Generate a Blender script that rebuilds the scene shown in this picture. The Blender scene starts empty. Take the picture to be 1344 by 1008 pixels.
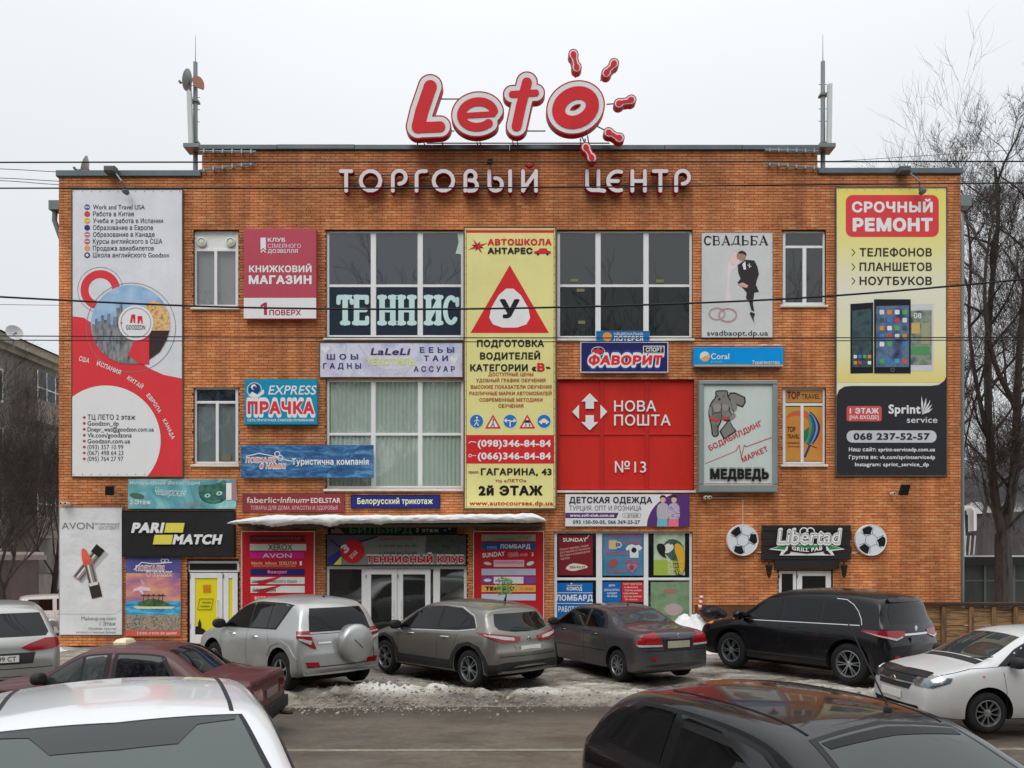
import bpy, math, random
import numpy as np
from mathutils import Vector, Matrix, noise
from mathutils.bvhtree import BVHTree
from mathutils.geometry import tessellate_polygon, delaunay_2d_cdt
R = math.radians
random.seed(7)
SC = bpy.context.scene
COL = SC.collection

# ------------------------------------------------------------ camera, light
F, CX, HY, CH, WY = 1056.0, 672.0, 730.0, 2.45, 22.0
cam = bpy.data.cameras.new('camera')
cam.sensor_width = 36; cam.lens = 36*F/1344
cam.shift_y = (HY-504)/1344
cam.clip_end = 2000; cam.clip_start = 0.05
co = bpy.data.objects.new('camera', cam); COL.objects.link(co)
co.location = (0, 0, CH); co.rotation_euler = (R(90), 0, 0)
SC.camera = co

SUN_EL, SUN_AZ = R(55), R(200)
w = bpy.data.worlds.new('World'); SC.world = w; w.use_nodes = True
nt = w.node_tree; nd = nt.nodes; nd.clear()
out = nd.new('ShaderNodeOutputWorld'); bg = nd.new('ShaderNodeBackground')
sky = nd.new('ShaderNodeTexSky'); sky.sky_type = 'NISHITA'; sky.sun_disc = False
sky.sun_elevation = SUN_EL; sky.sun_rotation = SUN_AZ
bg2 = nd.new('ShaderNodeBackground'); bg.inputs[1].default_value = 0.05
geo = nd.new('ShaderNodeTexCoord'); sep = nd.new('ShaderNodeSeparateXYZ')
mr = nd.new('ShaderNodeMapRange'); mr.inputs[1].default_value = 0; mr.inputs[2].default_value = 1
mr.inputs[3].default_value = 0.80; mr.inputs[4].default_value = 1.9
nz = nd.new('ShaderNodeTexNoise'); nz.inputs['Scale'].default_value = 1.6; nz.inputs['Detail'].default_value = 3
mx = nd.new('ShaderNodeMapRange'); mx.inputs[1].default_value = .3; mx.inputs[2].default_value = .7; mx.inputs[3].default_value = 0.955; mx.inputs[4].default_value = 1.03
mul = nd.new('ShaderNodeMath'); mul.operation = 'MULTIPLY'
add = nd.new('ShaderNodeAddShader')
bg2.inputs[0].default_value = (0.945, 0.975, 1.0, 1)
nt.links.new(geo.outputs['Generated'], sep.inputs[0]); pw = nd.new('ShaderNodeMath'); pw.operation = 'POWER'; pw.inputs[1].default_value = 3.; ab = nd.new('ShaderNodeMath'); ab.operation = 'ABSOLUTE'
nt.links.new(sep.outputs[2], ab.inputs[0]); nt.links.new(ab.outputs[0], pw.inputs[0]); nt.links.new(pw.outputs[0], mr.inputs[0])
nt.links.new(geo.outputs['Generated'], nz.inputs['Vector']); nt.links.new(nz.outputs[0], mx.inputs[0])
nt.links.new(mr.outputs[0], mul.inputs[0]); nt.links.new(mx.outputs[0], mul.inputs[1])
nt.links.new(mul.outputs[0], bg2.inputs[1])
nt.links.new(sky.outputs[0], bg.inputs[0]); bg.inputs[1].default_value = 0.006
nt.links.new(bg.outputs[0], add.inputs[0]); nt.links.new(bg2.outputs[0], add.inputs[1])
nt.links.new(add.outputs[0], out.inputs[0])
sl = bpy.data.lights.new('sun', 'SUN'); sl.energy = 1.25; sl.angle = R(40); sl.color = (1, .98, .95)
so = bpy.data.objects.new('sun', sl); COL.objects.link(so)
_d = Vector((math.sin(SUN_AZ)*math.cos(SUN_EL), math.cos(SUN_AZ)*math.cos(SUN_EL), math.sin(SUN_EL)))
so.rotation_euler = _d.to_track_quat('Z', 'Y').to_euler(); so.location = (0, -5, 30)
SC.view_settings.view_transform = 'Standard'; SC.view_settings.look = 'None'
SC.view_settings.exposure = 0; SC.view_settings.gamma = 1
SC.render.engine = 'CYCLES'
SC.cycles.max_bounces = 6; SC.cycles.diffuse_bounces = 3; SC.cycles.glossy_bounces = 3
SC.cycles.transparent_max_bounces = 12; SC.cycles.caustics_reflective = False

# ------------------------------------------------------------ helpers
def lin(c):
    return tuple((v/12.92 if v <= .04045 else ((v+.055)/1.055)**2.4) for v in [x/255 for x in c])
LIT = 0.78
_mats = {}
def M(rgb, rough=.55, metal=0., var=.10, scale=1.3, bump=0., coat=0., ior=1.45, raw=False, name=None, bscale=40, spec=None, dirt=0., key=None, bdist=.02):
    """surface with slight weathering; rgb is an 8 bit colour as photographed (raw: linear albedo)"""
    if spec is None: spec = .5 if (coat or metal) else .22
    k = (rgb, rough, metal, var, scale, bump, coat, ior, raw, bscale, spec, dirt, key, bdist)
    if k in _mats: return _mats[k]
    c = rgb if raw else tuple(min(.85, v/LIT) for v in lin(rgb))
    m = bpy.data.materials.new(name or 'surface'); m.use_nodes = True
    n = m.node_tree.nodes; l = m.node_tree.links; b = n['Principled BSDF']
    b.inputs['Base Color'].default_value = (*c, 1); b.inputs['Roughness'].default_value = rough
    b.inputs['Metallic'].default_value = metal; b.inputs['Coat Weight'].default_value = coat
    b.inputs['Coat Roughness'].default_value = .06
    b.inputs['IOR'].default_value = ior; b.inputs['Specular IOR Level'].default_value = spec
    tc = n.new('ShaderNodeTexCoord')
    if var:
        t = n.new('ShaderNodeTexNoise'); t.inputs['Scale'].default_value = scale
        t.inputs['Detail'].default_value = 6; t.inputs['Roughness'].default_value = .65
        mp = n.new('ShaderNodeMapping'); mp.inputs['Scale'].default_value = (1, 1, .35)
        r = n.new('ShaderNodeMapRange'); r.inputs[1].default_value = .3; r.inputs[2].default_value = .7
        r.inputs[3].default_value = 1-var; r.inputs[4].default_value = 1+var*.5
        h = n.new('ShaderNodeHueSaturation'); h.inputs['Color'].default_value = (*c, 1)
        l.new(tc.outputs['Object'], mp.inputs[0]); l.new(mp.outputs[0], t.inputs['Vector']); l.new(t.outputs[0], r.inputs[0])
        l.new(r.outputs[0], h.inputs['Value']); colout = h.outputs[0]
        if dirt:
            t2 = n.new('ShaderNodeTexNoise'); t2.inputs['Scale'].default_value = 2.2; t2.inputs['Detail'].default_value = 8
            l.new(tc.outputs['Object'], t2.inputs['Vector'])
            sp = n.new('ShaderNodeSeparateXYZ'); l.new(tc.outputs['Object'], sp.inputs[0])
            zr = n.new('ShaderNodeMapRange'); zr.inputs[1].default_value = .95; zr.inputs[2].default_value = .15
            zr.inputs[3].default_value = 0; zr.inputs[4].default_value = dirt
            l.new(sp.outputs[2], zr.inputs[0])
            nr = n.new('ShaderNodeMapRange'); nr.inputs[1].default_value = .35; nr.inputs[2].default_value = .7
            nr.inputs[3].default_value = .5; nr.inputs[4].default_value = 1.2
            l.new(t2.outputs[0], nr.inputs[0])
            mm = n.new('ShaderNodeMath'); mm.operation = 'MULTIPLY'; mm.use_clamp = True
            l.new(zr.outputs[0], mm.inputs[0]); l.new(nr.outputs[0], mm.inputs[1])
            mc = n.new('ShaderNodeMixRGB'); mc.inputs[2].default_value = (.13, .115, .095, 1)
            l.new(mm.outputs[0], mc.inputs[0]); l.new(colout, mc.inputs[1]); colout = mc.outputs[0]
            rr = n.new('ShaderNodeMapRange'); rr.inputs[3].default_value = rough; rr.inputs[4].default_value = .75
            l.new(mm.outputs[0], rr.inputs[0]); l.new(rr.outputs[0], b.inputs['Roughness'])
            cr = n.new('ShaderNodeMapRange'); cr.inputs[3].default_value = coat; cr.inputs[4].default_value = 0
            l.new(mm.outputs[0], cr.inputs[0]); l.new(cr.outputs[0], b.inputs['Coat Weight'])
        l.new(colout, b.inputs['Base Color'])
    if bump:
        t = n.new('ShaderNodeTexNoise'); t.inputs['Scale'].default_value = bscale; t.inputs['Detail'].default_value = 5
        bp = n.new('ShaderNodeBump'); bp.inputs['Strength'].default_value = bump; bp.inputs['Distance'].default_value = bdist
        l.new(tc.outputs['Object'], t.inputs['Vector']); l.new(t.outputs[0], bp.inputs['Height']); l.new(bp.outputs[0], b.inputs['Normal'])
    _mats[k] = m
    return m

def MN(cols, scale=2., detail=6, dist=0., rough=.5, stretch=(1, 1, 1), wave=False, bump=0., key='', lo=.3, hi=.7):
    """noise coloured surface through a ramp of photographed colours"""
    k = ('N', tuple(cols), scale, detail, dist, rough, stretch, wave, bump, key)
    if k in _mats: return _mats[k]
    m = bpy.data.materials.new('print_' + (key or 'noise')); m.use_nodes = True
    n = m.node_tree.nodes; l = m.node_tree.links; b = n['Principled BSDF']
    b.inputs['Roughness'].default_value = rough
    tc = n.new('ShaderNodeTexCoord'); mp = n.new('ShaderNodeMapping'); mp.inputs['Scale'].default_value = stretch
    t = n.new('ShaderNodeTexNoise'); t.inputs['Scale'].default_value = scale; t.inputs['Detail'].default_value = detail
    t.inputs['Distortion'].default_value = dist
    rp = n.new('ShaderNodeValToRGB'); el = rp.color_ramp.elements
    while len(el) < len(cols): el.new(.5)
    for i, c in enumerate(cols):
        el[i].position = lo+(hi-lo)*i/(len(cols)-1)
        el[i].color = (*[min(.85, v/LIT) for v in lin(c)], 1)
    l.new(tc.outputs['Object'], mp.inputs[0]); l.new(mp.outputs[0], t.inputs['Vector'])
    l.new(t.outputs[0], rp.inputs[0]); l.new(rp.outputs[0], b.inputs['Base Color'])
    if bump:
        bp = n.new('ShaderNodeBump'); bp.inputs['Strength'].default_value = bump; bp.inputs['Distance'].default_value = .05
        l.new(t.outputs[0], bp.inputs['Height']); l.new(bp.outputs[0], b.inputs['Normal'])
    _mats[k] = m
    return m

def thing(name, label, cat, loc=(0, 0, 0), rz=0, group=None):
    o = bpy.data.objects.new(name, None); COL.objects.link(o); o.empty_display_size = .1
    o.location = loc; o.rotation_euler = (0, 0, rz); o['label'] = label; o['category'] = cat
    if group: o['group'] = group
    return o
def tag(o, label, cat, group=None):
    o['label'] = label; o['category'] = cat
    if group: o['group'] = group
    return o
def rootloc(p):
    while p is not None and p.parent is not None: p = p.parent
    return p

def _area(l): return sum(l[i-1][0]*l[i][1]-l[i][0]*l[i-1][1] for i in range(len(l)))/2
def _in(p, l):
    c = False
    for a, b in zip(l, l[1:]+l[:1]):
        if (a[1] > p[1]) != (b[1] > p[1]) and p[0] < (b[0]-a[0])*(p[1]-a[1])/(b[1]-a[1])+a[0]: c = not c
    return c
def tess(loops):
    """triangles over the concatenated points of nested outlines"""
    n = len(loops); off = [0]
    for l in loops: off.append(off[-1]+len(l))
    dep = [sum(1 for j in range(n) if j != i and abs(_area(loops[j])) > abs(_area(loops[i])) and _in(loops[i][0], loops[j])) for i in range(n)] if n > 1 else [0]*n
    out = []
    for i in range(n):
        if dep[i] % 2: continue
        g = [i]+[j for j in range(n) if dep[j] == dep[i]+1 and abs(_area(loops[j])) < abs(_area(loops[i])) and _in(loops[j][0], loops[i])]
        idx = [off[j]+k for j in g for k in range(len(loops[j]))]
        for t in tessellate_polygon([[Vector((p[0], p[1], 0)) for p in loops[j]] for j in g]): out.append(tuple(idx[k] for k in t))
    return out

class MB:
    def __init__(s): s.v = []; s.f = []; s.mi = []; s.cm = 0
    def add(s, vs, fs):
        o = len(s.v); s.v += [tuple(v) for v in vs]; s.f += [tuple(i+o for i in f) for f in fs]; s.mi += [s.cm]*len(fs); return s
    def box(s, x0, x1, y0, y1, z0, z1):
        return s.add([(x0,y0,z0),(x1,y0,z0),(x1,y1,z0),(x0,y1,z0),(x0,y0,z1),(x1,y0,z1),(x1,y1,z1),(x0,y1,z1)],
                     [(0,3,2,1),(4,5,6,7),(0,1,5,4),(1,2,6,5),(2,3,7,6),(3,0,4,7)])
    def bbox(s, x0, x1, y0, y1, z0, z1, b=.01):
        """box with chamfered front (-y) edge"""
        return s.add([(x0,y1,z0),(x1,y1,z0),(x1,y1,z1),(x0,y1,z1),(x0,y0+b,z0),(x1,y0+b,z0),(x1,y0+b,z1),(x0,y0+b,z1),
                      (x0+b,y0,z0+b),(x1-b,y0,z0+b),(x1-b,y0,z1-b),(x0+b,y0,z1-b)],
                     [(0,3,2,1),(0,1,5,4),(1,2,6,5),(2,3,7,6),(3,0,4,7),(4,5,9,8),(5,6,10,9),(6,7,11,10),(7,4,8,11),(8,9,10,11)])
    def bar(s, p, q, r, r2=None, n=6, cap=True, up=(0,0,1)):
        p = Vector(p); q = Vector(q); r2 = r if r2 is None else r2
        d = q-p
        if d.length < 1e-6: return s
        d.normalize(); u = Vector(up)
        if abs(d.dot(u)) > .95: u = Vector((1,0,0))
        a = d.cross(u).normalized(); b = d.cross(a)
        vs = []
        for (c, rr) in ((p, r), (q, r2)):
            for i in range(n):
                t = 2*math.pi*i/n; vs.append(c+(a*math.cos(t)+b*math.sin(t))*rr)
        fs = [(i, i+n, (i+1) % n+n, (i+1) % n) for i in range(n)]
        if cap: fs += [tuple(range(n)), tuple(range(2*n-1, n-1, -1))]
        return s.add(vs, fs)
    def tube(s, pts, r, n=6):
        pts = [Vector(p) for p in pts]; N = len(pts)
        rs = r if isinstance(r, (list, tuple)) else [r]*N
        vs = []; up = Vector((0,0,1)); prev = None
        for i, p in enumerate(pts):
            d = (pts[min(i+1, N-1)]-pts[max(i-1, 0)]).normalized()
            if prev is None:
                u = up if abs(d.dot(up)) < .9 else Vector((1,0,0)); a = d.cross(u).normalized()
            else:
                a = (prev-d*prev.dot(d)).normalized()
            prev = a; b = d.cross(a)
            for k in range(n):
                t = 2*math.pi*k/n; vs.append(p+(a*math.cos(t)+b*math.sin(t))*rs[i])
        fs = []
        for i in range(N-1):
            for k in range(n):
                fs.append((i*n+k, i*n+(k+1) % n, (i+1)*n+(k+1) % n, (i+1)*n+k))
        fs += [tuple(range(n-1, -1, -1)), tuple(range((N-1)*n, N*n))]
        return s.add(vs, fs)
    def lathe(s, prof, c=(0,0,0), axis='y', n=24, cap=True):
        """prof: (radius, offset along axis)"""
        vs = []
        for (r, h) in prof:
            for i in range(n):
                t = 2*math.pi*i/n
                if axis == 'y': vs.append((c[0]+r*math.cos(t), c[1]+h, c[2]+r*math.sin(t)))
                elif axis == 'z': vs.append((c[0]+r*math.cos(t), c[1]+r*math.sin(t), c[2]+h))
                else: vs.append((c[0]+h, c[1]+r*math.cos(t), c[2]+r*math.sin(t)))
        fs = []
        for j in range(len(prof)-1):
            for i in range(n):
                fs.append((j*n+i, j*n+(i+1) % n, (j+1)*n+(i+1) % n, (j+1)*n+i))
        if cap and prof[0][0] > 1e-4: fs.append(tuple(range(n)))
        if cap and prof[-1][0] > 1e-4: fs.append(tuple(range((len(prof)-1)*n, len(prof)*n)))
        return s.add(vs, fs)
    def prism(s, loops, y0, y1):
        """loops of (x,z), closed front at y0 and sides back to y1"""
        loops = [l for l in loops if len(l) > 2]
        flat = [p for l in loops for p in l]
        tr = tess(loops)
        vs = [(x, y0, z) for x, z in flat]
        fs = []
        for a, b, c in tr:
            A, B, C_ = flat[a], flat[b], flat[c]
            if (B[0]-A[0])*(C_[1]-A[1])-(B[1]-A[1])*(C_[0]-A[0]) < 0: b, c = c, b
            fs.append((a, b, c))
        if y1 is not None:
            n = len(flat); vs += [(x, y1, z) for x, z in flat]; o = 0
            for l in loops:
                m = len(l)
                for i in range(m): j = (i+1) % m; fs.append((o+i, o+i+n, o+j+n, o+j))
                o += m
        return s.add(vs, fs)
    def build(s, name, mat, parent=None, smooth=False, sharp=35, kind=None, label=None, fix=False):
        me = bpy.data.meshes.new(name)
        rl = rootloc(parent)
        vs = s.v
        if rl is not None and not rl.get('localspace'):
            L = rl.location; vs = [(x-L.x, y-L.y, z-L.z) for x, y, z in vs]
        me.from_pydata(vs, [], s.f)
        for m in (mat if isinstance(mat, (list, tuple)) else [mat]): me.materials.append(m)
        if any(s.mi): me.polygons.foreach_set('material_index', s.mi)
        if fix:
            import bmesh
            bm = bmesh.new(); bm.from_mesh(me); bmesh.ops.recalc_face_normals(bm, faces=bm.faces); bm.to_mesh(me); bm.free()
        me.update()
        if smooth:
            me.shade_smooth(); me.set_sharp_from_angle(angle=R(sharp))
        o = bpy.data.objects.new(name, me); COL.objects.link(o); o.parent = parent
        if kind: o['kind'] = kind
        if label: o['label'] = label
        return o

def wx(px, d=WY): return (px-CX)*d/F
def wz(py, d=WY): return CH+(HY-py)*d/F
def at(px, py, d): return Vector((wx(px, d), d, wz(py, d)))

def clip_poly(p, x0, y0, x1, y1):
    for ax, lim, sg in ((0, x0, 1), (0, x1, -1), (1, y0, 1), (1, y1, -1)):
        q = []
        for i in range(len(p)):
            a, b = p[i-1], p[i]
            ia, ib = (a[ax]-lim)*sg >= 0, (b[ax]-lim)*sg >= 0
            if ia != ib:
                t = (lim-a[ax])/(b[ax]-a[ax]); q.append((a[0]+(b[0]-a[0])*t, a[1]+(b[1]-a[1])*t))
            if ib: q.append(b)
        p = q
        if not p: break
    return p
def circ(cx, cy, r, ry=None, n=32, rot=0., a0=0., a1=360.):
    ry = r if ry is None else ry; c, s = math.cos(R(rot)), math.sin(R(rot)); o = []
    full = abs(a1-a0) >= 360
    for i in range(n if full else n+1):
        t = R(a0+(a1-a0)*i/n); u, v = r*math.cos(t), ry*math.sin(t)
        o.append((cx+u*c-v*s, cy+u*s+v*c))
    return o
def rrect(x0, y0, x1, y1, r, n=5):
    o = []
    for (cx, cy, a) in ((x1-r, y1-r, 0), (x0+r, y1-r, 90), (x0+r, y0+r, 180), (x1-r, y0+r, 270)):
        for i in range(n+1): t = R(a+90*i/n); o.append((cx+r*math.cos(t), cy+r*math.sin(t)))
    return o
def smoothp(p, it=2, closed=True):
    for _ in range(it):
        q = []
        n = len(p)
        for i in range(n if closed else n-1):
            a, b = p[i], p[(i+1) % n]
            q += [tuple(a[k]*.75+b[k]*.25 for k in range(len(a))), tuple(a[k]*.25+b[k]*.75 for k in range(len(a)))]
        if not closed: q = [p[0]]+q+[p[-1]]
        p = q
    return p
def strip(pts, wd, closed=False):
    """mitred outline polygon of a line"""
    n = len(pts); L = []; Rr = []
    for i in range(n):
        a = pts[i-1] if (i > 0 or closed) else pts[i]; b = pts[(i+1) % n] if (i < n-1 or closed) else pts[i]
        dx, dy = b[0]-a[0], b[1]-a[1]; l = math.hypot(dx, dy) or 1
        nx, ny = -dy/l*wd/2, dx/l*wd/2
        L.append((pts[i][0]+nx, pts[i][1]+ny)); Rr.append((pts[i][0]-nx, pts[i][1]-ny))
    return [L, Rr] if closed else [L+Rr[::-1]]

# contours of stroke fields (rounded letters) ---------------------
def seg_field(strokes, x0, y0, x1, y1, step):
    xs = np.arange(x0, x1+step, step); ys = np.arange(y0, y1+step, step)
    X, Y = np.meshgrid(xs, ys); D = np.full(X.shape, 1e3)
    for st in strokes:
        pts, r = st[0], st[1]
        for i in range(max(1, len(pts)-1)):
            ax, ay = pts[i]; bx, by = pts[min(i+1, len(pts)-1)]
            ra = r; dx, dy = bx-ax, by-ay; L2 = dx*dx+dy*dy or 1e-9
            t = np.clip(((X-ax)*dx+(Y-ay)*dy)/L2, 0, 1)
            D = np.minimum(D, np.hypot(X-ax-t*dx, Y-ay-t*dy)-ra)
    return xs, ys, D
def contours(xs, ys, D, lev, eps=.012):
    V = D-lev; V[V == 0] = 1e-6
    S = V < 0
    ny, nx = S.shape
    code = S[:-1, :-1]*1+S[:-1, 1:]*2+S[1:, 1:]*4+S[1:, :-1]*8
    segs = {}
    T = {1: [(3, 0)], 2: [(0, 1)], 3: [(3, 1)], 4: [(1, 2)], 6: [(0, 2)], 7: [(3, 2)], 8: [(2, 3)], 9: [(2, 0)], 11: [(2, 1)],
         12: [(1, 3)], 13: [(1, 0)], 14: [(0, 3)], 5: [(3, 0), (1, 2)], 10: [(0, 1), (2, 3)]}
    pt = {}
    for j, i in zip(*np.nonzero((code > 0) & (code < 15))):
        ek = {0: (j, i, 'h'), 1: (j, i+1, 'v'), 2: (j+1, i, 'h'), 3: (j, i, 'v')}
        for a, b in T[int(code[j, i])]:
            for e in (a, b):
                k = ek[e]
                if k not in pt:
                    jj, ii, t = k
                    v0 = V[jj, ii]; v1 = V[jj, ii+1] if t == 'h' else V[jj+1, ii]
                    f = v0/(v0-v1)
                    pt[k] = (xs[ii]+(xs[ii+1]-xs[ii])*f, ys[jj]) if t == 'h' else (xs[ii], ys[jj]+(ys[jj+1]-ys[jj])*f)
            segs[ek[a]] = ek[b]
    loops = []
    while segs:
        s = next(iter(segs)); k = s; lp = []
        while k in segs: lp.append(pt[k]); k = segs.pop(k)
        if len(lp) > 3:
            q = [lp[0]]
            for i in range(1, len(lp)-1):
                a, b, c = q[-1], lp[i], lp[i+1]
                if abs((b[0]-a[0])*(c[1]-a[1])-(b[1]-a[1])*(c[0]-a[0])) > eps: q.append(b)
            q.append(lp[-1]); loops.append([(float(a), float(b)) for a, b in q])
    return loops

# text: glyph outlines are merged and grown through a distance field, so that heavy weights stay clean
_tc = bpy.data.curves.new('lettering', 'FONT'); _to = bpy.data.objects.new('lettering', _tc); COL.objects.link(_to)
def _splines(s):
    _tc.body = s; dg = bpy.context.evaluated_depsgraph_get(); dg.update()
    cu = _to.evaluated_get(dg).to_curve(dg, apply_modifiers=False); loops = []
    for sp in cu.splines:
        pts = []; bp = sp.bezier_points; n = len(bp)
        if n:
            for i in range(n):
                a, b = bp[i], bp[(i+1) % n]; P0, P1, P2, P3 = a.co, a.handle_right, b.handle_left, b.co
                m = 1 if (P1-P0).length+(P2-P3).length < 1e-5 or abs((P1-P0).cross(P3-P0).z)+abs((P2-P0).cross(P3-P0).z) < 1e-5 else 5
                for k in range(m):
                    t = k/m; q = P0*(1-t)**3+P1*3*t*(1-t)**2+P2*3*t*t*(1-t)+P3*t**3; pts.append((q.x, q.y))
        else: pts = [(p.co.x, p.co.y) for p in sp.points]
        if len(pts) > 2: loops.append(pts)
    _to.to_curve_clear(); return loops
def _width(s):
    l = [p[0] for q in _splines(s) for p in q]; return max(l)-min(l), min(l)
_W0 = _width('HH')[0]; _adv = {}; _gl = {}; _raw = {}
def advance(ch):
    if ch not in _adv: _adv[ch] = _width('H'+ch+'H')[0]-_W0 if ch != ' ' else .28
    return _adv[ch]
def glyph(ch, bold):
    k = (ch, bold)
    if k in _gl: return _gl[k]
    if ch not in _raw: _raw[ch] = _splines(ch)
    L = _raw[ch]
    if not L: _gl[k] = ([], []); return _gl[k]
    al = np.array([p for q in L for p in q]); st = .021; mg = abs(bold)+.06
    xs = np.arange(al[:, 0].min()-mg, al[:, 0].max()+mg, st); ys = np.arange(al[:, 1].min()-mg, al[:, 1].max()+mg, st)
    X, Y = np.meshgrid(xs, ys); D = np.full(X.shape, 9.); Wn = np.zeros(X.shape, int)
    for q in L:
        for (ax, ay), (bx, by) in zip(q, q[1:]+q[:1]):
            dx, dy = bx-ax, by-ay; t = np.clip(((X-ax)*dx+(Y-ay)*dy)/(dx*dx+dy*dy+1e-12), 0, 1)
            D = np.minimum(D, np.hypot(X-ax-t*dx, Y-ay-t*dy))
            if ay != by:
                xc = ax+(Y-ay)*dx/dy; up = (ay <= Y) & (Y < by); dn = (by <= Y) & (Y < ay)
                Wn += (up & (xc > X)).astype(int)-(dn & (xc > X)).astype(int)
    S = np.where(Wn != 0, -D, D)
    if bold > .05:
        pass
    lp = contours(xs, ys, S, max(bold, .003), 1.2e-5)
    flat = [p for l in lp for p in l]
    tr = tess(lp) if lp else []
    fs = []
    for a, b, c in tr:
        A, B, C_ = flat[a], flat[b], flat[c]
        if (B[0]-A[0])*(C_[1]-A[1])-(B[1]-A[1])*(C_[0]-A[0]) < 0: b, c = c, b
        fs.append((a, b, c))
    ox = min(p[0] for p in al.tolist())
    # side bearing: where the glyph starts when it follows an H
    _gl[k] = (flat, fs); return _gl[k]
_tcache = {}
def text_mesh(s, bold, res=2):
    """vertices (x, y, letter number) and triangles of a line of lettering"""
    k = (s, bold)
    if k in _tcache: return _tcache[k]
    V = []; Fs = []; x = 0.; n = 0
    for ch in s:
        if ch != ' ':
            v, f = glyph(ch, bold); o = len(V)
            V += [(a+x, b, n) for a, b in v]; Fs += [(a+o, b+o, c+o) for a, b, c in f]; n += 1
        x += advance(ch)+(1.3*max(0, min(bold, .05)))
    _tcache[k] = (np.array(V), Fs); return _tcache[k]

CAP = float(text_mesh('H', 0)[0][:, 1].max())

class Sign:
    """a board on the facade, drawn in facade measures; layer n is n*3 mm proud of the panel"""
    def __init__(s, name, label, cat, x0, y0, x1, y1, mat, depth=.05, gap=.02, wall=WY, group=None, part='panel', d=None, edge=None, panel=True):
        s.y = (wall-gap-depth) if d is None else d
        s.d = s.y; s.r = (x0, y0, x1, y1)
        s.root = thing(name, label, cat, (wx((x0+x1)/2, s.d), s.y+depth/2, wz(max(y0, y1), s.d)), 0, group)
        s.acc = {}; s.bias = 0
        if panel:
            m = MB(); m.bbox(wx(x0, s.d), wx(x1, s.d), s.y, s.y+depth, wz(y1, s.d), wz(y0, s.d), min(.008, depth/3))
            s.panel = m.build(part, mat, s.root)
        if edge:
            m = MB(); e = edge[1]
            X0, X1, Z0, Z1 = wx(x0, s.d), wx(x1, s.d), wz(y1, s.d), wz(y0, s.d)
            k = .012
            m.bbox(X0-e, X1+e, s.y-k, s.y+depth-.004, Z1+.001, Z1+e, .004); m.bbox(X0-e, X1+e, s.y-k, s.y+depth-.004, Z0-e, Z0-.001, .004)
            m.bbox(X0-e, X0-.001, s.y-k, s.y+depth-.004, Z0, Z1, .004); m.bbox(X1+.001, X1+e, s.y-k, s.y+depth-.004, Z0, Z1, .004)
            m.build('edge_frame', edge[0], s.root)
    def mb(s, part, mat):
        k = (part, mat.name)
        if k not in s.acc: s.acc[k] = (MB(), mat)
        return s.acc[k][0]
    def P(s, pts, mat, ly=1, part='print', clip=True, th=None):
        if clip: pts = clip_poly(pts, *s.r)
        if len(pts) > 2: s.PL([pts], mat, ly, part, th)
    def PL(s, loops, mat, ly=1, part='print', th=None):
        y = s.y-.003*ly
        s.mb(part, mat).prism([[(wx(a, s.d), wz(b, s.d)) for a, b in l] for l in loops], y-(th or 0), (y if th else None))
    def Rc(s, x0, y0, x1, y1, mat, ly=1, r=0, part='print', th=None):
        s.P(rrect(x0, y0, x1, y1, r) if r else [(x0, y0), (x1, y0), (x1, y1), (x0, y1)], mat, ly, part, th=th)
    def C(s, cx, cy, r, mat, ly=1, ry=None, rot=0, part='print', n=28, th=None): s.P(circ(cx, cy, r, ry, n, rot), mat, ly, part, th=th)
    def ring(s, cx, cy, r, wd, mat, ly=1, part='print', ry=None, rot=0, n=40):
        ry = r if ry is None else ry
        s.PL([circ(cx, cy, r, ry, n, rot), circ(cx, cy, r-wd, ry-wd, n, rot)], mat, ly, part)
    def L(s, pts, wd, mat, ly=1, part='print', closed=False):
        if closed: s.PL(strip(pts, wd, True), mat, ly, part); return
        run = [pts[0]]; k = 0
        for i in range(1, len(pts)):
            run.append(pts[i])
            if i < len(pts)-1:
                a, b, c = pts[i-1], pts[i], pts[i+1]; d1 = math.atan2(b[1]-a[1], b[0]-a[0]); d2 = math.atan2(c[1]-b[1], c[0]-b[0])
                if abs((d2-d1+math.pi) % (2*math.pi)-math.pi) > 1.: s.PL(strip(run, wd), mat, ly+.1*k, part); run = [pts[i]]; k += 1
        s.PL(strip(run, wd), mat, ly+.1*k, part)
    def T(s, txt, xl, xr, yt, yb, mat, b=0., sh=0., ly=2, rot=0., part='lettering', th=None, fit='w', arc=0.):
        """xl..xr width, yt cap top, yb baseline"""
        v, fs = text_mesh(txt, b); v = v.copy()
        mn, mxx = v[:, 0].min(), v[:, 0].max()
        sy = (yb-yt)/(CAP+(2*b if b < .07 else 0)); v[:, 1] += b if b < .07 else 0
        v[:, 0] -= mn; Wd = mxx-mn
        sx = (xr-xl)/Wd if xr is not None else sy
        v[:, 0] = v[:, 0]*sx+v[:, 1]*sy*sh; v[:, 1] *= sy
        if arc:
            t = v[:, 0]/(max(1e-6, Wd*sx))*2-1; v[:, 1] += arc*(1-t*t)
        c, q = math.cos(R(rot)), math.sin(R(rot)); gi = (v[:, 2] % 2)*.0006
        X = xl+v[:, 0]*c-v[:, 1]*q; Y = yb-(v[:, 0]*q+v[:, 1]*c)
        y = s.y-.003*ly-(th or 0)
        k = s.d/F
        vs = [((float(a)-CX)*k, y-float(g), CH+(HY-float(bb))*k) for a, bb, g in zip(X, Y, gi)]
        m = s.mb(part, mat)
        if th:
            edges = {}
            for f in fs:
                for i in range(len(f)):
                    e = (f[i], f[(i+1) % len(f)])
                    if (e[1], e[0]) in edges: del edges[(e[1], e[0])]
                    else: edges[e] = 1
            n = len(vs); vs = vs+[(a, y+th, z) for a, _, z in vs]
            fs = list(fs)+[(b_, a_, a_+n, b_+n) for a_, b_ in edges]
        m.add(vs, fs)
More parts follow.
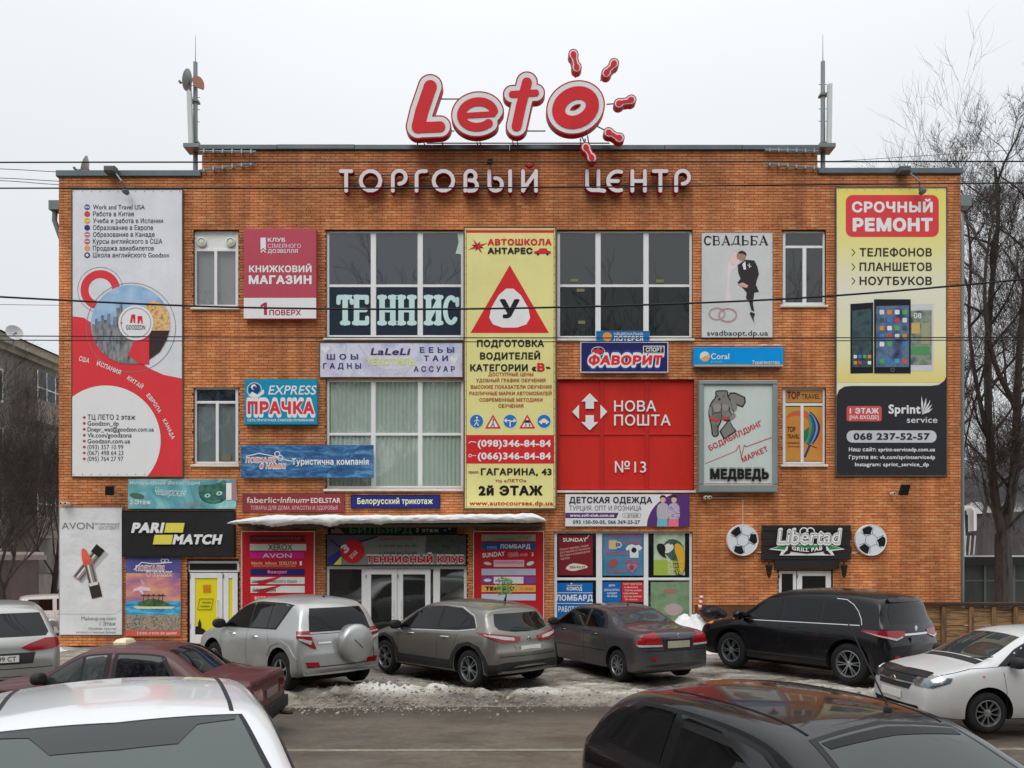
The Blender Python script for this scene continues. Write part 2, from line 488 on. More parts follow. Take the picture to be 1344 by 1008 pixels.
    def TP(s, txt, path, h, mat, b=.02, ly=2, gap=1.15, part='lettering'):
        """letters along a path"""
        seg = [math.dist(path[i], path[i+1]) for i in range(len(path)-1)]; tot = sum(seg)
        n = len(txt)
        for i, ch in enumerate(txt):
            if ch == ' ': continue
            t = tot*(i+.5)/n; j = 0
            while j < len(seg)-1 and t > seg[j]: t -= seg[j]; j += 1
            a, bb = path[j], path[j+1]; f = t/seg[j]
            ang = math.degrees(math.atan2(-(bb[1]-a[1]), bb[0]-a[0]))
            x, y = a[0]+(bb[0]-a[0])*f, a[1]+(bb[1]-a[1])*f
            wd = tot/n*.82
            s.T(ch, x-wd/2*math.cos(R(ang)), x-wd/2*math.cos(R(ang))+wd, y-h/2, y+h/2+wd/2*math.sin(R(ang)), mat, b, 0, ly, ang, part)
    def done(s):
        for (part, _), (m, mat) in s.acc.items():
            if m.f: m.build(part, mat, s.root, fix=False)
        s.acc = {}
        return s.root

# ------------------------------------------------------------ ground, road, slush
def ground_mat():
    m = bpy.data.materials.new('dirty_snow'); m.use_nodes = True
    n = m.node_tree.nodes; l = m.node_tree.links; b = n['Principled BSDF']
    tc = n.new('ShaderNodeTexCoord')
    t = n.new('ShaderNodeTexNoise'); t.inputs['Scale'].default_value = 1.1; t.inputs['Detail'].default_value = 9; t.inputs['Roughness'].default_value = .72
    t2 = n.new('ShaderNodeTexNoise'); t2.inputs['Scale'].default_value = 14; t2.inputs['Detail'].default_value = 6
    mp = n.new('ShaderNodeMapping'); mp.inputs['Scale'].default_value = (.55, 1.5, 1)
    l.new(tc.outputs['Object'], mp.inputs[0]); l.new(mp.outputs[0], t.inputs['Vector']); l.new(tc.outputs['Object'], t2.inputs['Vector'])
    sp = n.new('ShaderNodeSeparateXYZ'); l.new(tc.outputs['Object'], sp.inputs[0])
    zr = n.new('ShaderNodeMapRange'); zr.inputs[1].default_value = -.05; zr.inputs[2].default_value = .14
    l.new(sp.outputs[2], zr.inputs[0])
    a = n.new('ShaderNodeMath'); a.operation = 'MULTIPLY_ADD'; a.inputs[1].default_value = .42
    l.new(zr.outputs[0], a.inputs[0]); l.new(t.outputs[0], a.inputs[2])
    a2 = n.new('ShaderNodeMath'); a2.operation = 'MULTIPLY_ADD'; a2.inputs[1].default_value = .32
    l.new(t2.outputs[0], a2.inputs[0]); l.new(a.outputs[0], a2.inputs[2])
    rp = n.new('ShaderNodeValToRGB'); e = rp.color_ramp.elements
    e[0].position = .53; e[0].color = (.07, .058, .045, 1)
    e[1].position = 1.; e[1].color = (.60, .585, .54, 1)
    k = e.new(.60); k.color = (.15, .128, .10, 1); k = e.new(.72); k.color = (.27, .24, .20, 1); k = e.new(.85); k.color = (.43, .405, .35, 1)
    l.new(a2.outputs[0], rp.inputs[0]); l.new(rp.outputs[0], b.inputs['Base Color'])
    rr = n.new('ShaderNodeMapRange'); rr.inputs[1].default_value = .5; rr.inputs[2].default_value = .8; rr.inputs[3].default_value = .28; rr.inputs[4].default_value = .85
    l.new(a2.outputs[0], rr.inputs[0]); l.new(rr.outputs[0], b.inputs['Roughness'])
    bp = n.new('ShaderNodeBump'); bp.inputs['Strength'].default_value = .7; bp.inputs['Distance'].default_value = .03
    l.new(t2.outputs[0], bp.inputs['Height']); l.new(bp.outputs[0], b.inputs['Normal'])
    return m
def road_mat():
    m = bpy.data.materials.new('wet_asphalt'); m.use_nodes = True
    n = m.node_tree.nodes; l = m.node_tree.links; b = n['Principled BSDF']
    tc = n.new('ShaderNodeTexCoord'); mp = n.new('ShaderNodeMapping'); mp.inputs['Scale'].default_value = (.45, .8, 1)
    t = n.new('ShaderNodeTexNoise'); t.inputs['Scale'].default_value = 1.9; t.inputs['Detail'].default_value = 8; t.inputs['Roughness'].default_value = .7
    g = n.new('ShaderNodeTexNoise'); g.inputs['Scale'].default_value = 90; g.inputs['Detail'].default_value = 4
    l.new(tc.outputs['Object'], mp.inputs[0]); l.new(mp.outputs[0], t.inputs['Vector']); l.new(tc.outputs['Object'], g.inputs['Vector'])
    rp = n.new('ShaderNodeValToRGB'); e = rp.color_ramp.elements
    e[0].position = .3; e[0].color = (.082, .066, .050, 1); e[1].position = .72; e[1].color = (.155, .125, .096, 1)
    g2 = n.new('ShaderNodeTexNoise'); g2.inputs['Scale'].default_value = 9; g2.inputs['Detail'].default_value = 8; g2.inputs['Roughness'].default_value = .8; l.new(tc.outputs['Object'], g2.inputs['Vector'])
    x = n.new('ShaderNodeMixRGB'); x.blend_type = 'OVERLAY'; x.inputs[0].default_value = .8; x0 = n.new('ShaderNodeMixRGB'); x0.blend_type = 'OVERLAY'; x0.inputs[0].default_value = .7
    l.new(t.outputs[0], rp.inputs[0]); l.new(rp.outputs[0], x0.inputs[1]); l.new(g2.outputs[0], x0.inputs[2]); l.new(x0.outputs[0], x.inputs[1]); l.new(g.outputs[0], x.inputs[2])
    sy_ = n.new('ShaderNodeSeparateXYZ'); l.new(tc.outputs['Object'], sy_.inputs[0]); ad_ = n.new('ShaderNodeMath'); ad_.operation = 'MULTIPLY_ADD'; ad_.inputs[1].default_value = 1.3; l.new(t.outputs[0], ad_.inputs[0]); l.new(sy_.outputs[1], ad_.inputs[2])
    gr = n.new('ShaderNodeMapRange'); gr.inputs[1].default_value = 13.5; gr.inputs[2].default_value = 14.3; gr.inputs[3].default_value = 1; gr.inputs[4].default_value = .5; l.new(ad_.outputs[0], gr.inputs[0])
    hv = n.new('ShaderNodeHueSaturation'); l.new(gr.outputs[0], hv.inputs['Value']); l.new(x.outputs[0], hv.inputs['Color']); l.new(hv.outputs[0], b.inputs['Base Color'])
    rr = n.new('ShaderNodeMapRange'); rr.inputs[1].default_value = .35; rr.inputs[2].default_value = .6; rr.inputs[3].default_value = .3; rr.inputs[4].default_value = .62
    l.new(t.outputs[0], rr.inputs[0]); l.new(rr.outputs[0], b.inputs['Roughness'])
    bp = n.new('ShaderNodeBump'); bp.inputs['Strength'].default_value = .6; bp.inputs['Distance'].default_value = .008
    l.new(g.outputs[0], bp.inputs['Height']); l.new(bp.outputs[0], b.inputs['Normal'])
    return m
GM = ground_mat(); RM = road_mat()
m = MB(); m.add([(-400,-200,-.75),(400,-200,-.75),(400,600,-.75),(-400,600,-.75)], [(0,1,2,3)])
g = m.build('ground', M((200,200,200), var=.3, scale=.3), None); g['kind'] = 'structure'
m = MB(); m.add([(-90,4.6,-.19),(90,4.6,-.19),(90,15.3,-.19),(-90,15.3,-.19),(-90,4.6,-.9),(90,4.6,-.9)], [(0,1,2,3),(4,5,1,0)])
g = m.build('road', RM, None); g['kind'] = 'structure'
m = MB(); m.box(-90, 90, -40, 4.59, -.9, .12)
g = m.build('pavement', RM, None); g['kind'] = 'structure'
m = MB(); nxx = 160; 
for k in (0, 1):
    pts = []
    for i in range(nxx+1):
        x = -14+28*i/nxx; y = 10.95+.045*x*.2
        pts.append((x, y+(.06 if k else -.06)+.012*noise.noise(Vector((x*3, k*9, 0))), -.186))
    if k == 0: a_ = pts
    else: m.add(a_+pts, [(i, i+1, i+nxx+2, i+nxx+1) for i in range(nxx) if noise.noise(Vector((i*.35, 3, 1))) > -.33])
g = m.build('road_marking', M((128,122,110), var=.35, scale=6), None); g['kind'] = 'structure'

def gh(x, y):
    e = 14.0+.22*noise.noise(Vector((x*.45, 0, 5)))+.07*noise.noise(Vector((x*2.2, 4, 5)))
    t = min(1, max(0, (y-e)/.5)); t = t*t*(3-2*t)
    f = noise.fractal(Vector((x*.8, y*1.1, 0)), .8, 2.1, 4)
    r = noise.fractal(Vector((x*2.6, y*5.0, 3)), .9, 2.2, 4)
    z = -.215+t*(.185+.0)+.05*f*t+.05*abs(r)*t*min(1, .35+1.2*math.exp(-((y-15)/1.3)**2))
    rdg = math.exp(-((y-14.6)/.38)**2)
    amp = .05+.13*math.exp(-((x+2.4)/1.2)**2)+.02*math.exp(-((x-3.)/2.5)**2)
    z += rdg*amp*(.35+1.1*max(0, noise.fractal(Vector((x*3.2, y*4.5, 8)), 1, 2, 4)+.25))
    for cx_ in (-3.6, -.5, 2.4, 5.4, 8.4):      # ruts between the parked cars
        dx = x-(cx_-.8*(y-15)); z -= .05*math.exp(-(dx/.25)**2)*t
    return z
X0, X1, Y0, Y1, st = -24., 22., 13.3, 22.3, .065
nx = int((X1-X0)/st)+1; ny = int((Y1-Y0)/st)+1
vs = []
for j in range(ny):
    y = Y0+j*st
    for i in range(nx):
        x = X0+i*st; vs.append((x, y, gh(x, y) if -13.5 < x < 12 else gh(x, y)*.9))
m = MB(); m.add(vs, [(j*nx+i, j*nx+i+1, (j+1)*nx+i+1, (j+1)*nx+i) for j in range(ny-1) for i in range(nx-1)])
m.build('snowy_ground', GM, None, smooth=True, sharp=80)['kind'] = 'structure'
m = MB()
vs = []
for j in range(41):
    for i in range(101):
        x = -80+160*i/100; y = 22.25+75*(j/40)**1.6
        sl = min(1, max(0, (y-22.3)/3)) if x < -12 else 0
        vs.append((x, y, -.02-.6*sl+.06*noise.noise(Vector((x*.4, y*.4, 0)))))
m.add(vs, [(j*101+i, j*101+i+1, (j+1)*101+i+1, (j+1)*101+i) for j in range(40) for i in range(100)])
m.add([(-80,14.,0),(-24,14.,0),(-24,22.25,0),(-80,22.25,0)], [(0,1,2,3)]); m.add([(22,14.,0),(80,14.,0),(80,22.25,0),(22,22.25,0)], [(0,1,2,3)])
m.build('snow_yard', M((196,196,198), var=.35, scale=.8, bump=.5, bscale=4), None, smooth=True)['kind'] = 'structure'

def clods():
    rnd = random.Random(12); m = MB(); base = []
    for j in range(4):
        for i in range(6): a, b = 2*math.pi*i/6+j*.4, math.pi*(j+.5)/4; base.append((math.sin(b)*math.cos(a), math.sin(b)*math.sin(a), math.cos(b)))
    fs = [(j*6+i, j*6+(i+1) % 6, (j+1)*6+(i+1) % 6, (j+1)*6+i) for j in range(3) for i in range(6)]+[(5,4,3,2,1,0), tuple(range(18,24))]
    for k in range(1700):
        x = rnd.uniform(-9, 9); e = rnd.gauss(0, .33); y = 14.2+.22*noise.noise(Vector((x*.45, 0, 5)))+e
        if rnd.random() < .25: y = rnd.uniform(14.3, 16.5)
        if rnd.random() < .35: x = rnd.gauss(-2.3, 1.1)
        r = rnd.uniform(.006, .024)*(1.6 if rnd.random() < .12 else 1); z = max(-.19, gh(x, y))
        s_ = [rnd.uniform(.7, 1.3) for _ in range(3)]
        m.add([(x+p[0]*r*s_[0], y+p[1]*r*s_[1], z+r*.3+p[2]*r*.7*s_[2]) for p in base], fs)
    o = m.build('snow_clods', M((150,144,132), rough=.8, var=.5, scale=2.2), None); o['kind'] = 'stuff'; o['label'] = 'crumbs of dirty ice scattered along the edge of the road'
clods()
def lumps(name, label, cat, cx, cy, rx, ry, h, mat, seed, z0=0, grp=None):
    m = MB(); N = 46; vs = []
    for j in range(N+1):
        for i in range(N+1):
            u, v = 2*i/N-1, 2*j/N-1
            rr = math.sqrt(u*u+v*v); fall = max(0, 1-rr**2.2)
            x, y = cx+u*rx, cy+v*ry
            f = noise.fractal(Vector((x*2+seed, y*2, seed)), .8, 2.1, 4)
            vs.append((x, y, z0-.06+h*fall*(.8+.28*f)+.03*fall*abs(noise.noise(Vector((x*9, y*9, seed))))))
    m.add(vs, [(j*(N+1)+i, j*(N+1)+i+1, (j+1)*(N+1)+i+1, (j+1)*(N+1)+i) for j in range(N) for i in range(N)])
    o = m.build(name, mat, None, smooth=True, sharp=80); return tag(o, label, cat, grp)
SNOW = M((236,238,242), rough=.75, var=.10, scale=3, bump=.4, bscale=25)
lumps('snow_pile', 'white snow pile against the brick wall beside the shop window', 'snow pile', wx(905,20.9), 20.9, 1.0, .75, 1.15, SNOW, 3)
lumps('snow_pile', 'low snow heap behind the black SUV at the foot of the plank fence', 'snow pile', wx(1226,19.6), 19.6, .9, .5, .42, SNOW, 9)
lumps('snow_pile', 'small snow heap at the left corner of the brick building', 'snow pile', wx(66,21.6), 21.2, .55, .5, .30, SNOW, 14)

# ------------------------------------------------------------ brick building
def brick_mat():
    m = bpy.data.materials.new('orange_brick'); m.use_nodes = True
    n = m.node_tree.nodes; l = m.node_tree.links; b = n['Principled BSDF']; b.inputs['Roughness'].default_value = .82
    g = n.new('ShaderNodeNewGeometry'); oi = n.new('ShaderNodeObjectInfo')
    a = n.new('ShaderNodeMath'); a.operation = 'ADD'; fr = n.new('ShaderNodeMath'); fr.operation = 'FRACT'
    l.new(g.outputs['Random Per Island'], a.inputs[0]); l.new(oi.outputs['Random'], a.inputs[1]); l.new(a.outputs[0], fr.inputs[0])
    rp = n.new('ShaderNodeValToRGB'); e = rp.color_ramp.elements
    e[0].position = 0; e[0].color = (.62, .205, .07, 1); e[1].position = 1; e[1].color = (.86, .40, .17, 1)
    for p, c in ((.10, (.72, .25, .085)), (.45, (.79, .285, .10)), (.75, (.83, .315, .115)), (.92, (.85, .355, .14))):
        k = e.new(p); k.color = (*c, 1)
    l.new(fr.outputs[0], rp.inputs[0])
    tc = n.new('ShaderNodeNewGeometry')
    mp = n.new('ShaderNodeMapping'); mp.inputs['Scale'].default_value = (.5, .5, .28); l.new(tc.outputs['Position'], mp.inputs[0])
    t = n.new('ShaderNodeTexNoise'); t.inputs['Scale'].default_value = .9; t.inputs['Detail'].default_value = 8; t.inputs['Roughness'].default_value = .62
    l.new(mp.outputs[0], t.inputs['Vector'])
    r = n.new('ShaderNodeMapRange'); r.inputs[1].default_value = .36; r.inputs[2].default_value = .60; r.inputs[3].default_value = .76; r.inputs[4].default_value = 1.06
    l.new(t.outputs[0], r.inputs[0])
    t2 = n.new('ShaderNodeTexNoise'); t2.inputs['Scale'].default_value = 26; t2.inputs['Detail'].default_value = 5; l.new(tc.outputs['Position'], t2.inputs['Vector'])
    r2 = n.new('ShaderNodeMapRange'); r2.inputs[1].default_value = .3; r2.inputs[2].default_value = .7; r2.inputs[3].default_value = .86; r2.inputs[4].default_value = 1.1
    l.new(t2.outputs[0], r2.inputs[0])
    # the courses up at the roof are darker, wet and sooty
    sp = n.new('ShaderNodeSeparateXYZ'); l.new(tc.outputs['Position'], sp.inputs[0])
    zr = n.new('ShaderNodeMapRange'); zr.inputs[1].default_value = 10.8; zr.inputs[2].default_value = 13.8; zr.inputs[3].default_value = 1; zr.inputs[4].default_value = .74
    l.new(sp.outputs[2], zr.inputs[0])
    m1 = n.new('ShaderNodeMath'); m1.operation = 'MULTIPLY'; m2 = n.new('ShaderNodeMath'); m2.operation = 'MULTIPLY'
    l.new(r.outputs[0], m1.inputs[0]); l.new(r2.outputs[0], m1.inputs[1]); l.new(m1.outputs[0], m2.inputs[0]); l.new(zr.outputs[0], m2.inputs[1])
    mp3 = n.new('ShaderNodeMapping'); mp3.inputs['Scale'].default_value = (1.5, 1, .16); l.new(tc.outputs['Position'], mp3.inputs[0])
    t3 = n.new('ShaderNodeTexNoise'); t3.inputs['Scale'].default_value = 1.8; t3.inputs['Detail'].default_value = 7; l.new(mp3.outputs[0], t3.inputs['Vector'])
    r3 = n.new('ShaderNodeMapRange'); r3.inputs[1].default_value = .42; r3.inputs[2].default_value = .6; r3.inputs[3].default_value = .72; r3.inputs[4].default_value = 1.02
    l.new(t3.outputs[0], r3.inputs[0]); m3 = n.new('ShaderNodeMath'); m3.operation = 'MULTIPLY'; l.new(m2.outputs[0], m3.inputs[0]); l.new(r3.outputs[0], m3.inputs[1]); m2 = m3
    h = n.new('ShaderNodeHueSaturation'); l.new(rp.outputs[0], h.inputs['Color']); l.new(m2.outputs[0], h.inputs['Value'])
    l.new(h.outputs[0], b.inputs['Base Color'])
    bp = n.new('ShaderNodeBump'); bp.inputs['Strength'].default_value = .3; bp.inputs['Distance'].default_value = .004
    l.new(t2.outputs[0], bp.inputs['Height']); l.new(bp.outputs[0], b.inputs['Normal'])
    return m
BM = brick_mat()
MORTAR = M((.15,.066,.034), raw=True, rough=.95, var=.3, scale=2, name='mortar')
PLINTH = M((72,66,62), rough=.9, var=.3, bump=.4)
bld = thing('brick_building', 'three storey orange brick shopping centre covered in advertising boards', 'building', (0, 22, 0))
bld['kind'] = 'thing'
WHITEF = M((226,228,226), rough=.4, var=.06)
DARKF = M((70,74,74), rough=.45)
GREYM = M((104,112,114), rough=.4, metal=.3, var=.2)
xL, xR = wx(77), wx(1261); zP, zC = wz(229), wz(197)
cxl, cxr = wx(265), wx(1073)
holes = []   # facade openings in px
WIN = {
 'A': (254,302,313,404), 'B': (254,507,313,610), 'C': (428,302,609,444), 'D': (428,497,609,642), 'E': (731,302,909,445),
 'Fr': (731,497,911,644), 'G': (1027,302,1084,401), 'H': (1027,507,1084,610), 'I': (727,696,909,848),
 'K': (428,700,613,848), 'L': (246,735,314,848), 'N': (1022,748,1093,848)}
for k, r in WIN.items(): holes.append((wx(r[0]), wx(r[2]), wz(min(r[3], 848)), wz(r[1])))
# wall core
m = MB()
outer = [(xL, 0), (xR, 0), (xR, zP), (cxr, zP), (cxr, zC), (cxl, zC), (cxl, zP), (xL, zP)]
lp = [outer]
for a, b, c, d in holes:
    c = max(c, .002); lp.append([(a, c), (a, d), (b, d), (b, c)])
m.prism(lp, 22.014, None)
m.build('wall', MORTAR, bld)
m = MB()
m.add([(xL,22.014,0),(xL,22.014,zP),(xL,36,zP),(xL,36,0)], [(0,1,2,3)]); m.add([(xR,22.014,0),(xR,22.014,zP),(xR,36,zP),(xR,36,0)], [(0,3,2,1)])
m.add([(xL,36,0),(xL,36,zP),(xR,36,zP),(xR,36,0)], [(0,1,2,3)])
m.box(xL+.01, xR-.01, 22.3, 35.9, zP-.6, zP-.35)
m.box(cxl, cxr, 22.02, 22.4, zP-.3, zC)
m.build('rear_wall', BM, bld)
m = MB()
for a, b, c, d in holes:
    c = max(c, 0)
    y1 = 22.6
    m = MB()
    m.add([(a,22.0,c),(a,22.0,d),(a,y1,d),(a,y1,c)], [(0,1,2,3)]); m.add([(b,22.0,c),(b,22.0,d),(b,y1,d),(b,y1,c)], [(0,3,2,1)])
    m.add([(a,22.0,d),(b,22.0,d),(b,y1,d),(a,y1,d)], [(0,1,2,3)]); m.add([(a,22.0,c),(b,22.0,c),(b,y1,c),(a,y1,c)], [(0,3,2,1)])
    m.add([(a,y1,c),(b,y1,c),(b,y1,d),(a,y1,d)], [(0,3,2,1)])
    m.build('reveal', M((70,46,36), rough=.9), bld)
# bricks: laid course by course
CO, BL, J = .0744, .2604, .0085
JH = .0125
rng = np.random.RandomState(4)
plz = wz(793)
bricks = []; nc = int(zC/CO)
for c in range(nc):
    z0 = c*CO; z1 = z0+CO-JH; zm = z0+CO/2
    a0, a1 = (xL, xR) if z1 < zP else (cxl, cxr)
    iv = [(a0, a1)]
    hh = list(holes)
    if zm < plz: hh.append((wx(912), xR+1, 0, 9))
    for a, b, lo, hi in hh:
        if lo-.002 <= zm <= hi+.002:
            nv = []
            for s, e in iv:
                if b <= s or a >= e: nv.append((s, e)); continue
                if a > s: nv.append((s, a))
                if b < e: nv.append((b, e))
            iv = nv
    header = False
    L_ = BL/2 if header else BL
    off = (c % 2)*BL/2+(BL/4 if header else 0)+rng.uniform(-.02, .02)
    for s, e in iv:
        k = math.floor((s-xL-off)/L_); x = xL+off+k*L_
        while x < e:
            b0, b1 = max(x, s)+rng.uniform(0, .002), min(x+L_-J, e)
            if b1-b0 > .035: bricks.append((b0, b1, z0+rng.uniform(-.0015, .0015), z1+rng.uniform(-.0015, .0015), 22.0+rng.uniform(-.003, .003)))
            x += L_
# single bricks: whole stretchers in plain sight on the lower right wall, nearest the viewer
zone = [i for i, (b0, b1, z0, z1, y) in enumerate(bricks) if b1-b0 > .245 and wx(925) < b0 < wx(1000) and wz(788) < z0 < wz(652)]
zone += [i for i, (b0, b1, z0, z1, y) in enumerate(bricks) if b1-b0 > .245 and wx(1120) < b0 and b1 < wx(1258) and wz(764) < z0 < wz(735)]
single = set(zone[:300])
BLx = BL-J; BH = CO-JH
def brick_geo(b0, b1, z0, z1, y, yb=22.03):
    c = .004
    return [(b0,yb,z0),(b1,yb,z0),(b1,yb,z1),(b0,yb,z1),(b0,y+c,z0),(b1,y+c,z0),(b1,y+c,z1),(b0,y+c,z1),(b0+c,y,z0+c),(b1-c,y,z0+c),(b1-c,y,z1-c),(b0+c,y,z1-c)]
BFc = [(0,1,5,4),(1,2,6,5),(2,3,7,6),(3,0,4,7),(4,5,9,8),(5,6,10,9),(6,7,11,10),(7,4,8,11),(8,9,10,11)]
m = MB()
for i, q in enumerate(bricks):
    if i not in single: m.add(brick_geo(*q), BFc)
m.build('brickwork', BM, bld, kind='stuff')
me = None
for i in sorted(single):
    b0, b1, z0, z1, y = bricks[i]
    if me is None:
        mm = MB(); mm.add(brick_geo(-BLx/2, BLx/2, -BH/2, BH/2, 0, .03), BFc)
        me = bpy.data.meshes.new('brick'); me.from_pydata(mm.v, [], mm.f); me.materials.append(BM)
    o = bpy.data.objects.new('brick', me); COL.objects.link(o); o.parent = bld
    o.location = ((b0+b1)/2, y-22, (z0+z1)/2)
# parapet coping
m = MB()
def coping(x0, x1, zz, hgt, tl=0, tr=0):
    N = max(1, int((x1-x0)/2))
    for i in range(N):
        a, b = x0+(x1-x0)*i/N, x0+(x1-x0)*(i+1)/N-.006
        dz = rng.uniform(-.008, .008)
        za = zz+tl*(1-i/N)+tr*(i/N)+dz
        m.bbox(a, b, 21.93+rng.uniform(-.004, .004), 22.5, za, za+hgt, .01)
coping(xL-.05, cxl, zP-.02, .16, -.04, .03); coping(cxr, xR+.05, zP-.02, .15, .03, -.03); coping(cxl-.04, cxr+.04, zC-.01, .13)
m.build('coping', M((88,98,102), rough=.4, metal=.35, var=.25), bld)
m = MB()
for (a, b, c, d) in ((262,198.5,336,199.5), (262,224,336,214.5), (1004,215,1074,221), (1004,197,1074,198.5)):
    p, q = at(a, b, 21.9), at(c, d, 21.9)
    m.bar(p, q, .035, n=4)
    for t in range(6): k = p.lerp(q, (t+.5)/6); m.box(k.x-.02, k.x+.02, 21.86, 21.97, k.z-.05, k.z+.05)
    m.build('edge_flashing', M((140,144,146), rough=.35, metal=.4), bld); m = MB()
m = MB(); m.box(wx(912), xR-.02, 22.03, 22.2, 0, plz-.01); m.build('plinth', PLINTH, bld)
m = MB(); m.tube([(xR+.09,22.2,zP-.9),(xR+.09,22.1,zP-1.3),(xR+.09,22.1,.4)], .06, 8)
m.box(xR, xR+.3, 22.0, 22.3, zP-.85, zP-.55)
m.build('downpipe', GREYM, bld, smooth=True)
m = MB(); m.box(xL-.28, xL+.0, 22.0, 22.3, zP-.95, zP-.7); m.tube([(xL-.18,22.15,zP-.9),(xL-.2,22.15,zP-1.2),(xL-.04,22.2,zP-1.7)], .07, 8)
m.build('downpipe', GREYM, bld, smooth=True)

# ------------------------------------------------------------ windows
def glass_dark(name, tint=(.007,.010,.011), ior=1.85):
    k = ('G', name)
    if k in _mats: return _mats[k]
    m = bpy.data.materials.new(name); m.use_nodes = True; n = m.node_tree.nodes; l = m.node_tree.links; b = n['Principled BSDF']
    b.inputs['Base Color'].default_value = (*tint, 1); b.inputs['Roughness'].default_value = .025; b.inputs['IOR'].default_value = ior
    t = n.new('ShaderNodeTexNoise'); t.inputs['Scale'].default_value = 1.2; t.inputs['Detail'].default_value = 1
    tc = n.new('ShaderNodeTexCoord'); bp = n.new('ShaderNodeBump'); bp.inputs['Strength'].default_value = .07; bp.inputs['Distance'].default_value = .05
    l.new(tc.outputs['Object'], t.inputs['Vector']); l.new(t.outputs[0], bp.inputs['Height']); l.new(bp.outputs[0], b.inputs['Normal'])
    _mats[k] = m; return m
def glass_clear(fac=.16, tint=(.80,.86,.84), name='clear_pane'):
    k = ('GC', fac, tint)
    if k in _mats: return _mats[k]
    m = bpy.data.materials.new(name); m.use_nodes = True; n = m.node_tree.nodes; l = m.node_tree.links
    n.remove(n['Principled BSDF']); o = n['Material Output']
    a = n.new('ShaderNodeBsdfTransparent'); a.inputs[0].default_value = (*tint, 1)
    g = n.new('ShaderNodeBsdfGlossy'); g.inputs['Roughness'].default_value = .02
    fr = n.new('ShaderNodeLayerWeight'); pw_ = n.new('ShaderNodeMath'); pw_.operation = 'POWER'; pw_.inputs[1].default_value = 5; l.new(fr.outputs['Facing'], pw_.inputs[0])
    ad = n.new('ShaderNodeMath'); ad.operation = 'MULTIPLY_ADD'; ad.inputs[1].default_value = .6; ad.inputs[2].default_value = fac; ad.use_clamp = True
    l.new(pw_.outputs[0], ad.inputs[0])
    x = n.new('ShaderNodeMixShader'); l.new(ad.outputs[0], x.inputs[0]); l.new(a.outputs[0], x.inputs[1]); l.new(g.outputs[0], x.inputs[2]); l.new(x.outputs[0], o.inputs[0])
    _mats[k] = m; return m
GD = glass_dark('window_glass'); GB = glass_dark('bluish_window_glass', (.010,.018,.030), 1.95); GC = glass_clear()
def window(r, vx, hy, fw=5, glass=GD, sill=True, skip=(), extra=None, fmat=WHITEF, yf=22.08, tr=False):
    """one window: frame with its bars, a pane in every opening, a sill. r, vx and hy in facade measures"""
    x0, y0, x1, y1 = r; k = .06
    f = MB(); y = yf; D = y
    def bx(a, b, c, d, yy=y, dd=.06, bev=.008): f.bbox(wx(a, D), wx(c, D), yy, yy+dd, wz(d, D), wz(b, D), bev)
    bx(x0, y0, x1, y0+fw*.8); bx(x0, y1-fw*.8, x1, y1)
    bx(x0, y0+fw*.8, x0+fw*.8, y1-fw*.8); bx(x1-fw*.8, y0+fw*.8, x1, y1-fw*.8)
    for v, t in vx: bx(v-t/2, (hy[0] if tr else y0+fw*.8), v+t/2, y1-fw*.8, y+.004)
    for h in hy: bx(x0+fw*.8, h-fw*.35, x1-fw*.8, h+fw*.35, y+.008)
    fo = f.build('window', fmat, bld)
    xs = [x0+fw*.8]+[v for v, t in vx]+[x1-fw*.8]; ys = [y0+fw*.8]+list(hy)+[y1-fw*.8]
    n = 0
    for j in range(len(ys)-1):
        if tr: xs = [x0+fw*.8, x1-fw*.8] if j == 0 else [x0+fw*.8]+[v for v, t in vx]+[x1-fw*.8]
        for i in range(len(xs)-1):
            if (i, j) not in skip:
                g_ = MB(); a, b, c, d = wx(xs[i], D), wx(xs[i+1], D), wz(ys[j+1], D), wz(ys[j], D)
                yy = y+.03
                ti = random.uniform(-.003, .003)
                g_.add([(a,yy+ti,c),(b,yy-ti,c),(b,yy-ti,d),(a,yy+ti,d)], [(0,1,2,3)])
                g_.build('pane', glass[n % len(glass)] if isinstance(glass, list) else glass, fo)
            n += 1
    if sill:
        s = MB(); s.bbox(wx(x0-3), wx(x1+2), 21.93, 22.12, wz(y1+1.5)-.03, wz(y1)-.002, .01)
        s.build('sill', M((206,206,198), rough=.5, var=.2), fo)
    return fo
def curtain(par, r, mat, y=22.22, amp=.02, wl=.11, part='curtain'):
    x0, y0, x1, y1 = r; a, b = wx(x0), wx(x1); N = int((b-a)/.02); vs = []
    for i in range(N+1):
        x = a+(b-a)*i/N; yy = y+amp*math.sin(x*2*math.pi/wl+1.5*noise.noise(Vector((x*1.3, 0, 0)))*3)
        vs += [(x, yy, wz(y1)), (x, yy+.01*math.sin(x*7), wz(y0))]
    c = MB(); c.add(vs, [(2*i, 2*i+2, 2*i+3, 2*i+1) for i in range(N)])
    return c.build(part, mat, par, smooth=True, sharp=80)
SHADE = M((120,118,118), rough=.9, var=.05)
wA = window(WIN['A'], [(283,4)], [328], 5, [WHITEF, GC, GC], tr=True)
curtain(wA, (257,328,310,402), M((134,132,134), var=.04), 22.2, .004, .5, 'blind')
for cx_ in (265, 303):
    m = MB(); c = (wx(cx_, 22.08), 22.06, wz(318, 22.08))
    m.lathe([(.13,.03),(.13,-.02),(.10,-.03),(.095,-.005),(.07,-.005),(.06,-.03),(.001,-.035)], c, 'y', 20)
    m.build('vent', M((196,196,186), var=.1), wA, smooth=True)
wB = window(WIN['B'], [(285,4)], [528], 5, [GB, GC, GC], tr=True)
curtain(wB, (257,528,310,608), M((140,146,150), var=.25, scale=2), 22.17, .008, .4, 'blind')
m = MB(); m.box(wx(289), wx(301), 22.12, 22.2, wz(604), wz(597)); m.build('box_on_sill', M((170,140,110)), wB)
window(WIN['C'], [(490,7), (551.5,7)], [375], 5, GB)
wD = window(WIN['D'], [(490,6), (551.5,6)], [570], 5, GC)
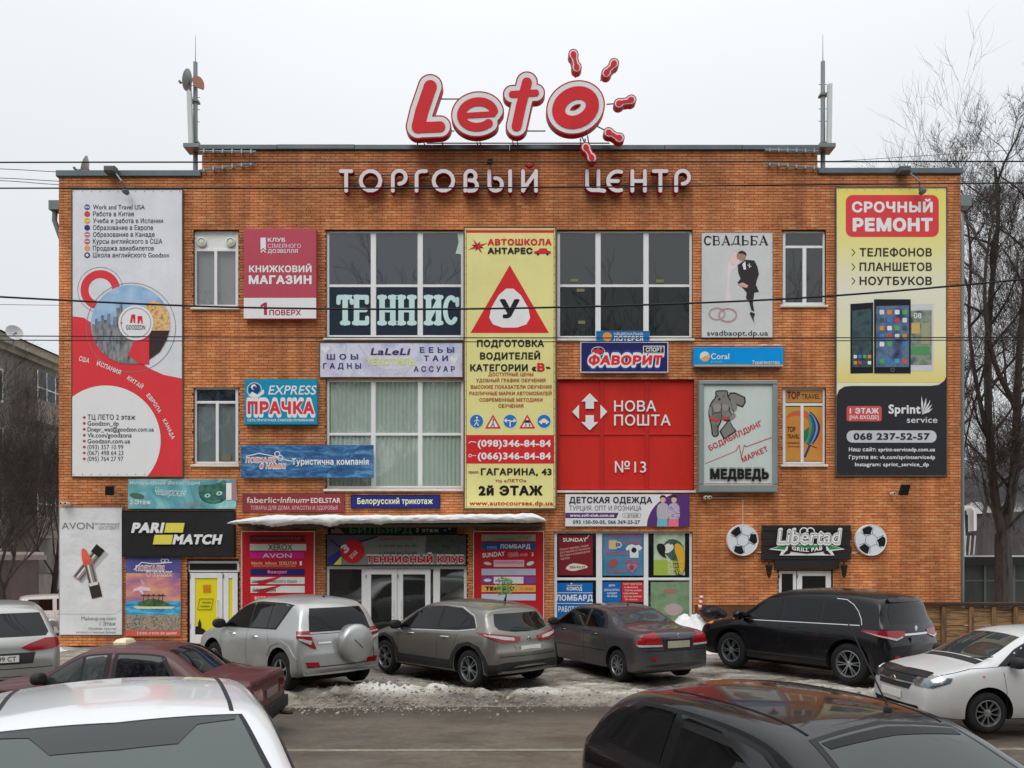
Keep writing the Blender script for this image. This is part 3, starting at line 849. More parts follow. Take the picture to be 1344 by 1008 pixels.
curtain(wD, (431,500,606,640), M((202,208,198), rough=.9, var=.14, scale=1.5), 22.15, .022, .12)
GK = glass_dark('dark_reflection_glass', (.006,.009,.010), 1.5)  # darker copy of the glass: the lower row's dark reflection set in its tone
window(WIN['E'], [(785,7), (848,7)], [375], 5, [GD, GD, GD, GK, GK, GK])
window(WIN['G'], [(1056,5)], [324], 5, GD, tr=True)
window(WIN['H'], [(1053,4)], [531], 5, GD, tr=True)
window(WIN['I'], [(786.5,8), (848,6)], [760], 5, GD)
REDF = M((190,42,34), rough=.5, var=.12, scale=2)
window(WIN['Fr'], [(790,5), (849,5)], [570], 4, REDF, fmat=M((176,38,38), rough=.5))
m = MB()
for (a, b) in ((792,398),): pass
for (a, b, c) in ((749,366,10),(861,367,10),(757,379,10),(759,421,9)):
    m.box(wx(a, 22.1), wx(a+c, 22.1), 22.095, 22.1, wz(b+4, 22.1), wz(b, 22.1))
st_ = m.build('sticker', M((120,118,80)), None); tag(st_, 'small faded stickers on the dark panes right of the yellow driving school banner', 'sticker')
m = MB(); m.prism([[(wx(a,22.09), wz(b,22.09)) for a, b in ((600,305),(606,306),(607,320),(608,334),(598,333),(602,318))]], 22.09, 22.1)
tag(m.build('paper_scrap', M((190,215,200)), None), 'torn pale scrap of paper stuck in the corner of the upper window', 'paper')

# entrance glazing (K)
r = WIN['K']
kd = window((428,743,613,848), [(478,7), (521,3), (573,9)], [], 5, glass_dark('entrance_glass', (.02,.022,.022), 1.8), sill=False)
m = MB()
def leaf(x0, x1, name='door', mat=WHITEF, y=22.05, top=747, fr=7, hx=None, glassmat=None, par=bld):
    f = MB(); z1 = wz(top, y); z0 = .05
    a, b = wx(x0, y), wx(x1, y); t = fr*22/F
    f.bbox(a, a+t, y, y+.06, z0, z1, .008); f.bbox(b-t, b, y, y+.06, z0, z1, .008)
    f.bbox(a+t, b-t, y, y+.06, z1-t, z1, .008); f.bbox(a+t, b-t, y, y+.06, z0, z0+.25, .008)
    o = f.build(name, mat, par)
    g_ = MB(); g_.add([(a+t,y+.03,z0+.25),(b-t,y+.03,z0+.25),(b-t,y+.03,z1-t),(a+t,y+.03,z1-t)], [(0,1,2,3)]); g_.build('pane', glassmat or GD, o)
    if hx:
        h = MB(); q = wx(hx, y-.06); h.tube([(q,y,1.25),(q,y-.07,1.25),(q,y-.07,.8),(q,y,.8)], .016, 6); h.build('door_handle', M((225,225,225), rough=.3), o, smooth=True)
    for zz in (.5, 1.85):
        h = MB(); h.bar((a+.01,y-.012,zz),(a+.01,y-.012,zz+.1), .014, n=6); h.build('hinge', GREYM, o)
    return o
leaf(480, 521, hx=516, glassmat=glass_dark('entrance_glass')); leaf(522, 565, hx=526, glassmat=glass_dark('entrance_glass'))
YELL = M((228,200,40), rough=.35, var=.06)
m = MB(); m.bbox(wx(246), wx(314), 22.06, 22.16, wz(751), wz(736), .01); m.build('door_frame', WHITEF, bld)
m = MB(); m.bbox(wx(248), wx(310), 22.04, 22.055, wz(748), wz(739.5), .003); m.build('transom_panel', M((26,26,24)), bld)
leaf(249, 292, top=752, hx=285, glassmat=YELL); leaf(293, 312, top=752, glassmat=YELL)
leaf(1022, 1045, top=749, glassmat=GD, fr=4); leaf(1046, 1091, top=749, glassmat=GD, fr=7)

# ------------------------------------------------------------ signs and banners
W_ = M((214,216,220), rough=.5, var=.05); K_ = M((36,34,34), rough=.5); RD = M((200,40,46), rough=.5, var=.08); PW = M((238,238,238), rough=.5, var=.03)
GY = M((120,120,124)); NAVY = M((34,38,96), rough=.45); RUST = M((92,84,74), rough=.7, var=.3)
def ban(rgb, **k): return M(rgb, rough=.42, var=.09, bump=.7, bscale=.7, bdist=.06, **k)

# education banner
s = Sign('banner', 'tall white and red study abroad banner at the left edge of the facade', 'banner', 95,249,239,625, ban((206,207,212)), .03, edge=(RUST, .03))
RG = M((204,56,62), rough=.5, var=.05)
s.P([(95,415),(110,417),(125,427),(150,450),(178,470),(195,483),(215,492),(240,497),(240,626),(94,626)], RG, 1, 'red_field')
s.P(circ(139,578,72,n=60), M((212,213,218), rough=.5, var=.04), 2, 'white_field')
s.PL([circ(131.7,380.5,26,n=40), circ(131.7,380.5,15.5,n=30)], RG, 1, 'ring'); s.ring(131.7,380.5,30,.7, GY, 1)
s.ring(172,430,59,.7, GY, 2)
SKYB = MN([(104,150,196),(170,192,210)], 2., key='skyprint'); s.C(171.5,426,52, SKYB, 3, n=60, part='photo_print')
CITY = MN([(52,58,70),(112,116,124),(150,140,132)], 9., key='city', stretch=(1.6,1,.5))
pts = [(120,430)]; x = 121
for h in (-2,6,2,10,4,12,-2,8,20,26,12,9,4,13,6,2,9,5): pts += [(x, 424-h), (x+4, 424-h)]; x += 4
cl = circ(171.5,426,52,n=60)
low = [p for p in cl if p[1] > 424]
s.P(pts+[(196,426),(196,470)]+[p for p in sorted([q for q in cl if q[1] > 440 and q[0] < 190], key=lambda q: -q[0])], CITY, 4, 'photo_print')
ORG = MN([(196,110,60),(232,180,120),(150,96,70)], 8., key='dusk')
s.P([(190,402),(200,394),(212,398),(222,410),(223.4,428),(222,438),(196,437)], ORG, 4, 'photo_print')
s.P([(196,434),(222.6,434),(219,446),(210,462),(196,472)], M((60,44,42)), 4.6, 'photo_print')
s.P([(180,440),(196,440),(196,478),(184,478),(168,466)], RG, 5)
s.C(178.7,424,23, M((216,218,224), var=.02), 6); s.ring(178.7,424,20,.8, GY, 7)
s.T('GOODZON', 166,191,427,433, K_, .02, ly=7); s.P([(171,424),(173,413),(178,413),(178,424),(176,424),(175,417),(174,424)], RD, 7, 'logo'); s.P([(181,425),(181,415),(187,415),(188,425),(186,425),(185,419),(183,425)], RD, 7, 'logo')
s.C(160,424,1.2,RD,7)
lines = ['Work and Travel USA','Работа в Китае','Учеба и работа в Испании','Образование в Европе','Образование в Канаде','Курсы английского в США','Продажа авиабилетов','Школа английского Goodzon']
xr = [190,176,214,201,203,213,202,222]
cl2 = [(90,96,140),(200,60,60),(210,150,60),(50,60,120),(190,110,120),(180,90,100),(210,150,90),(46,60,110)]
for i, t in enumerate(lines):
    y = 272+9*i
    s.T(t, 122, xr[i], y-3.2, y+3, M((60,60,66)), .018, ly=1); s.C(114.5, y, 3.9, M(cl2[i]), 1, part='flag_icon', n=16)
    if i in (0,4,5): s.Rc(111.5, y-.6, 117.5, y+.6, PW, 2)
    if i == 2: s.Rc(110.9, y-1.3, 118, y+1.3, M((226,190,80)), 2)
    if i == 7: s.C(114.5, y, 1.9, PW, 2, n=10)
s.TP('США  ИСПАНИЯ  КИТАЙ  ЕВРОПА  КАНАДА', [(103,470),(130,477),(160,490),(185,507),(203,530),(217,555),(226,574)], 6.5, PW, .02, 3)
for i, (t, x2) in enumerate([('ТЦ ЛЕТО 2 этаж',178),('Goodzon_dp',156),('Dnepr_wat@goodzon.com.ua',202),('Vk.com/goodzona',173),('Goodzon.com.ua',171),('(093) 357 10 99',162),('(067) 498 64 23',162),('(095) 764 27 97',162)]):
    y = 548+7.75*i
    s.T(t, 115, x2, y-3.6 if i == 0 else y-2.9, y+3, M((66,62,70)), .02 if i < 5 else .005, ly=3)
    s.C(110.8, y, 2, M((170,70,80)), 3, part='icon', n=8)
for i in range(13):
    for (px, py) in ((97+i*11.6, 251.5), (97+i*11.6, 622.5)): s.C(px, py, .6, RUST, 4, n=6, part='eyelet')
s.done()

# book shop box
s = Sign('sign', 'dark pink lit box of the bookshop with a white band at its foot', 'sign', 320,300,415,418, M((172,70,86), rough=.4, var=.08), .16, .03)
s.Rc(320,391,415,418, W_, 1, part='white_band')
s.P([(342,312),(349,312),(349,329),(345.5,325.5),(342,329)], PW, 2, 'logo'); s.L([(342.5,331.5),(345.5,328),(348.8,331.5)], 1.4, PW, 2, 'logo')
s.T('КЛУБ', 351.5,374.5,312.5,317.5, PW, .03, ly=2); s.T('СІМЕЙНОГО', 351.5,395,320.5,325.5, M((226,190,204)), 0, ly=2); s.T('ДОЗВІЛЛЯ', 351.5,391,327.5,332, PW, .015, ly=2)
s.T('КНИЖКОВИЙ', 327,409,349,357.5, PW, .035, ly=2); s.T('МАГАЗИН', 326.5,409,362,373, PW, .05, ly=2)
s.P([(350.5,397),(350.5,413.5),(346.5,413.5),(346.5,401.5),(342,403.5),(342,400.5),(347.5,397)], M((168,42,80)), 2, 'lettering'); s.T('ПОВЕРХ', 353.5,395,407,414, M((168,42,80)), .03, ly=2)
s.done()

# slab letters ТЕННИС on the window (each letter with its dark edge)
TL = M((184,212,210), rough=.5); TD = M((34,48,56))
def slab(ch, x, w, yt, yb, mats, st, y, root, serif=True, thin=None):
    """one poster letter out of strokes, contoured"""
    h = yb-yt; t = st; th = thin or st*.7; S = []
    xl, xr, mid = x+t*.62, x+w-t*.62, (yt+yb)/2
    def sf(xx, yy, k=1.): S.append(([(xx-t*.55*k, yy), (xx+t*.55*k, yy)], th*.42))
    a, b = yt+th*.45, yb-th*.45
    if ch == 'Т': S += [([(x+w/2, a), (x+w/2, b)], t/2), ([(x+t*.4, a), (x+w-t*.4, a)], th*.45), ([(x+t*.35, a), (x+t*.3, a+h*.18)], th*.4), ([(x+w-t*.35, a), (x+w-t*.3, a+h*.18)], th*.4)]; sf(x+w/2, b)
    if ch == 'Е': S += [([(xl, a), (xl, b)], t/2), ([(xl, a), (x+w-t*.4, a)], th*.45), ([(xl, mid), (x+w-t*.6, mid)], th*.4), ([(xl, b), (x+w-t*.4, b)], th*.45), ([(x+w-t*.35, a), (x+w-t*.35, a+h*.17)], th*.38), ([(x+w-t*.3, b), (x+w-t*.3, b-h*.17)], th*.38)]; sf(xl, a, .8); sf(xl, b, .8)
    if ch == 'Н': S += [([(xl, a), (xl, b)], t/2), ([(xr, a), (xr, b)], t/2), ([(xl, mid), (xr, mid)], th*.42)]; [sf(q, e, .9) for q in (xl, xr) for e in (a, b)]
    if ch == 'И': S += [([(xl, a), (xl, b)], t/2), ([(xr, a), (xr, b)], t/2), ([(xl, b-h*.1), (xr, a+h*.1)], th*.4)]; [sf(q, e, .9) for q in (xl, xr) for e in (a, b)]
    if ch == 'С': S += [([(x+w/2+(w/2-t*.55)*math.cos(R(q)), mid+(h/2-th*.5)*math.sin(R(q))) for q in range(45, 320, 12)], t*.42), ([(x+w-t*.45, a+h*.05), (x+w-t*.45, a+h*.26)], th*.34)]
    if ch == 'В': S += [([(xl, a), (xl, b)], t/2), ([(xl, a), (x+w*.55, a)]+[(x+w*.55+w*.22*math.sin(R(q)), a+(mid-a)/2-(mid-a)/2*math.cos(R(q))) for q in range(0, 181, 20)]+[(xl, mid)], th*.42), ([(xl, mid), (x+w*.6, mid)]+[(x+w*.6+w*.25*math.sin(R(q)), (mid+b)/2-(b-mid)/2*math.cos(R(q))) for q in range(0, 181, 20)]+[(xl, b)], th*.42)]; sf(xl, a, .8); sf(xl, b, .8)
    if ch == 'А': S += [([(x+w/2, a), (x+t*.6, b)], th*.36), ([(x+w/2, a), (x+w-t*.6, b)], t/2), ([(x+w*.28, yb-h*.33), (x+w*.72, yb-h*.33)], th*.36)]; sf(x+t*.6, b, .9); sf(x+w-t*.6, b, 1)
    if ch == 'Д': S += [([(x+w*.45, a), (x+w*.22, b-h*.12)], th*.36), ([(x+w*.45, a), (x+w*.72, a)], th*.36), ([(x+w*.72, a), (x+w*.72, b-h*.1)], t/2), ([(x+t*.4, b-h*.08), (x+w-t*.4, b-h*.08)], th*.42), ([(x+t*.4, b-h*.08), (x+t*.4, b+h*.1)], th*.34), ([(x+w-t*.4, b-h*.08), (x+w-t*.4, b+h*.1)], th*.34)]
    if ch in 'ЬБ': S += [([(xl, a), (xl, b)], t/2), ([(xl, mid), (x+w*.55, mid)]+[(x+w*.55+w*.27*math.sin(R(q)), (mid+b)/2-(b-mid)/2*math.cos(R(q))) for q in range(0, 181, 20)]+[(xl, b)], th*.42)]; sf(xl, a, .8); sf(xl, b, .8)
    if ch == 'Б': S += [([(xl, a), (x+w-t*.4, a)], th*.4), ([(x+w-t*.4, a), (x+w-t*.4, a+h*.15)], th*.34)]
    xs, ys, D = seg_field(S, x-4, yt-5, x+w+4, yb+7, min(.35, t/10))
    mo = None
    for i, (lev, mt) in enumerate(mats):
        lp = contours(xs, ys, D, lev)
        yy = y-.002*i; m = MB(); m.prism([[(wx(p, yy), wz(q, yy)) for p, q in l] for l in lp], yy, None)
        o = m.build('letter' if i == 0 else 'letter_face', mt, root if i == 0 else mo)
        if i == 0: mo = o
tn = thing('window_lettering', 'big pale green slab letters spelling ТЕННИС across the upper window', 'window lettering', (wx(520), 22.09, wz(430)))
for a_, b_ in ((432.5,486),(494.5,547.5),(555.5,604.5)):
    m = MB(); m.add([(wx(a_,22.1),22.1,wz(439,22.1)),(wx(b_,22.1),22.1,wz(439,22.1)),(wx(b_,22.1),22.1,wz(377.5,22.1)),(wx(a_,22.1),22.1,wz(377.5,22.1))], [(0,1,2,3)]); m.build('dark_reflection_sheet', M((32,44,58), rough=.3), tn)  # dark sheets added to imitate the dark reflection in the lower panes
for ch, x, wd in (('Т',442,22),('Е',463.5,20.5),('Н',497,23),('Н',522,23),('И',558,22),('С',580.5,23)):
    slab(ch, x, wd, 387, 427, [(1.3, TD), (0, TL)], 7.2, 22.095, tn, thin=7)

# textile banner
LV = MN([(150,152,186),(196,196,210),(176,168,196)], 1.6, key='lilac', bump=.1)
s = Sign('banner', 'lilac textile shop banner with hearts between the two big left windows', 'banner', 420,450,607,495, LV, .03, edge=(RUST, .015))
for (a, b, c, q) in ((455,452,448,494),(470,452,500,494),(560,452,530,494),(580,452,596,494)): s.L([(a,b),(c,q)], 2.2, M((186,184,206)), 1, 'ray')
for (hx, hy, hs) in ((427,459,6),(596,472,6)):
    s.P([(hx,hy+hs),(hx-hs,hy-hs*.2),(hx-hs*.6,hy-hs*.8),(hx,hy-hs*.35),(hx+hs*.6,hy-hs*.8),(hx+hs,hy-hs*.2)], M((214,216,222)), 2, 'heart')
NV = M((50,58,110)); s.T('LaLeLi', 486,537,457,466, M((66,54,96)), .03, .25); s.T('ТЕКСТИЛЬ', 480,545,471,479.5, M((204,208,96)), .03); s.T('ОПТОМ', 491,534,484.5,491, M((204,190,206)), .02)
s.T('Ш О Ы', 429,470,465,472, NV, .03); s.T('Г А Д Н Ы', 424,474,477,484, NV, .03); s.T('Е Е Ь Ы', 551,596,456,463, NV, .03); s.T('Т А И', 556,588,467,474, NV, .03); s.T('А С С У А Р', 543,597,481,488, NV, .03)
s.done()

# driving school
YB = ban((216,206,138))
s = Sign('banner', 'tall pale yellow driving school banner with red warning triangle in the middle of the facade', 'banner', 610,299,729,667, YB, .03, .10, edge=(RUST, .035))
RR = M((196,40,44)); BK = M((40,38,34))
s.Rc(612,302,727,305.5, RR, 1); s.L([(612,301),(727,301),(727,665),(612,665)], .6, M((150,60,50)), 2, closed=True)
for a in range(0, 360, 45):
    ca, sa = math.cos(R(a+20)), math.sin(R(a+20)); L_ = 14 if a % 90 else 9
    s.P([(627+ca*L_, 323.5+sa*L_*.75), (627-sa*2.4, 323.5+ca*2.4), (627+sa*2.4, 323.5-ca*2.4)], RR if a % 90 else BK, 1+a/400, 'star')
s.T('АВТОШКОЛА', 640,724,314,322, RR, .05, ly=3); s.T('АНТАРЕС', 640,699,325.5,333.5, BK, .06, ly=3)
s.P([(701,333),(701,330),(706,329),(709,326),(717,326),(719,329),(723,330),(723,333)], RR, 3, 'car_icon'); s.C(706,333.5,1.7,BK,4,n=12); s.C(718.5,333.5,1.7,BK,4,n=12)
def tri(cx, yt, yb, hw, c, ly): s.P(smoothp([(cx, yt), (cx+hw, yb), (cx-hw, yb)], 1) if c else [(cx, yt), (cx+hw, yb), (cx-hw, yb)], c or RR, ly, 'triangle')
s.P([(669,348),(720.5,437),(617.5,437)], RR, 1, 'triangle'); s.P(smoothp([(669,362),(708,430),(630,430)], 2), M((226,226,214)), 2, 'triangle')
s.T('У', 656,682,394,418, M((30,28,34)), .045, ly=3)
for t, a, b, y in (('ПОДГОТОВКА',626,714,451),('ВОДИТЕЛЕЙ',630,709,467.5),('КАТЕГОРИИ «',617,704,483)): s.T(t, a, b, y-4.5, y+4.5, BK, .045, ly=2)
s.T('В', 705,715,477,488, RR, .06, ly=2); s.T('»', 716,723,479,487, BK, .05, ly=2)
for t, a, b, y in (('ДОСТУПНЫЕ ЦЕНЫ',641,700,491.5),('УДОБНЫЙ ГРАФИК ОБУЧЕНИЯ',625,716,499.5),('ВЫСОКИЕ ПОКАЗАТЕЛИ ОБУЧЕНИЯ',618,724,508),('РАЗЛИЧНЫЕ МАРКИ АВТОМОБИЛЕЙ',616,724,516.5),('СОВРЕМЕННЫЕ МЕТОДИКИ',629,712,525),('ОБУЧЕНИЯ',654,687,533)): s.T(t, a, b, y-2.3, y+2.3, M((160,70,50)), .035, ly=2)
BL_ = M((40,110,170)); 
for cx_ in (625.5,669.5,714): s.C(cx_, 553, 9.4, BL_, 1, part='road_sign_print'); s.ring(cx_, 553, 9.4, .7, PW, 2, n=28)
for cx_ in (647,692): s.P([(cx_,544),(cx_+10.5,562.5),(cx_-10.5,562.5)], RR, 1, 'road_sign_print'); s.P([(cx_,548),(cx_+7,560.5),(cx_-7,560.5)], PW, 2, 'road_sign_print')
s.C(626,548,1.3,PW,3,n=8); s.L([(626,549),(625.5,554),(628,559)],1.3,PW,3); s.L([(625.5,554),(622.5,559)],1.2,PW,3); s.L([(622.5,553),(626,550.5),(629,553)],1,PW,3)
s.C(647.5,551,1,BK,3,n=8); s.L([(647.3,552),(647,556),(649,560)],1.1,BK,3); s.L([(647,556),(644.5,560)],1,BK,3)
s.L([(669.5,560),(669.5,552),(664,552)],1.6,PW,3); s.L([(669.5,552.8),(675,552.8)],1.6,PW,3.3); s.P([(661,552),(665,549),(665,555)],PW,3); s.P([(678,552),(674,549),(674,555)],PW,3)
s.P([(688,555),(690,551.5),(694.5,551.5),(696.5,555)],BK,3); s.L([(689,556),(691,558),(689,560)],.9,BK,3); s.L([(694,556),(696,558),(694,560)],.9,BK,3)
s.P([(707.5,555),(707.5,552.5),(710,552),(712,549.5),(716,549.5),(718,552),(720.5,553),(720.5,555)],PW,3); s.C(710.5,555.4,1.4,PW,3.3,n=10); s.C(717.5,555.4,1.4,PW,3.3,n=10)
s.Rc(612,571,727,608.5, RR, 1, part='red_band')
s.T('(098)346-84-84', 627,723,577.5,586.5, PW, .035, ly=2); s.T('(066)346-84-84', 627,723,594,603, PW, .035, ly=2)
s.L([(615,582),(618,579.5),(625,580.5)],1,PW,2); s.ring(617,598,2.2,.8,PW,2,n=12); s.L([(620,598),(625,598)],.8,PW,2)
s.T('просп.', 615,629,618,621.5, BK, .03, ly=2); s.T('ГАГАРИНА, 43', 631,724,615,624, BK, .045, ly=2); s.T('тц «ЛЕТО»', 650,691,629,633, M((160,60,50)), .035, ly=2)
s.T('2й ЭТАЖ', 628,712,638,650.5, M((24,22,22)), .055, ly=2); s.T('www.autocourses.dp.ua', 616,726,657.5,663.5, M((170,60,46)), .035, ly=2)
for i in range(32):
    for px in (611.6, 727.6): s.C(px, 302+i*11.7, .6, RUST, 3, n=6, part='eyelet')
s.done()

# express laundry
s = Sign('sign', 'turquoise laundry box with outlined red and white lettering beside the left windows', 'sign', 321,498,416,557, M((22,134,170), rough=.4), .14, .03)
s.T('EXPRESS', 352,414,506,518, M((206,230,238)), .015, .2); 
s.T('ПРАЧКА', 323.5,414,526,545, PW, .115, ly=1); s.T('ПРАЧКА', 325,412.5,527.5,543.5, M((206,50,60)), .05, ly=2)
s.T('СЕТЬ ПРАЧЕЧНЫХ САМООБСЛУЖИВАНИЯ', 325,412,550,553.2, PW, .02)
s.P(circ(334,510,7,8,rot=20), M((30,60,110)), 1, 'logo'); s.P([(326,520),(331,514),(338,518),(346,511),(347,516),(338,523)], PW, 1.5, 'logo'); s.C(333,508,3.6,PW,2,n=14,part='logo'); s.C(334,509,2.2,M((28,60,120)),2.4,n=14,part='logo'); s.ring(334,512,10,.9,PW,2.6,n=20)
s.done()

# travel company over the sea
SEA = MN([(24,56,96),(40,92,140),(92,140,176)], 2.6, detail=10, dist=1.2, key='sea', stretch=(1,1,3.2))
s = Sign('sign', 'long blue sea print sign of a travel company lapping over the lower left window', 'sign', 316,584,490,627, SEA, .05, .10)
WV = M((220,226,232)); s.T('ПОЕХАЛИ', 322,362,601,607, WV, .10, .15, ly=1); s.T('ПОЕХАЛИ', 322.6,361.6,601.4,606.6, M((200,120,100)), .02, .15, ly=2); s.T('С НАМИ!', 340,375,609,615, WV, .10, .15, ly=1); s.T('С НАМИ!', 340.6,374.5,609.4,614.6, M((200,120,100)), .02, .15, ly=2)
s.L([(323,599),(340,595),(356,598),(372,603),(388,606)],1.2,WV,2); s.ring(364,596,4,1.2,WV,2,n=14); s.ring(368,601,4,1.2,WV,2.4,n=14)
s.T('Туристична компанія', 383,484,602,610, PW, .03)
s.done()

# faberlic, knitwear
s = Sign('sign', 'faded maroon cosmetics sign above the left end of the snowy canopy', 'sign', 318,648,452,672, M((124,52,56), rough=.5, var=.12), .04)
PK = M((222,190,188)); s.T('faberlic', 324,363,652.5,660, PK, 0); s.T('·', 364,367,652.5,660, PK, .04); s.T('Infinum', 368,402,652.5,660, PK, .005, .15); s.T('·', 403,406,652.5,660, PK, .04); s.T('EDELSTAR', 408,447,653.5,660, PK, .02)
s.T('ТОВАРЫ ДЛЯ ДОМА, КРАСОТЫ И ЗДОРОВЬЯ', 329,443,664,669, M((200,150,150)), .01)
s.done()
s = Sign('sign', 'narrow navy knitwear sign above the middle of the snowy canopy', 'sign', 461,650,577,667, M((38,42,110), rough=.45), .04, edge=(M((30,32,70)), .01))
s.T('Белорусский трикотаж', 469,568,654,661.5, M((236,226,170)), .025); s.done()

# cat banner
CATB = MN([(60,116,126),(96,160,168),(150,196,194)], 1.5, dist=.8, key='teal', bump=.15)
s = Sign('banner', 'wrinkled teal photo studio banner with a cat face, above the betting sign', 'banner', 168,629,310,668, CATB, .02)
CG = MN([(26,54,50),(46,92,82),(70,120,104)], 5., key='catfur')
s.P(smoothp([(260,640),(263,637),(272,636),(284,635),(297,628),(298,642),(299,652),(293,659),(280,662),(267,659),(261,651)], 1), CG, 1, 'cat_face')
EY = M((150,196,176)); s.P(circ(272.5,650.5,4,2.6,rot=-8), EY, 2, 'cat_face'); s.P(circ(288,647.5,4.2,2.8,rot=-12), EY, 2, 'cat_face'); s.C(272.5,650.5,1.2,K_,3,n=8); s.C(288,647.5,1.2,K_,3,n=8)
s.L([(274,657),(281,659),(289,656)],.8,M((110,150,130)),2)
s.Rc(297,634,304,656, M((226,226,222)), 3, part='patch'); s.P([(304,634),(310,630),(312,658),(304,655)], M((150,120,120)), 3, 'patch', clip=False)
LT = M((196,216,216)); s.T('Интерьерная Фотостудия', 170,262,631.5,636, LT, .01, .25); s.T('Чеширская', 201,242,639.5,649, LT, -.004, .35, rot=-4); s.T('2 Этаж', 170,198,656,662, PW, .02, .1); s.T('студия', 240,262,658,664, M((160,140,150)), 0, .3)
s.P(circ(180,651,10,4,rot=10), M((70,104,90)), 1)
s.done()

# betting sign
s = Sign('sign', 'black betting shop sign with slanted white lettering and two yellow bars', 'sign', 161,671,307,730, M((38,38,40), rough=.5, var=.2), .10, edge=(M((28,28,28)), .02))
s.T('PARI', 173,214,686,699.5, PW, .05, .22, th=.04); s.T('MATCH', 227,290,701.5,714.5, PW, .05, .22, th=.04)
for q in ([(219,686.5),(243,686.5),(240.5,699),(216.5,699)], [(204,702),(228,702),(225.5,714.5),(201.5,714.5)]): s.P(q, M((222,200,84)), 2, 'yellow_bar', th=.04)
s.done()

# cosmetics banner
s = Sign('banner', 'creased white lipstick banner at the lower left corner of the facade', 'banner', 78,666,160,833, M((204,205,206), rough=.5, var=.08, bump=.8, bscale=1.3, bdist=.09), .02, edge=(M((170,170,170)), .008))
s.T('AVON', 81,123,686,694.5, GY, -.008); s.T('встречающий', 125,157,686,689, GY, 0); s.T('ШОПВИТ', 130,157,690.5,695, M((140,140,142)), 0)
CHR = M((150,142,138), rough=.25, metal=.2)
def rot_rect(cx, cy, w, h, a):
    c, q = math.cos(R(a)), math.sin(R(a)); return [(cx+x*c-y*q, cy+x*q+y*c) for x, y in ((-w/2,-h/2),(w/2,-h/2),(w/2,h/2),(-w/2,h/2))]
s.P(rot_rect(120,742,14,52,42), M((170,168,168)), 1, 'shadow_print')
s.P(rot_rect(117,740,13,52,38), CHR, 2, 'lipstick'); s.P(rot_rect(128.5,723,13.5,12,38), K_, 3, 'lipstick')
s.P(rot_rect(119.5,752,12,40,-14), CHR, 4, 'lipstick'); s.P(rot_rect(125.5,775,14,19,-14), M((52,44,42)), 5, 'lipstick'); s.P(rot_rect(123.3,766.5,12,4,-14), M((200,196,192)), 6, 'lipstick')
s.P(smoothp([(108,737),(107,722),(109,719),(114,722),(120,734)], 1), M((214,96,74)), 6, 'lipstick'); s.P(rot_rect(114.5,737,11,9,-14), M((200,84,70)), 5, 'lipstick')
for cx_, cy_, w_, h_, a_ in ((117,740,13,52,38),(119.5,752,12,40,-14)):
    for o_, ww, cc in ((-4.2,1.6,(70,62,58)),(-1.2,1.6,(214,210,206)),(3.6,1.8,(90,80,76))):
        s.P(rot_rect(cx_+o_*math.cos(R(a_)), cy_+o_*math.sin(R(a_)), ww, h_*.92, a_), M(cc), 4.5 if a_ < 0 else 2.5, 'lipstick')
s.L([(78,806),(150,806),(159,800)],1,M((180,180,180)),1)
s.T('Makeup-ua.com', 107,152,809,814, GY, .0); s.T('1 Этаж', 131,152,816,821, GY, .01); s.T('Обучение, покупка', 116,152,823.5,826.5, GY, 0); s.T('каталогу и заказам бренда', 100,152,828.5,831, GY, .0)
s.done()

# island poster
s = Sign('poster', 'sunset island travel poster with an aeroplane, left of the yellow door', 'poster', 165,731,237,835, MN([(96,84,140),(190,120,120),(232,170,110)], 1.1, key='sunset', stretch=(1,1,2.5)), .02)
s.Rc(165,731,237,752, MN([(60,58,120),(84,84,150)], 2, key='violet'), 1)
s.Rc(165,789,237,826, MN([(20,90,140),(50,150,190),(120,190,206)], 3., dist=.6, key='lagoon', stretch=(1,1,3)), 1, part='print')
s.Rc(165,807,237,828, MN([(30,90,110),(90,110,100),(180,140,110),(60,130,160)], 26., key='reef'), 2); s.Rc(165,827,237,835, M((196,90,70)), 3)
s.P(smoothp([(176,796),(186,789),(200,785),(214,788),(228,796)], 2), MN([(30,66,40),(70,110,60)], 8., key='palm'), 2, 'island'); s.P([(174,796),(230,796),(226,799),(180,799)], M((220,200,160)), 3, 'island')
for px in (188,194,201,208,213):
    s.L([(px,789),(px+1,781)],.7,M((60,50,40)),3); s.P([(px-4,783),(px+1,779.5),(px+6,783),(px+1,781.5)], M((30,70,40)), 4, 'island')
s.P([(176,773),(186,769),(198,772),(197,776),(187,775),(190,781),(187,780),(182,775),(174,777)], M((206,190,200)), 3, 'aeroplane'); s.P([(187,770),(184,760),(188,762),(193,771)], M((190,150,160)), 3.4, 'aeroplane')
s.T('ПОЕХАЛИ', 178,216,743,749, WV, .10, ly=2); s.T('ПОЕХАЛИ', 178.6,215.5,743.4,748.6, M((170,80,90)), .02, ly=3); s.T('С НАМИ', 192,226,750.5,756, WV, .10, ly=2.5); s.T('С НАМИ', 192.6,225.5,750.9,755.6, M((170,80,90)), .02, ly=3.5)
s.L([(176,748),(186,738),(202,740),(226,738)],1.4,WV,4); s.ring(214,736,3,1.2,WV,4.4,n=12); s.ring(219,736,3,1.2,WV,4.8,n=12)
s.T('2 этаж, в этом же здании', 180,232,829,832.5, PW, .01, ly=4)
s.done()

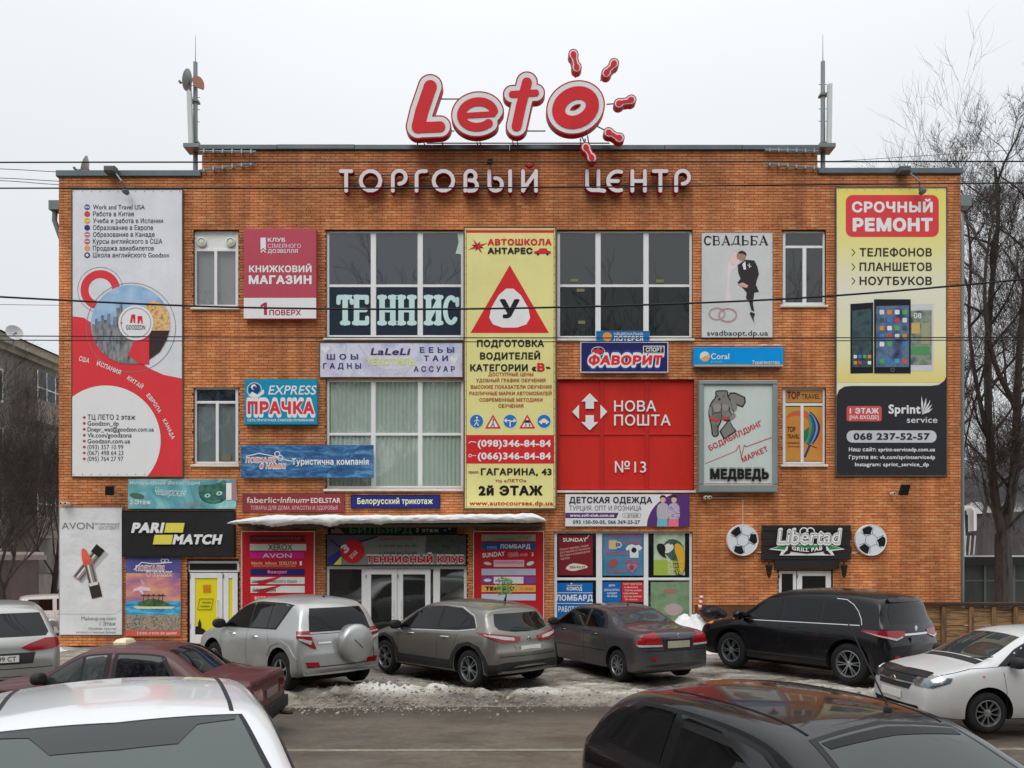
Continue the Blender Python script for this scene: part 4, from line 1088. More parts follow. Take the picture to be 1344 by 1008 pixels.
# yellow door print
s = Sign('door_print', 'red and black stickers with a skyline on the yellow shop door', 'door print', 253,757,289,842, None, .0, d=22.06, panel=False)
for i in range(9): s.ring(268+(i % 3)*3.6, 769+(i//3)*3.6, 1.7, .8, M((196,80,40)), 1, n=8)
s.L([(262,786),(280,786),(277,800),(259,800)],1.1,M((120,110,20)),1,closed=True); s.L([(265,790.5),(277,790.5)],1.2,M((120,110,20)),1); s.L([(263,795.5),(275,795.5)],1.2,M((120,110,20)),1)
s.P([(253,842),(253,828),(256,826),(257,822),(260,822),(260,818),(262,812),(264,818),(264,824),(268,826),(271,830),(271,842)], K_, 1)
s.T('Принять ставки · ВЫИГРЫВАЙТЕ', 252,306,742,745.5, M((190,180,90)), .01, ly=1)
s.done()

# lottery, betting, tour operator
s = Sign('sign', 'deep blue betting sign with red outlined lettering in a white frame', 'sign', 763,450,876,488, M((32,36,92), rough=.4), .10, .03, edge=(M((206,206,214)), .022))
s.T('ФАВОРИТ', 769,871,465,481, M((50,56,120)), .20, .12, ly=1); s.T('ФАВОРИТ', 770,870,466,480, PW, .13, .12, ly=2); s.T('ФАВОРИТ', 771.5,868.5,467,479, M((206,44,52)), .06, .12, ly=3)
s.P([(781,464),(776,457.5),(782,460),(785,455),(788,460),(794,457.5),(790,464)], M((206,44,52)), 3.5, 'crown'); s.ring(785,461,9,.8,PW,3,n=20,ry=6)
s.Rc(844,454,872,464, PW, 4, part='tablet'); s.Rc(845,455,871,463, M((30,30,50)), 5, part='tablet'); s.T('СПОРТ', 847.5,869,456.5,462, PW, .03, ly=6)
s.done()
s = Sign('sign', 'small blue lottery sign with an orange ball at the foot of the dark window', 'sign', 783,435,852,449, M((28,104,166), rough=.4), .07, .03, edge=(M((120,160,190)), .01))
s.C(797,442,6,M((222,140,60)),1,part='ball'); s.T('НАЦИОНАЛЬНА', 806,844,436.6,440, PW, .0); s.T('ЛОТЕРЕЯ', 805,844,441.5,447.5, PW, .03); s.done()
s = Sign('sign', 'bright blue travel agency box with an orange foot and a snow rim on top', 'sign', 911,456,1028,481, M((0,138,208), rough=.35), .18, .03)
s.Rc(911,478.8,1028,481,M((222,150,70)),1); s.C(925,468,6.6,M((226,160,80)),1,part='globe'); s.P(circ(925,468,6.6,n=24,a0=150,a1=330), M((206,206,190)), 2, 'globe'); s.L([(919,469),(925,466.5),(931,468)],1,PW,3)
s.T('Coral', 933,957,464,471.5, PW, .012); s.T('travel', 933,947,473,476, M((120,190,230)), 0); s.T('Турагентство', 987,1023,473.5,478, PW, .005); s.done()
m = MB(); vs = []; N = 60
for i in range(N+1):
    x = wx(911.5)+(wx(1027.5)-wx(911.5))*i/N; h = .025+.03*abs(noise.noise(Vector((x*3, 1, 2))))
    z = wz(456)+.0; y0, y1 = 21.80, 21.96
    vs += [(x, y0, z), (x, y0-.004, z+h*.7), (x, y0+.03, z+h), (x, y1, z+h)]
m.add(vs, [(4*i+k, 4*i+4+k, 4*i+5+k, 4*i+1+k) for i in range(N) for k in range(3)])
tag(m.build('snow', SNOW, None, smooth=True), 'thin rim of snow lying on the bright blue travel agency box', 'snow')

# wedding banner
s = Sign('banner', 'pale grey wedding salon banner with a groom and two rings', 'banner', 921,305,1014,443, ban((190,192,192)), .02, edge=(M((150,152,150)), .008))
xx = 923.5
for ch, wd in zip('СВАДЬБА', (12,11.5,12.5,14,11.5,11,13)):
    S_ = None
    slab(ch, xx, wd-1, 309.5, 322, [(0, BK)], 2.6, s.y-.003, s.root, thin=1.5); xx += wd
SU = M((48,44,46)); FL = M((206,150,140)); VE = M((214,196,200))
s.P(smoothp([(960,336),(964,331),(970,334),(971,345),(966,352),(958,356),(957,380),(961,398),(950,400),(955,370),(954,350)], 2), VE, 1, 'bride')
s.P(circ(963,341,5,7), M((222,186,186)), 2, 'bride')
s.P(smoothp([(966,338),(968,331),(973,329),(978,332),(979,338),(976,342),(970,341)], 1), M((160,120,108)), 3, 'groom'); s.P(smoothp([(968,333),(972,328.5),(979,331),(980,337),(976,333)], 1), SU, 4, 'groom')
s.P([(968,348),(978,341),(990,342),(994,350),(996,360),(993,368),(992,374),(996,383),(990,384),(988,398),(990,409),(986,407),(983,396),(979,391),(980,384),(974,377),(968,371),(972,366),(969,358)], SU, 3, 'groom')
s.P([(974,347),(978,343),(979,354),(976,354)], PW, 4, 'groom'); s.L([(981,348),(986,350)],1,PW,4); s.L([(983.5,346),(983.5,352)],1,PW,4)
s.P([(985,409),(991,412),(989,417),(990,424),(984,412)], SU, 3, 'groom'); s.P([(968,373),(975,371),(982,375),(980,378),(975,377)], FL, 4, 'groom')
GO = M((170,140,136)); s.ring(941,412,11,1.8,GO,2,ry=8.5); s.ring(955,413.5,12.5,2,GO,3,ry=9.5)
s.T('svadbaopt.dp.ua', 928,1008,434,440.5, M((52,48,50)), .01); s.done()

# bodybuilding box
s = Sign('sign', 'thick grey framed glazed box with a muscular bear lifting a weight', 'sign', 923,504,1014,641, M((186,196,190), rough=.35), .10, .12)
fr = MB(); D = 21.72
for (a, b, c, d) in ((918,499,1021,504.5),(918,636,1021,646),(918,504.5,924,636),(1014.5,504.5,1021,636)): fr.bbox(wx(a,D), wx(c,D), D, 22, wz(d,D), wz(b,D), .02)
fr.build('box_frame', M((128,138,138), rough=.45, metal=.2, var=.15), s.root)
BG_ = M((120,118,112)); BO = M((40,38,38))
body = smoothp([(940,521),(939,514),(943,513),(950,513),(955,513),(955,521),(958,524),(960,530),(956,537),(960,543),(962,550),(950,553),(948,545),(945,556),(942,560),(943,572),(935,573),(934,560),(931,548),(930,540),(933,529)], 1)
s.P([(953,524),(958,515),(965,515),(978,521),(979,528),(975,535),(966,532)], BO, 1, 'bear'); s.P([(955,523),(959,517),(965,517),(976,522),(977,528),(974,533),(967,530)], BG_, 2, 'bear')
s.PL([l for l in strip(body, 1.6, True)], BO, 3, 'bear'); s.P(body, BG_, 2.5, 'bear')
s.P([(944,566),(957,550),(962,560),(967,566),(950,577)], BO, 2, 'bear'); s.P([(946,566),(957,552.5),(961,561),(964.5,565.5),(951,575)], BG_, 4.2, 'bear')
for q_, cc_ in (([(935,531),(943,529),(947,534),(944,541),(937,541)],(140,138,132)),([(948,530),(955,531),(957,537),(951,541),(947,536)],(136,134,128)),([(938,544),(949,544),(948,551),(939,552)],(104,102,98)),([(957,524),(966,529),(968,536),(963,541),(957,536)],(128,126,120)),([(962,541),(967,545),(960,552),(955,549)],(132,130,124)),([(936,556),(941,556),(942,568),(937,568)],(106,104,100)),([(929,536),(934,533),(935,545),(931,547)],(128,126,120))): s.P(smoothp(q_, 1), M(cc_), 4.6, 'bear')
for l_ in ([(936,542),(946,542),(947,530)],[(947,542),(947,550)],[(957,523),(963,541),(956,550)],[(934,533),(936,546)],[(941,557),(943,571)]): s.L(l_, .7, BO, 4.9, 'bear')
s.L([(931,549),(943,552)],4,M((190,60,76)),5); s.L([(948,550),(956,548)],3.5,M((190,60,76)),5); s.C(942,520,.9,BO,5,n=8); s.C(950,520,.9,BO,5,n=8); s.C(944,524,1.6,BO,5,n=8)
CR = M((180,56,70)); s.T('БОДИБИЛДИНГ', 932,1009,585,592, CR, .03, rot=26, ly=2); s.T('МАРКЕТ', 975,1012,600,607, CR, .03, rot=24, ly=2)
v_ = s; s.L([(925,609),(966,592)],.9,CR,1); s.L([(966,592),(970,584),(973,600),(977,584),(979,586.5),(1013,574)],1,CR,1.5)
s.T('МЕДВЕДЬ', 931,1010,616.5,628.5, M((150,156,150)), .16, ly=1); s.T('МЕДВЕДЬ', 932,1009,617,628, M((28,30,28)), .08, ly=2); s.L([(925,635),(1013,635)],.9,CR,1)
s.done()

# phone repair banner
s = Sign('banner', 'tall yellow and black phone repair banner at the right edge of the facade', 'banner', 1098,247,1242,624, ban((214,216,190)), .03, edge=(RUST, .03))
Y1_ = M((226,196,70), rough=.5, var=.06)
m_ = bpy.data.materials.new('yellow_fade'); m_.use_nodes = True; n_ = m_.node_tree.nodes; l_ = m_.node_tree.links
tc_ = n_.new('ShaderNodeTexCoord'); sp_ = n_.new('ShaderNodeSeparateXYZ'); r_ = n_.new('ShaderNodeValToRGB'); g_ = n_.new('ShaderNodeMapRange')
g_.inputs[1].default_value = 0; g_.inputs[2].default_value = 5.6
l_.new(tc_.outputs['Object'], sp_.inputs[0]); l_.new(sp_.outputs[2], g_.inputs[0]); l_.new(g_.outputs[0], r_.inputs[0]); l_.new(r_.outputs[0], n_['Principled BSDF'].inputs['Base Color'])
e = r_.color_ramp.elements; yl = lambda c: (*[min(.85, v/LIT) for v in lin(c)], 1)
e[0].position = 0; e[0].color = yl((216,194,110)); e[1].position = 1; e[1].color = yl((222,196,70))
for p, c in ((.14, (214,208,160)), (.45, (208,208,188)), (.68, (216,204,130))): q = e.new(p); q.color = yl(c)
# origin of the banner's measure is its foot, z grows upwards
base = MB(); base.prism([[(wx(a, s.d), wz(b, s.d)) for a, b in ((1099,248),(1241,248),(1241,502),(1099,502))]], s.y-.003, None)
bo = base.build('yellow_field', m_, s.root)
for v in bo.data.vertices: v.co.z -= (wz(502, s.d)-s.root.location.z)
bo.location.z = wz(502, s.d)-s.root.location.z
DK = M((44,44,48), rough=.45, var=.1)
s.P([(1098,520),(1101,512),(1108,507.5),(1118,506.5),(1222,506.5),(1232,505),(1239,500),(1242,494),(1242,624),(1098,624)], DK, 2, 'dark_field')
s.Rc(1110,256,1232,311, M((204,62,66), rough=.5, var=.1), 2, 9, 'red_plate')
s.T('СРОЧНЫЙ', 1118,1224,265.5,279, PW, .045, ly=3); s.T('РЕМОНТ', 1119,1224,287,304, PW, .06, ly=3)
for t, b, y in (('ТЕЛЕФОНОВ',1223,331.5),('ПЛАНШЕТОВ',1223,350.5),('НОУТБУКОВ',1223,369)):
    s.T(t, 1128, b, y-5.3, y+5.3, M((56,50,40)), .03, ly=2); s.L([(1118,y-4.5),(1122,y),(1118,y+4.5)],1.2,M((80,70,50)),2)
PH = M((30,32,38), rough=.3)
def phone(x0, y0, x1, y1, scr, ly, skew=0, body=PH):
    s.P([(x0,y0+skew),(x1,y0),(x1,y1),(x0,y1+skew*.2)], body, ly, 'phone'); s.P([(x0+2.4,y0+9+skew),(x1-2.4,y0+8),(x1-2.4,y1-8),(x0+2.4,y1-8)], scr, ly+1, 'phone')
phone(1116,397,1146,490, MN([(20,36,44),(50,76,80),(16,22,28)], 3, key='scr1'), 2, 2)
phone(1192,399,1225,487, MN([(60,80,84),(130,140,120),(40,60,64)], 3, key='scr2'), 2, 0, M((190,192,196)))
s.T('08', 1199,1209,411,418, PW, 0, ly=5); s.Rc(1196,424,1207,438, M((190,160,100)),4); s.Rc(1209,424,1220,452, M((150,150,120)),4); s.Rc(1196,455,1220,466, M((80,140,90)),4)
phone(1147,393,1195,490, MN([(24,36,70),(84,110,140),(36,52,86)], 2, key='scr3'), 5)
IC = [(200,200,206),(60,120,180),(80,160,90),(200,130,60),(180,70,70),(70,80,90),(220,220,220)]
for j in range(5):
    for i in range(4): s.Rc(1154+i*10, 407+j*10.5, 1160+i*10, 413+j*10.5, M(IC[(i*3+j*5) % 7], var=.02), 7, 1.2, 'app_icon')
for i in range(4): s.Rc(1154+i*10, 471, 1160+i*10, 477, M([(70,160,80),(60,120,190),(70,150,200),(200,80,60)][i]), 7, 1.2, 'app_icon')
for i in range(4):
    for j in range(2): s.Rc(1120+i*6.2, 466+j*8, 1124.5+i*6.2, 470.5+j*8, M(IC[(i+j*3) % 7], var=.02), 5, .8, 'app_icon')
s.ring(1171,485.5,2.6,.6,GY,8,n=14)
s.Rc(1111,533,1157,553, M((196,80,80)), 3, 3, 'red_plate'); s.T('1 ЭТАЖ', 1115,1153,536,543, PW, .04, ly=4); s.T('[НА ВХОДЕ]', 1115,1153,545.5,550, PW, .02, ly=4)
s.T('Sprint', 1166,1208,531,543, M((210,210,214)), .035, ly=3); s.T('service', 1190,1230,547,555, M((196,196,200)), .01, ly=3)
for i, a in enumerate((-92,-76,-60,-45,-30)):
    c, q = math.cos(R(a)), math.sin(R(a)); L_ = (24,23,22,19,16)[i]; x0_, y0_ = 1210, 544
    s.P([(x0_, y0_), (x0_+c*L_*.6-q*2, y0_+q*L_*.6+c*2), (x0_+c*L_, y0_+q*L_), (x0_+c*L_*.55+q*.6, y0_+q*L_*.55-c*.6)], M((206,206,208)), 3+i*.3, 'wing_logo')
s.Rc(1111,565,1229,581, M((186,188,192)), 3, 7.5, 'number_pill'); s.T('068 237-52-57', 1120,1220,568.5,577.5, M((44,44,48)), .04, ly=4)
for t, a, b, y in (('Наш сайт: sprint-servicedp.com.ua',1114,1227,590),('Группа вк: vk.com/sprintservicedp',1114,1227,600),('Instagram: sprint_service_dp',1122,1219,609.5)): s.T(t, a, b, y-2.5, y+2.5, PW, .02, ly=3)
for i in range(13):
    for (px, py) in ((1100+i*11.7, 249.3), (1100+i*11.7, 622)): s.C(px, py, .6, RUST, 4, n=6, part='eyelet')
s.done()

# parcel office film
s = Sign('window_film', 'white arrow logo and lettering on the red filmed window of the parcel office', 'window lettering', 731,497,910,643, None, 0, d=22.072, panel=False)
s.P([(774,516),(785,527),(779.5,527),(779.5,536.5),(768.5,536.5),(768.5,527),(763,527)], W_, 1, 'arrow_logo'); s.P([(774,565),(785,554),(779.5,554),(779.5,545),(768.5,545),(768.5,554),(763,554)], W_, 1, 'arrow_logo')
s.P([(751,540.5),(760,531),(760,550)], W_, 1, 'arrow_logo'); s.P([(797,540.5),(788,531),(788,550)], W_, 1, 'arrow_logo')
s.T('НОВА', 806,861,526.5,540, W_, .012, ly=1); s.T('ПОШТА', 806,880,545,558.5, W_, .012, ly=1); s.T('№13', 807,848,606,620, W_, -.004, ly=1); s.done()

# children's clothes
s = Sign('sign', 'white and purple children clothing sign with two children under the red window', 'sign', 742,649,905,691, M((212,212,222), rough=.45), .04)
PU = M((84,50,110)); s.P(circ(905,691,56,46,n=60), PU, 1, 'purple_field')
s.T('ДЕТСКАЯ ОДЕЖДА', 747,856,652.5,660.5, M((56,48,62)), .04); s.T('ТУРЦИЯ. ОПТ И РОЗНИЦА', 747,842,664,670, M((110,104,120)), .0)
s.P([(742,673),(812,673),(809,680),(742,680)], PU, 1); s.T('www.sofi-club.com.ua', 748,806,674.3,678.3, PW, .03); s.L(rrect(817,673.5,841,679.5,2.5,3),.5,GY,1,closed=True); s.T('1 ЭТАЖ', 820,838,675,678.5, GY, .03)
s.T('093 150-50-05, 066 369-25-27', 752,840,682.8,687.5, M((60,54,70)), .025)
SK = M((206,160,140)); HR = M((50,34,30))
def kid(cx, sh, pat, pants, ly):
    s.P(circ(cx,655.5,3.7,4.6,n=16), SK, ly+.5, 'child_print'); s.P(smoothp([(cx-4,656),(cx-4,651),(cx,649.4),(cx+4,651),(cx+4,656),(cx+2.5,652.8),(cx-2.5,652.8)],1), HR, ly+1, 'child_print')
    s.P(smoothp([(cx-3,660),(cx-8,664),(cx-8,679),(cx-5,682),(cx+6,682),(cx+8,677),(cx+7,663),(cx+3,660)],1), pat, ly, 'child_print'); s.P([(cx-7,681),(cx+6,681),(cx+6,691),(cx-8,691)], pants, ly+.3, 'child_print')
kid(870,1,M((170,166,172)),M((110,170,180)),2); kid(884.5,1,MN([(80,64,96),(190,180,200),(70,60,90)],9,key='knit',stretch=(1,1,3)),M((214,110,130)),3.5)
s.done()

# directory boards
def board(x0, y0, x1, y1, label, rows):
    s = Sign('directory_board', label, 'sign', x0, y0, x1, y1, M((178,34,40), rough=.4, var=.08), .06, .02, edge=(M((210,206,204)), .022))
    for (a, b, c, d, col, fn) in rows:
        if col: s.Rc(a, b, c, d, M(col, rough=.4), 2, part='strip', th=.006)
        if fn: fn(s, a, b, c, d)
    s.done()
def tx(*L):
    def f(s, a, b, c, d):
        for (t, xl, xr, yt, yb, col, bd) in L: s.T(t, xl, xr, yt, yb, M(col, var=.03), bd, ly=6)
    return f
def swoosh(s, a, b, c, d):
    s.P([(a,b+7),(a+34,b),(a+12,b+8)], RD, 4.5); s.P([(a+8,d),(a+34,b),(a+40,b),(a+20,d)], RD, 4.8)
board(318,698,412,848, 'red directory board with coloured name strips left of the club entrance', [
 (328,703,400,711,(96,30,34),tx(('ПАРИКМАХЕРСКАЯ',334,394,705,708.5,(130,90,80),.01))),
 (328,714,402,722.5,(186,190,180),tx(('XEROX',352,384,714.5,722,(56,40,40),.0))),
 (328,724.5,399,733,(196,40,130),tx(('AVON',345,383,726.5,732,(236,206,226),.0))),
 (328,735,400,744,None,tx(('faberlic  Infinum  EDELSTAR',330,390,737,741,(230,180,160),.01),('ТОВАРЫ ДЛЯ ДОМА КРАСОТЫ И ЗДОРОВЬЯ',332,388,742,743.8,(220,160,90),.01),('1',393.5,396.5,736.5,742,(240,230,220),.05))),
 (329,746.5,400,755,(38,40,96),tx(('Фаворит',351,377,748.5,752.8,(214,110,140),.05))),
 (329,757.5,400,766.5,(206,206,204),lambda s,a,b,c,d: (swoosh(s,a,b,c,d), s.T('ШКОЛА АНГЛИЙСКОГО ЯЗЫКА', a+2,c-10,d-5,d-1.5,M((70,60,70)),.01,ly=6))),
 (329,769,400,778,(206,206,204),lambda s,a,b,c,d: (swoosh(s,a,b,c,d), s.T('GOODZON', a+3,a+33,d-5.5,d-1.5,M((60,50,60)),.03,ly=6))),
 (329,781,400,790,(190,40,44),tx(('ФОТО НА ДОКУМЕНТЫ',334,396,783,787,(230,220,210),.02))),
])
board(622,698,713,848, 'red directory board with coloured name strips right of the club entrance', [
 (632,701.5,703,710,(150,156,140),tx(('студия стрижки',650,676,706,708.8,(100,104,90),0),('О Ч А Г',681,697,704,708,(150,90,60),.02))),
 (632,712.5,703,721.5,(30,80,140),tx(('КОМОД',639.5,652,717,720,(150,180,210),.02),('ЛОМБАРД',656,696,714.5,720,(226,232,240),.04))),
 (632,723,703,732.5,None,lambda s,a,b,c,d: (s.T('SUNDAY',633.5,663,726,732,M((230,226,226)),.03,rot=5,ly=6), s.T('ПОШИВ',667,680,725.5,728.5,M((220,160,160)),.01,rot=5,ly=6), s.T('ТЕХНИКА УХОДА',667,693,728.5,731.5,M((220,170,170)),.01,rot=5,ly=6), s.T('3',697.5,700,725,730,PW,.03,ly=6))),
 (632,735,703,744,(150,48,60),lambda s,a,b,c,d: (s.Rc(648,735,688,744,M((206,160,170)),5), s.T('ПАРИКМАХЕРСКАЯ',650,686,737,740,M((180,80,110)),.01,ly=6), s.P(circ(640,739.5,5,2,rot=10),M((206,180,180)),5), s.P(circ(696,739.5,5,2.4,rot=-20),M((206,206,206)),5))),
 (632,746.5,703,755,(168,172,190),None),
 (632,757,703,766,(120,70,140),lambda s,a,b,c,d: (s.Rc(648,757,687,766,M((206,206,210)),5), s.P(circ(640,761.5,5,2),M((210,210,220)),5), s.T('обувь ясная',650,672,760.5,763.5,M((60,60,60)),.02,ly=6))),
 (632,768,703,777,(218,160,80),tx(('ТЕННИС',637,675,770,775,(50,36,20),.06),('31 этаж',683,700,770.5,774.5,(190,110,60),.02))),
 (632,779.5,703,788,(180,186,206),None),
])

# club signs under the canopy
s = Sign('sign', 'narrow dark green billiards sign under the snowy canopy', 'sign', 430,690,600,702.5, M((22,30,26), rough=.4), .05, .12, edge=(M((90,96,92)), .008))
s.T('БИЛЬЯРД', 459,541,692,699.5, M((60,110,70)), .02); s.T('3 этаж', 546,576,693,698.5, M((150,150,146)), .02); s.P([(434,700),(442,692),(446,694),(452,700)], M((110,90,96)), 1); s.C(436,696,1.6,M((130,110,110)),2,n=8); s.C(584,696,1.6,M((120,120,120)),2,n=8); s.C(590,694,1.6,M((120,120,120)),2,n=8); s.done()
s = Sign('banner', 'tennis club banner with a red ball over the entrance doors', 'banner', 430,703.5,611,741.5, M((112,116,112), rough=.5, var=.15), .03, .08, edge=(M((96,98,92)), .012))
s.P([(430,703.5),(496,703.5),(446,722),(430,741)], M((76,74,92)), 1); s.P([(560,703.5),(611,703.5),(611,728),(558,726)], MN([(30,36,40),(60,70,50),(40,44,80)], 7, key='trophy'), 1)
s.P([(430,741),(430,732),(446,722),(452,728),(438,741)], M((40,44,110)), 2); s.P([(438,741),(448,730),(448,741)], M((196,196,70)), 2.4)
s.L([(433,708),(446,718),(470,712),(496,704)],2,K_,3)
s.C(463,723.5,15.5,M((178,34,38)),4,part='ball'); s.T('3', 453,462,716,727, M((214,190,190)), .05, rot=38, ly=5); s.T('ЭТАЖ', 462,474,729,734, M((214,190,190)), .03, rot=46, ly=5)
s.T('ТЕННИСНЫЙ КЛУБ', 480.5,609.5,729.5,739, M((200,190,190)), .09, ly=2); s.T('ТЕННИСНЫЙ КЛУБ', 481,609,730,738.6, M((168,30,40)), .05, ly=3)
s.T('АДМИНИСТРАТОР', 497,542,705.5,709, M((140,60,60)), .02); s.T('с 10-00 до 22-00', 497,547,715,718, M((60,66,66)), .02); s.T('с 10-00 до 22-00', 497,547,724,727, M((60,66,66)), .02)
s.done()

# posters in the shop window (own things, stuck on the panes)
Dp = 22.10
def poster(x0, y0, x1, y1, mat, label, cat='poster', name='poster'):
    return Sign(name, label, cat, x0, y0, x1, y1, mat, .004, 0, d=Dp)
s = poster(733,702,778,755, M((116,36,44), rough=.4), 'dark red poster in the upper left pane of the shop window')
s.T('SUNDAY', 739,770,706,711, M((226,216,206)), .02); s.L([(768,705),(770,707),(773,702.5)],.9,PW,2)
for i in range(4): s.T(('Ремонт одежды, пошив','Изготовление по технологии','Выставки и сопровождение','одежды')[i], 735+i*.3, (773,775,775,748)[i], 720+i*4, 723+i*4, M((206,150,146)), .01, rot=9)
s.P(smoothp([(742,745),(750,739),(760,740),(770,742),(772,745),(764,747),(752,750),(744,748)],1), M((206,196,180)), 1); s.T('050-93-37', 748,768,743,746, M((90,50,50)), .02); s.done()
s = poster(791.5,699,844,755.5, MN([(40,100,140),(60,120,150),(110,110,150)], 2, key='gift'), 'blue photo gift poster in the upper middle pane of the shop window')
PKK = M((170,90,120))
for t, a, b, y in (('СУВЕНИРЫ',796,840,703),('КРУЖКИ',815,840,712),('ФУТБОЛКИ',795,824,726),('ТАРЕЛКИ',818,838,737),('ПОДУШКИ',797,822,749)): s.T(t, a, b, y-2.2, y+2.2, PKK, .03, ly=3)
s.Rc(799,709,810,721, M((196,170,130)), 2, 2); s.ring(812,715,4,1.2,PW,2,n=14); s.P([(824,716),(829,714),(834,716),(839,715),(843,719),(840,723),(838,721),(838,732),(827,732),(826,721),(823,723),(821,720)], M((206,210,206)), 2, 'print'); s.C(832,722,3.6,K_,3,n=10)
s.P(circ(805,739,7,5,rot=-20), M((150,80,80)), 2); s.P([(829,752),(822,743),(825,739),(829,742),(833,739),(837,743)], M((206,90,120)), 3); s.C(829,745,3.2,M((110,80,70)),4,n=10)
s.done()
s = poster(858,700,899,755, MN([(130,160,150),(170,190,160),(120,140,120)], 2, key='leafgreen'), 'macaw print poster in the upper right pane of the shop window')
s.P(smoothp([(869,722),(872,712),(880,707),(890,709),(897,716),(899,730),(899,755),(884,755),(884,738),(876,730)],1), MN([(40,60,60),(60,90,80),(50,50,50)],5,key='feather'), 1, 'parrot')
s.P(smoothp([(886,712),(896,716),(899,730),(898,750),(893,755),(890,735),(885,722)],1), M((206,160,50)), 2, 'parrot'); s.P(smoothp([(873,714),(882,713),(885,719),(878,726),(872,726),(871,720)],1), M((206,206,196)), 3, 'parrot')
s.P(smoothp([(862,722),(862,714),(870,713),(874,719),(872,728),(876,733),(868,730)],1), K_, 4, 'parrot'); s.C(880,714,1,K_,5,n=8)
s.Rc(858,735,876,755, M((150,170,70)), 1.5)
for i in range(4): s.T(('СКАНИРОВ','ПЕЧАТЬ','НА ВСЁМ','ФОТО'), 0, 1, 0, 1, K_) if False else s.T(('РОВАНИЕ','ПЕЧАТЬ','НА ВСЕМ','ФОТО')[i], 876, 896, 736+i*4.8, 739.4+i*4.8, M((206,200,70)), .02, ly=5)
s.done()
BLU = M((24,98,166), rough=.4)
s = poster(731,765,778,840, BLU, 'blue pawnshop poster in the lower left pane of the shop window')
s.T('КОМОД', 744,764,770.5,775, PW, .03); s.C(750,766,1.1,PW,1,n=8); s.T('национальный', 744,764,767,769.4, PW, 0); s.L([(731,778),(778,778)],.7,PW,1); s.T('ЛОМБАРД', 729.8,778,781,788.5, PW, .035); s.L([(731,792),(778,792)],.7,PW,1); s.T('РАБОТАЕМ 24', 733,776,796,803, PW, .02); s.done()
s = poster(791.5,764,815,790, BLU, 'small blue notice in the lower middle pane of the shop window')
s.T('дiла', 799,807,766.5,769.5, PW, .02)
for i, t in enumerate(('ДЕНЬГИ ДО ЗАРПЛАТЫ','кредит','без залога')): s.T(t, 793+(i > 0)*4, 813-(i > 0)*3, 773+i*4, 775.6+i*4, PW, .02)
s.done()
s = poster(816,764,844,790, M((190,44,50)), 'small red notice in the lower middle pane of the shop window')
for i, t in enumerate(('СЕКРЕТ ТВОЕЙ УДАЧИ','салон','Стрижка, укладка','наращивание','ресницы, маникюр','Запись')): s.T(t, 818+(i % 3), 842-(i % 2)*5, 765.5+i*4, 767.8+i*4, M((230,190,190)), .02)
s.done()
s = poster(854,764,905,835, MN([(60,120,80),(120,140,110),(90,130,90)], 2.5, key='greenfilm'), 'green film in the lower right pane of the shop window', 'poster')
s.P(circ(880,776,10,3.4,rot=-4), M((150,110,96)), 1); s.P(circ(884,800,12,8), M((170,150,150)), 1); s.done()
s = Sign('poster', 'amber travel agency film in the lower right window, upper strip', 'poster', 1031,511,1079,528.5, MN([(170,110,50),(186,130,60)], 2, key='amber'), .004, 0, d=22.10)
s.T('TOP', 1033,1050,514,523.5, M((80,30,60)), .02); s.T('TRAVEL', 1052,1076,517.5,523.5, M((60,50,30)), .0); s.done()
s = Sign('poster', 'amber travel agency film with half a toucan, left lower pane', 'poster', 1031,534,1051,605, MN([(176,150,50),(186,120,50),(170,96,50)], 1, key='amber2'), .004, 0, d=22.10)
s.P(smoothp([(1031,549),(1036,542),(1044,539),(1051,539),(1051,546),(1042,545)],1), M((190,90,60)), 1, 'beak'); s.T('TOP', 1033,1044,560,567, K_, .02); s.T('TRAVEL', 1033,1049,570,575.5, K_, .02); s.T('туроператор', 1033,1049,580,582.5, K_, .01); s.T('на все случаи', 1034,1049,585,587, K_, .01); s.done()
s = Sign('poster', 'amber travel agency film with the toucan body, right lower pane', 'poster', 1055,534,1080,605, MN([(186,150,60),(190,120,50),(170,90,46)], 1, key='amber3'), .004, 0, d=22.10)
s.P([(1055,539),(1061,541),(1061,549),(1055,548)], M((200,90,60)), 1, 'beak')
for i, (c, o) in enumerate((((40,36,90),0),((110,150,170),3),((50,60,140),5.5),((40,110,80),8.5),((70,140,110),11))):
    s.L(smoothp([(1063-o*.2,541+o*.5),(1071-o*.8,549),(1076-o,561),(1072-o,574),(1066-o*.7,582)], 2, False), 2.6, M(c), 1.5+i*.4, 'toucan')
s.P([(1055,566),(1062,560),(1060,574),(1055,582)], M((40,110,70)), 4, 'toucan'); s.L([(1063,584),(1056,600)],3,M((40,60,120)),2,'toucan'); s.L([(1060,583),(1072,588)],.9,K_,2); s.done()

# grill pub: board of charred planks, logo, footballs
pb = thing('pub_sign', 'black plank board of the grill pub with a green and white football emblem', 'sign', (wx(1059), 21.9, wz(747)))
CHAR = MN([(20,18,18),(34,30,28),(26,24,24)], 4, key='char', stretch=(.4,1,6))
yy = 689; 
for i, (a, b, hgt) in enumerate(((1001,1117,8),(1000,1118,11.4),(1001,1116,8.6),(1000,1118,9.4),(1000,1117,8.2),(1017,1102,12))):
    m = MB(); D = 21.88+.012*(i % 2); m.bbox(wx(a, D), wx(b, D), D, 21.96, wz(yy+hgt, D), wz(yy+.25, D), .008); m.build('plank', CHAR, pb); yy += hgt
s = Sign('x', '', '', 1000,689,1118,747, None, 0, d=21.86, panel=False); bpy.data.objects.remove(s.root); s.root = pb
GN = M((44,140,72)); s.P([(1009,721),(1030,714),(1088,714),(1109,721),(1092,723),(1095,729),(1023,729),(1026,723)], PW, 1, 'emblem'); s.P([(1013,720),(1030,715.5),(1088,715.5),(1105,720),(1090,721.5),(1028,721.5)], GN, 2, 'emblem')
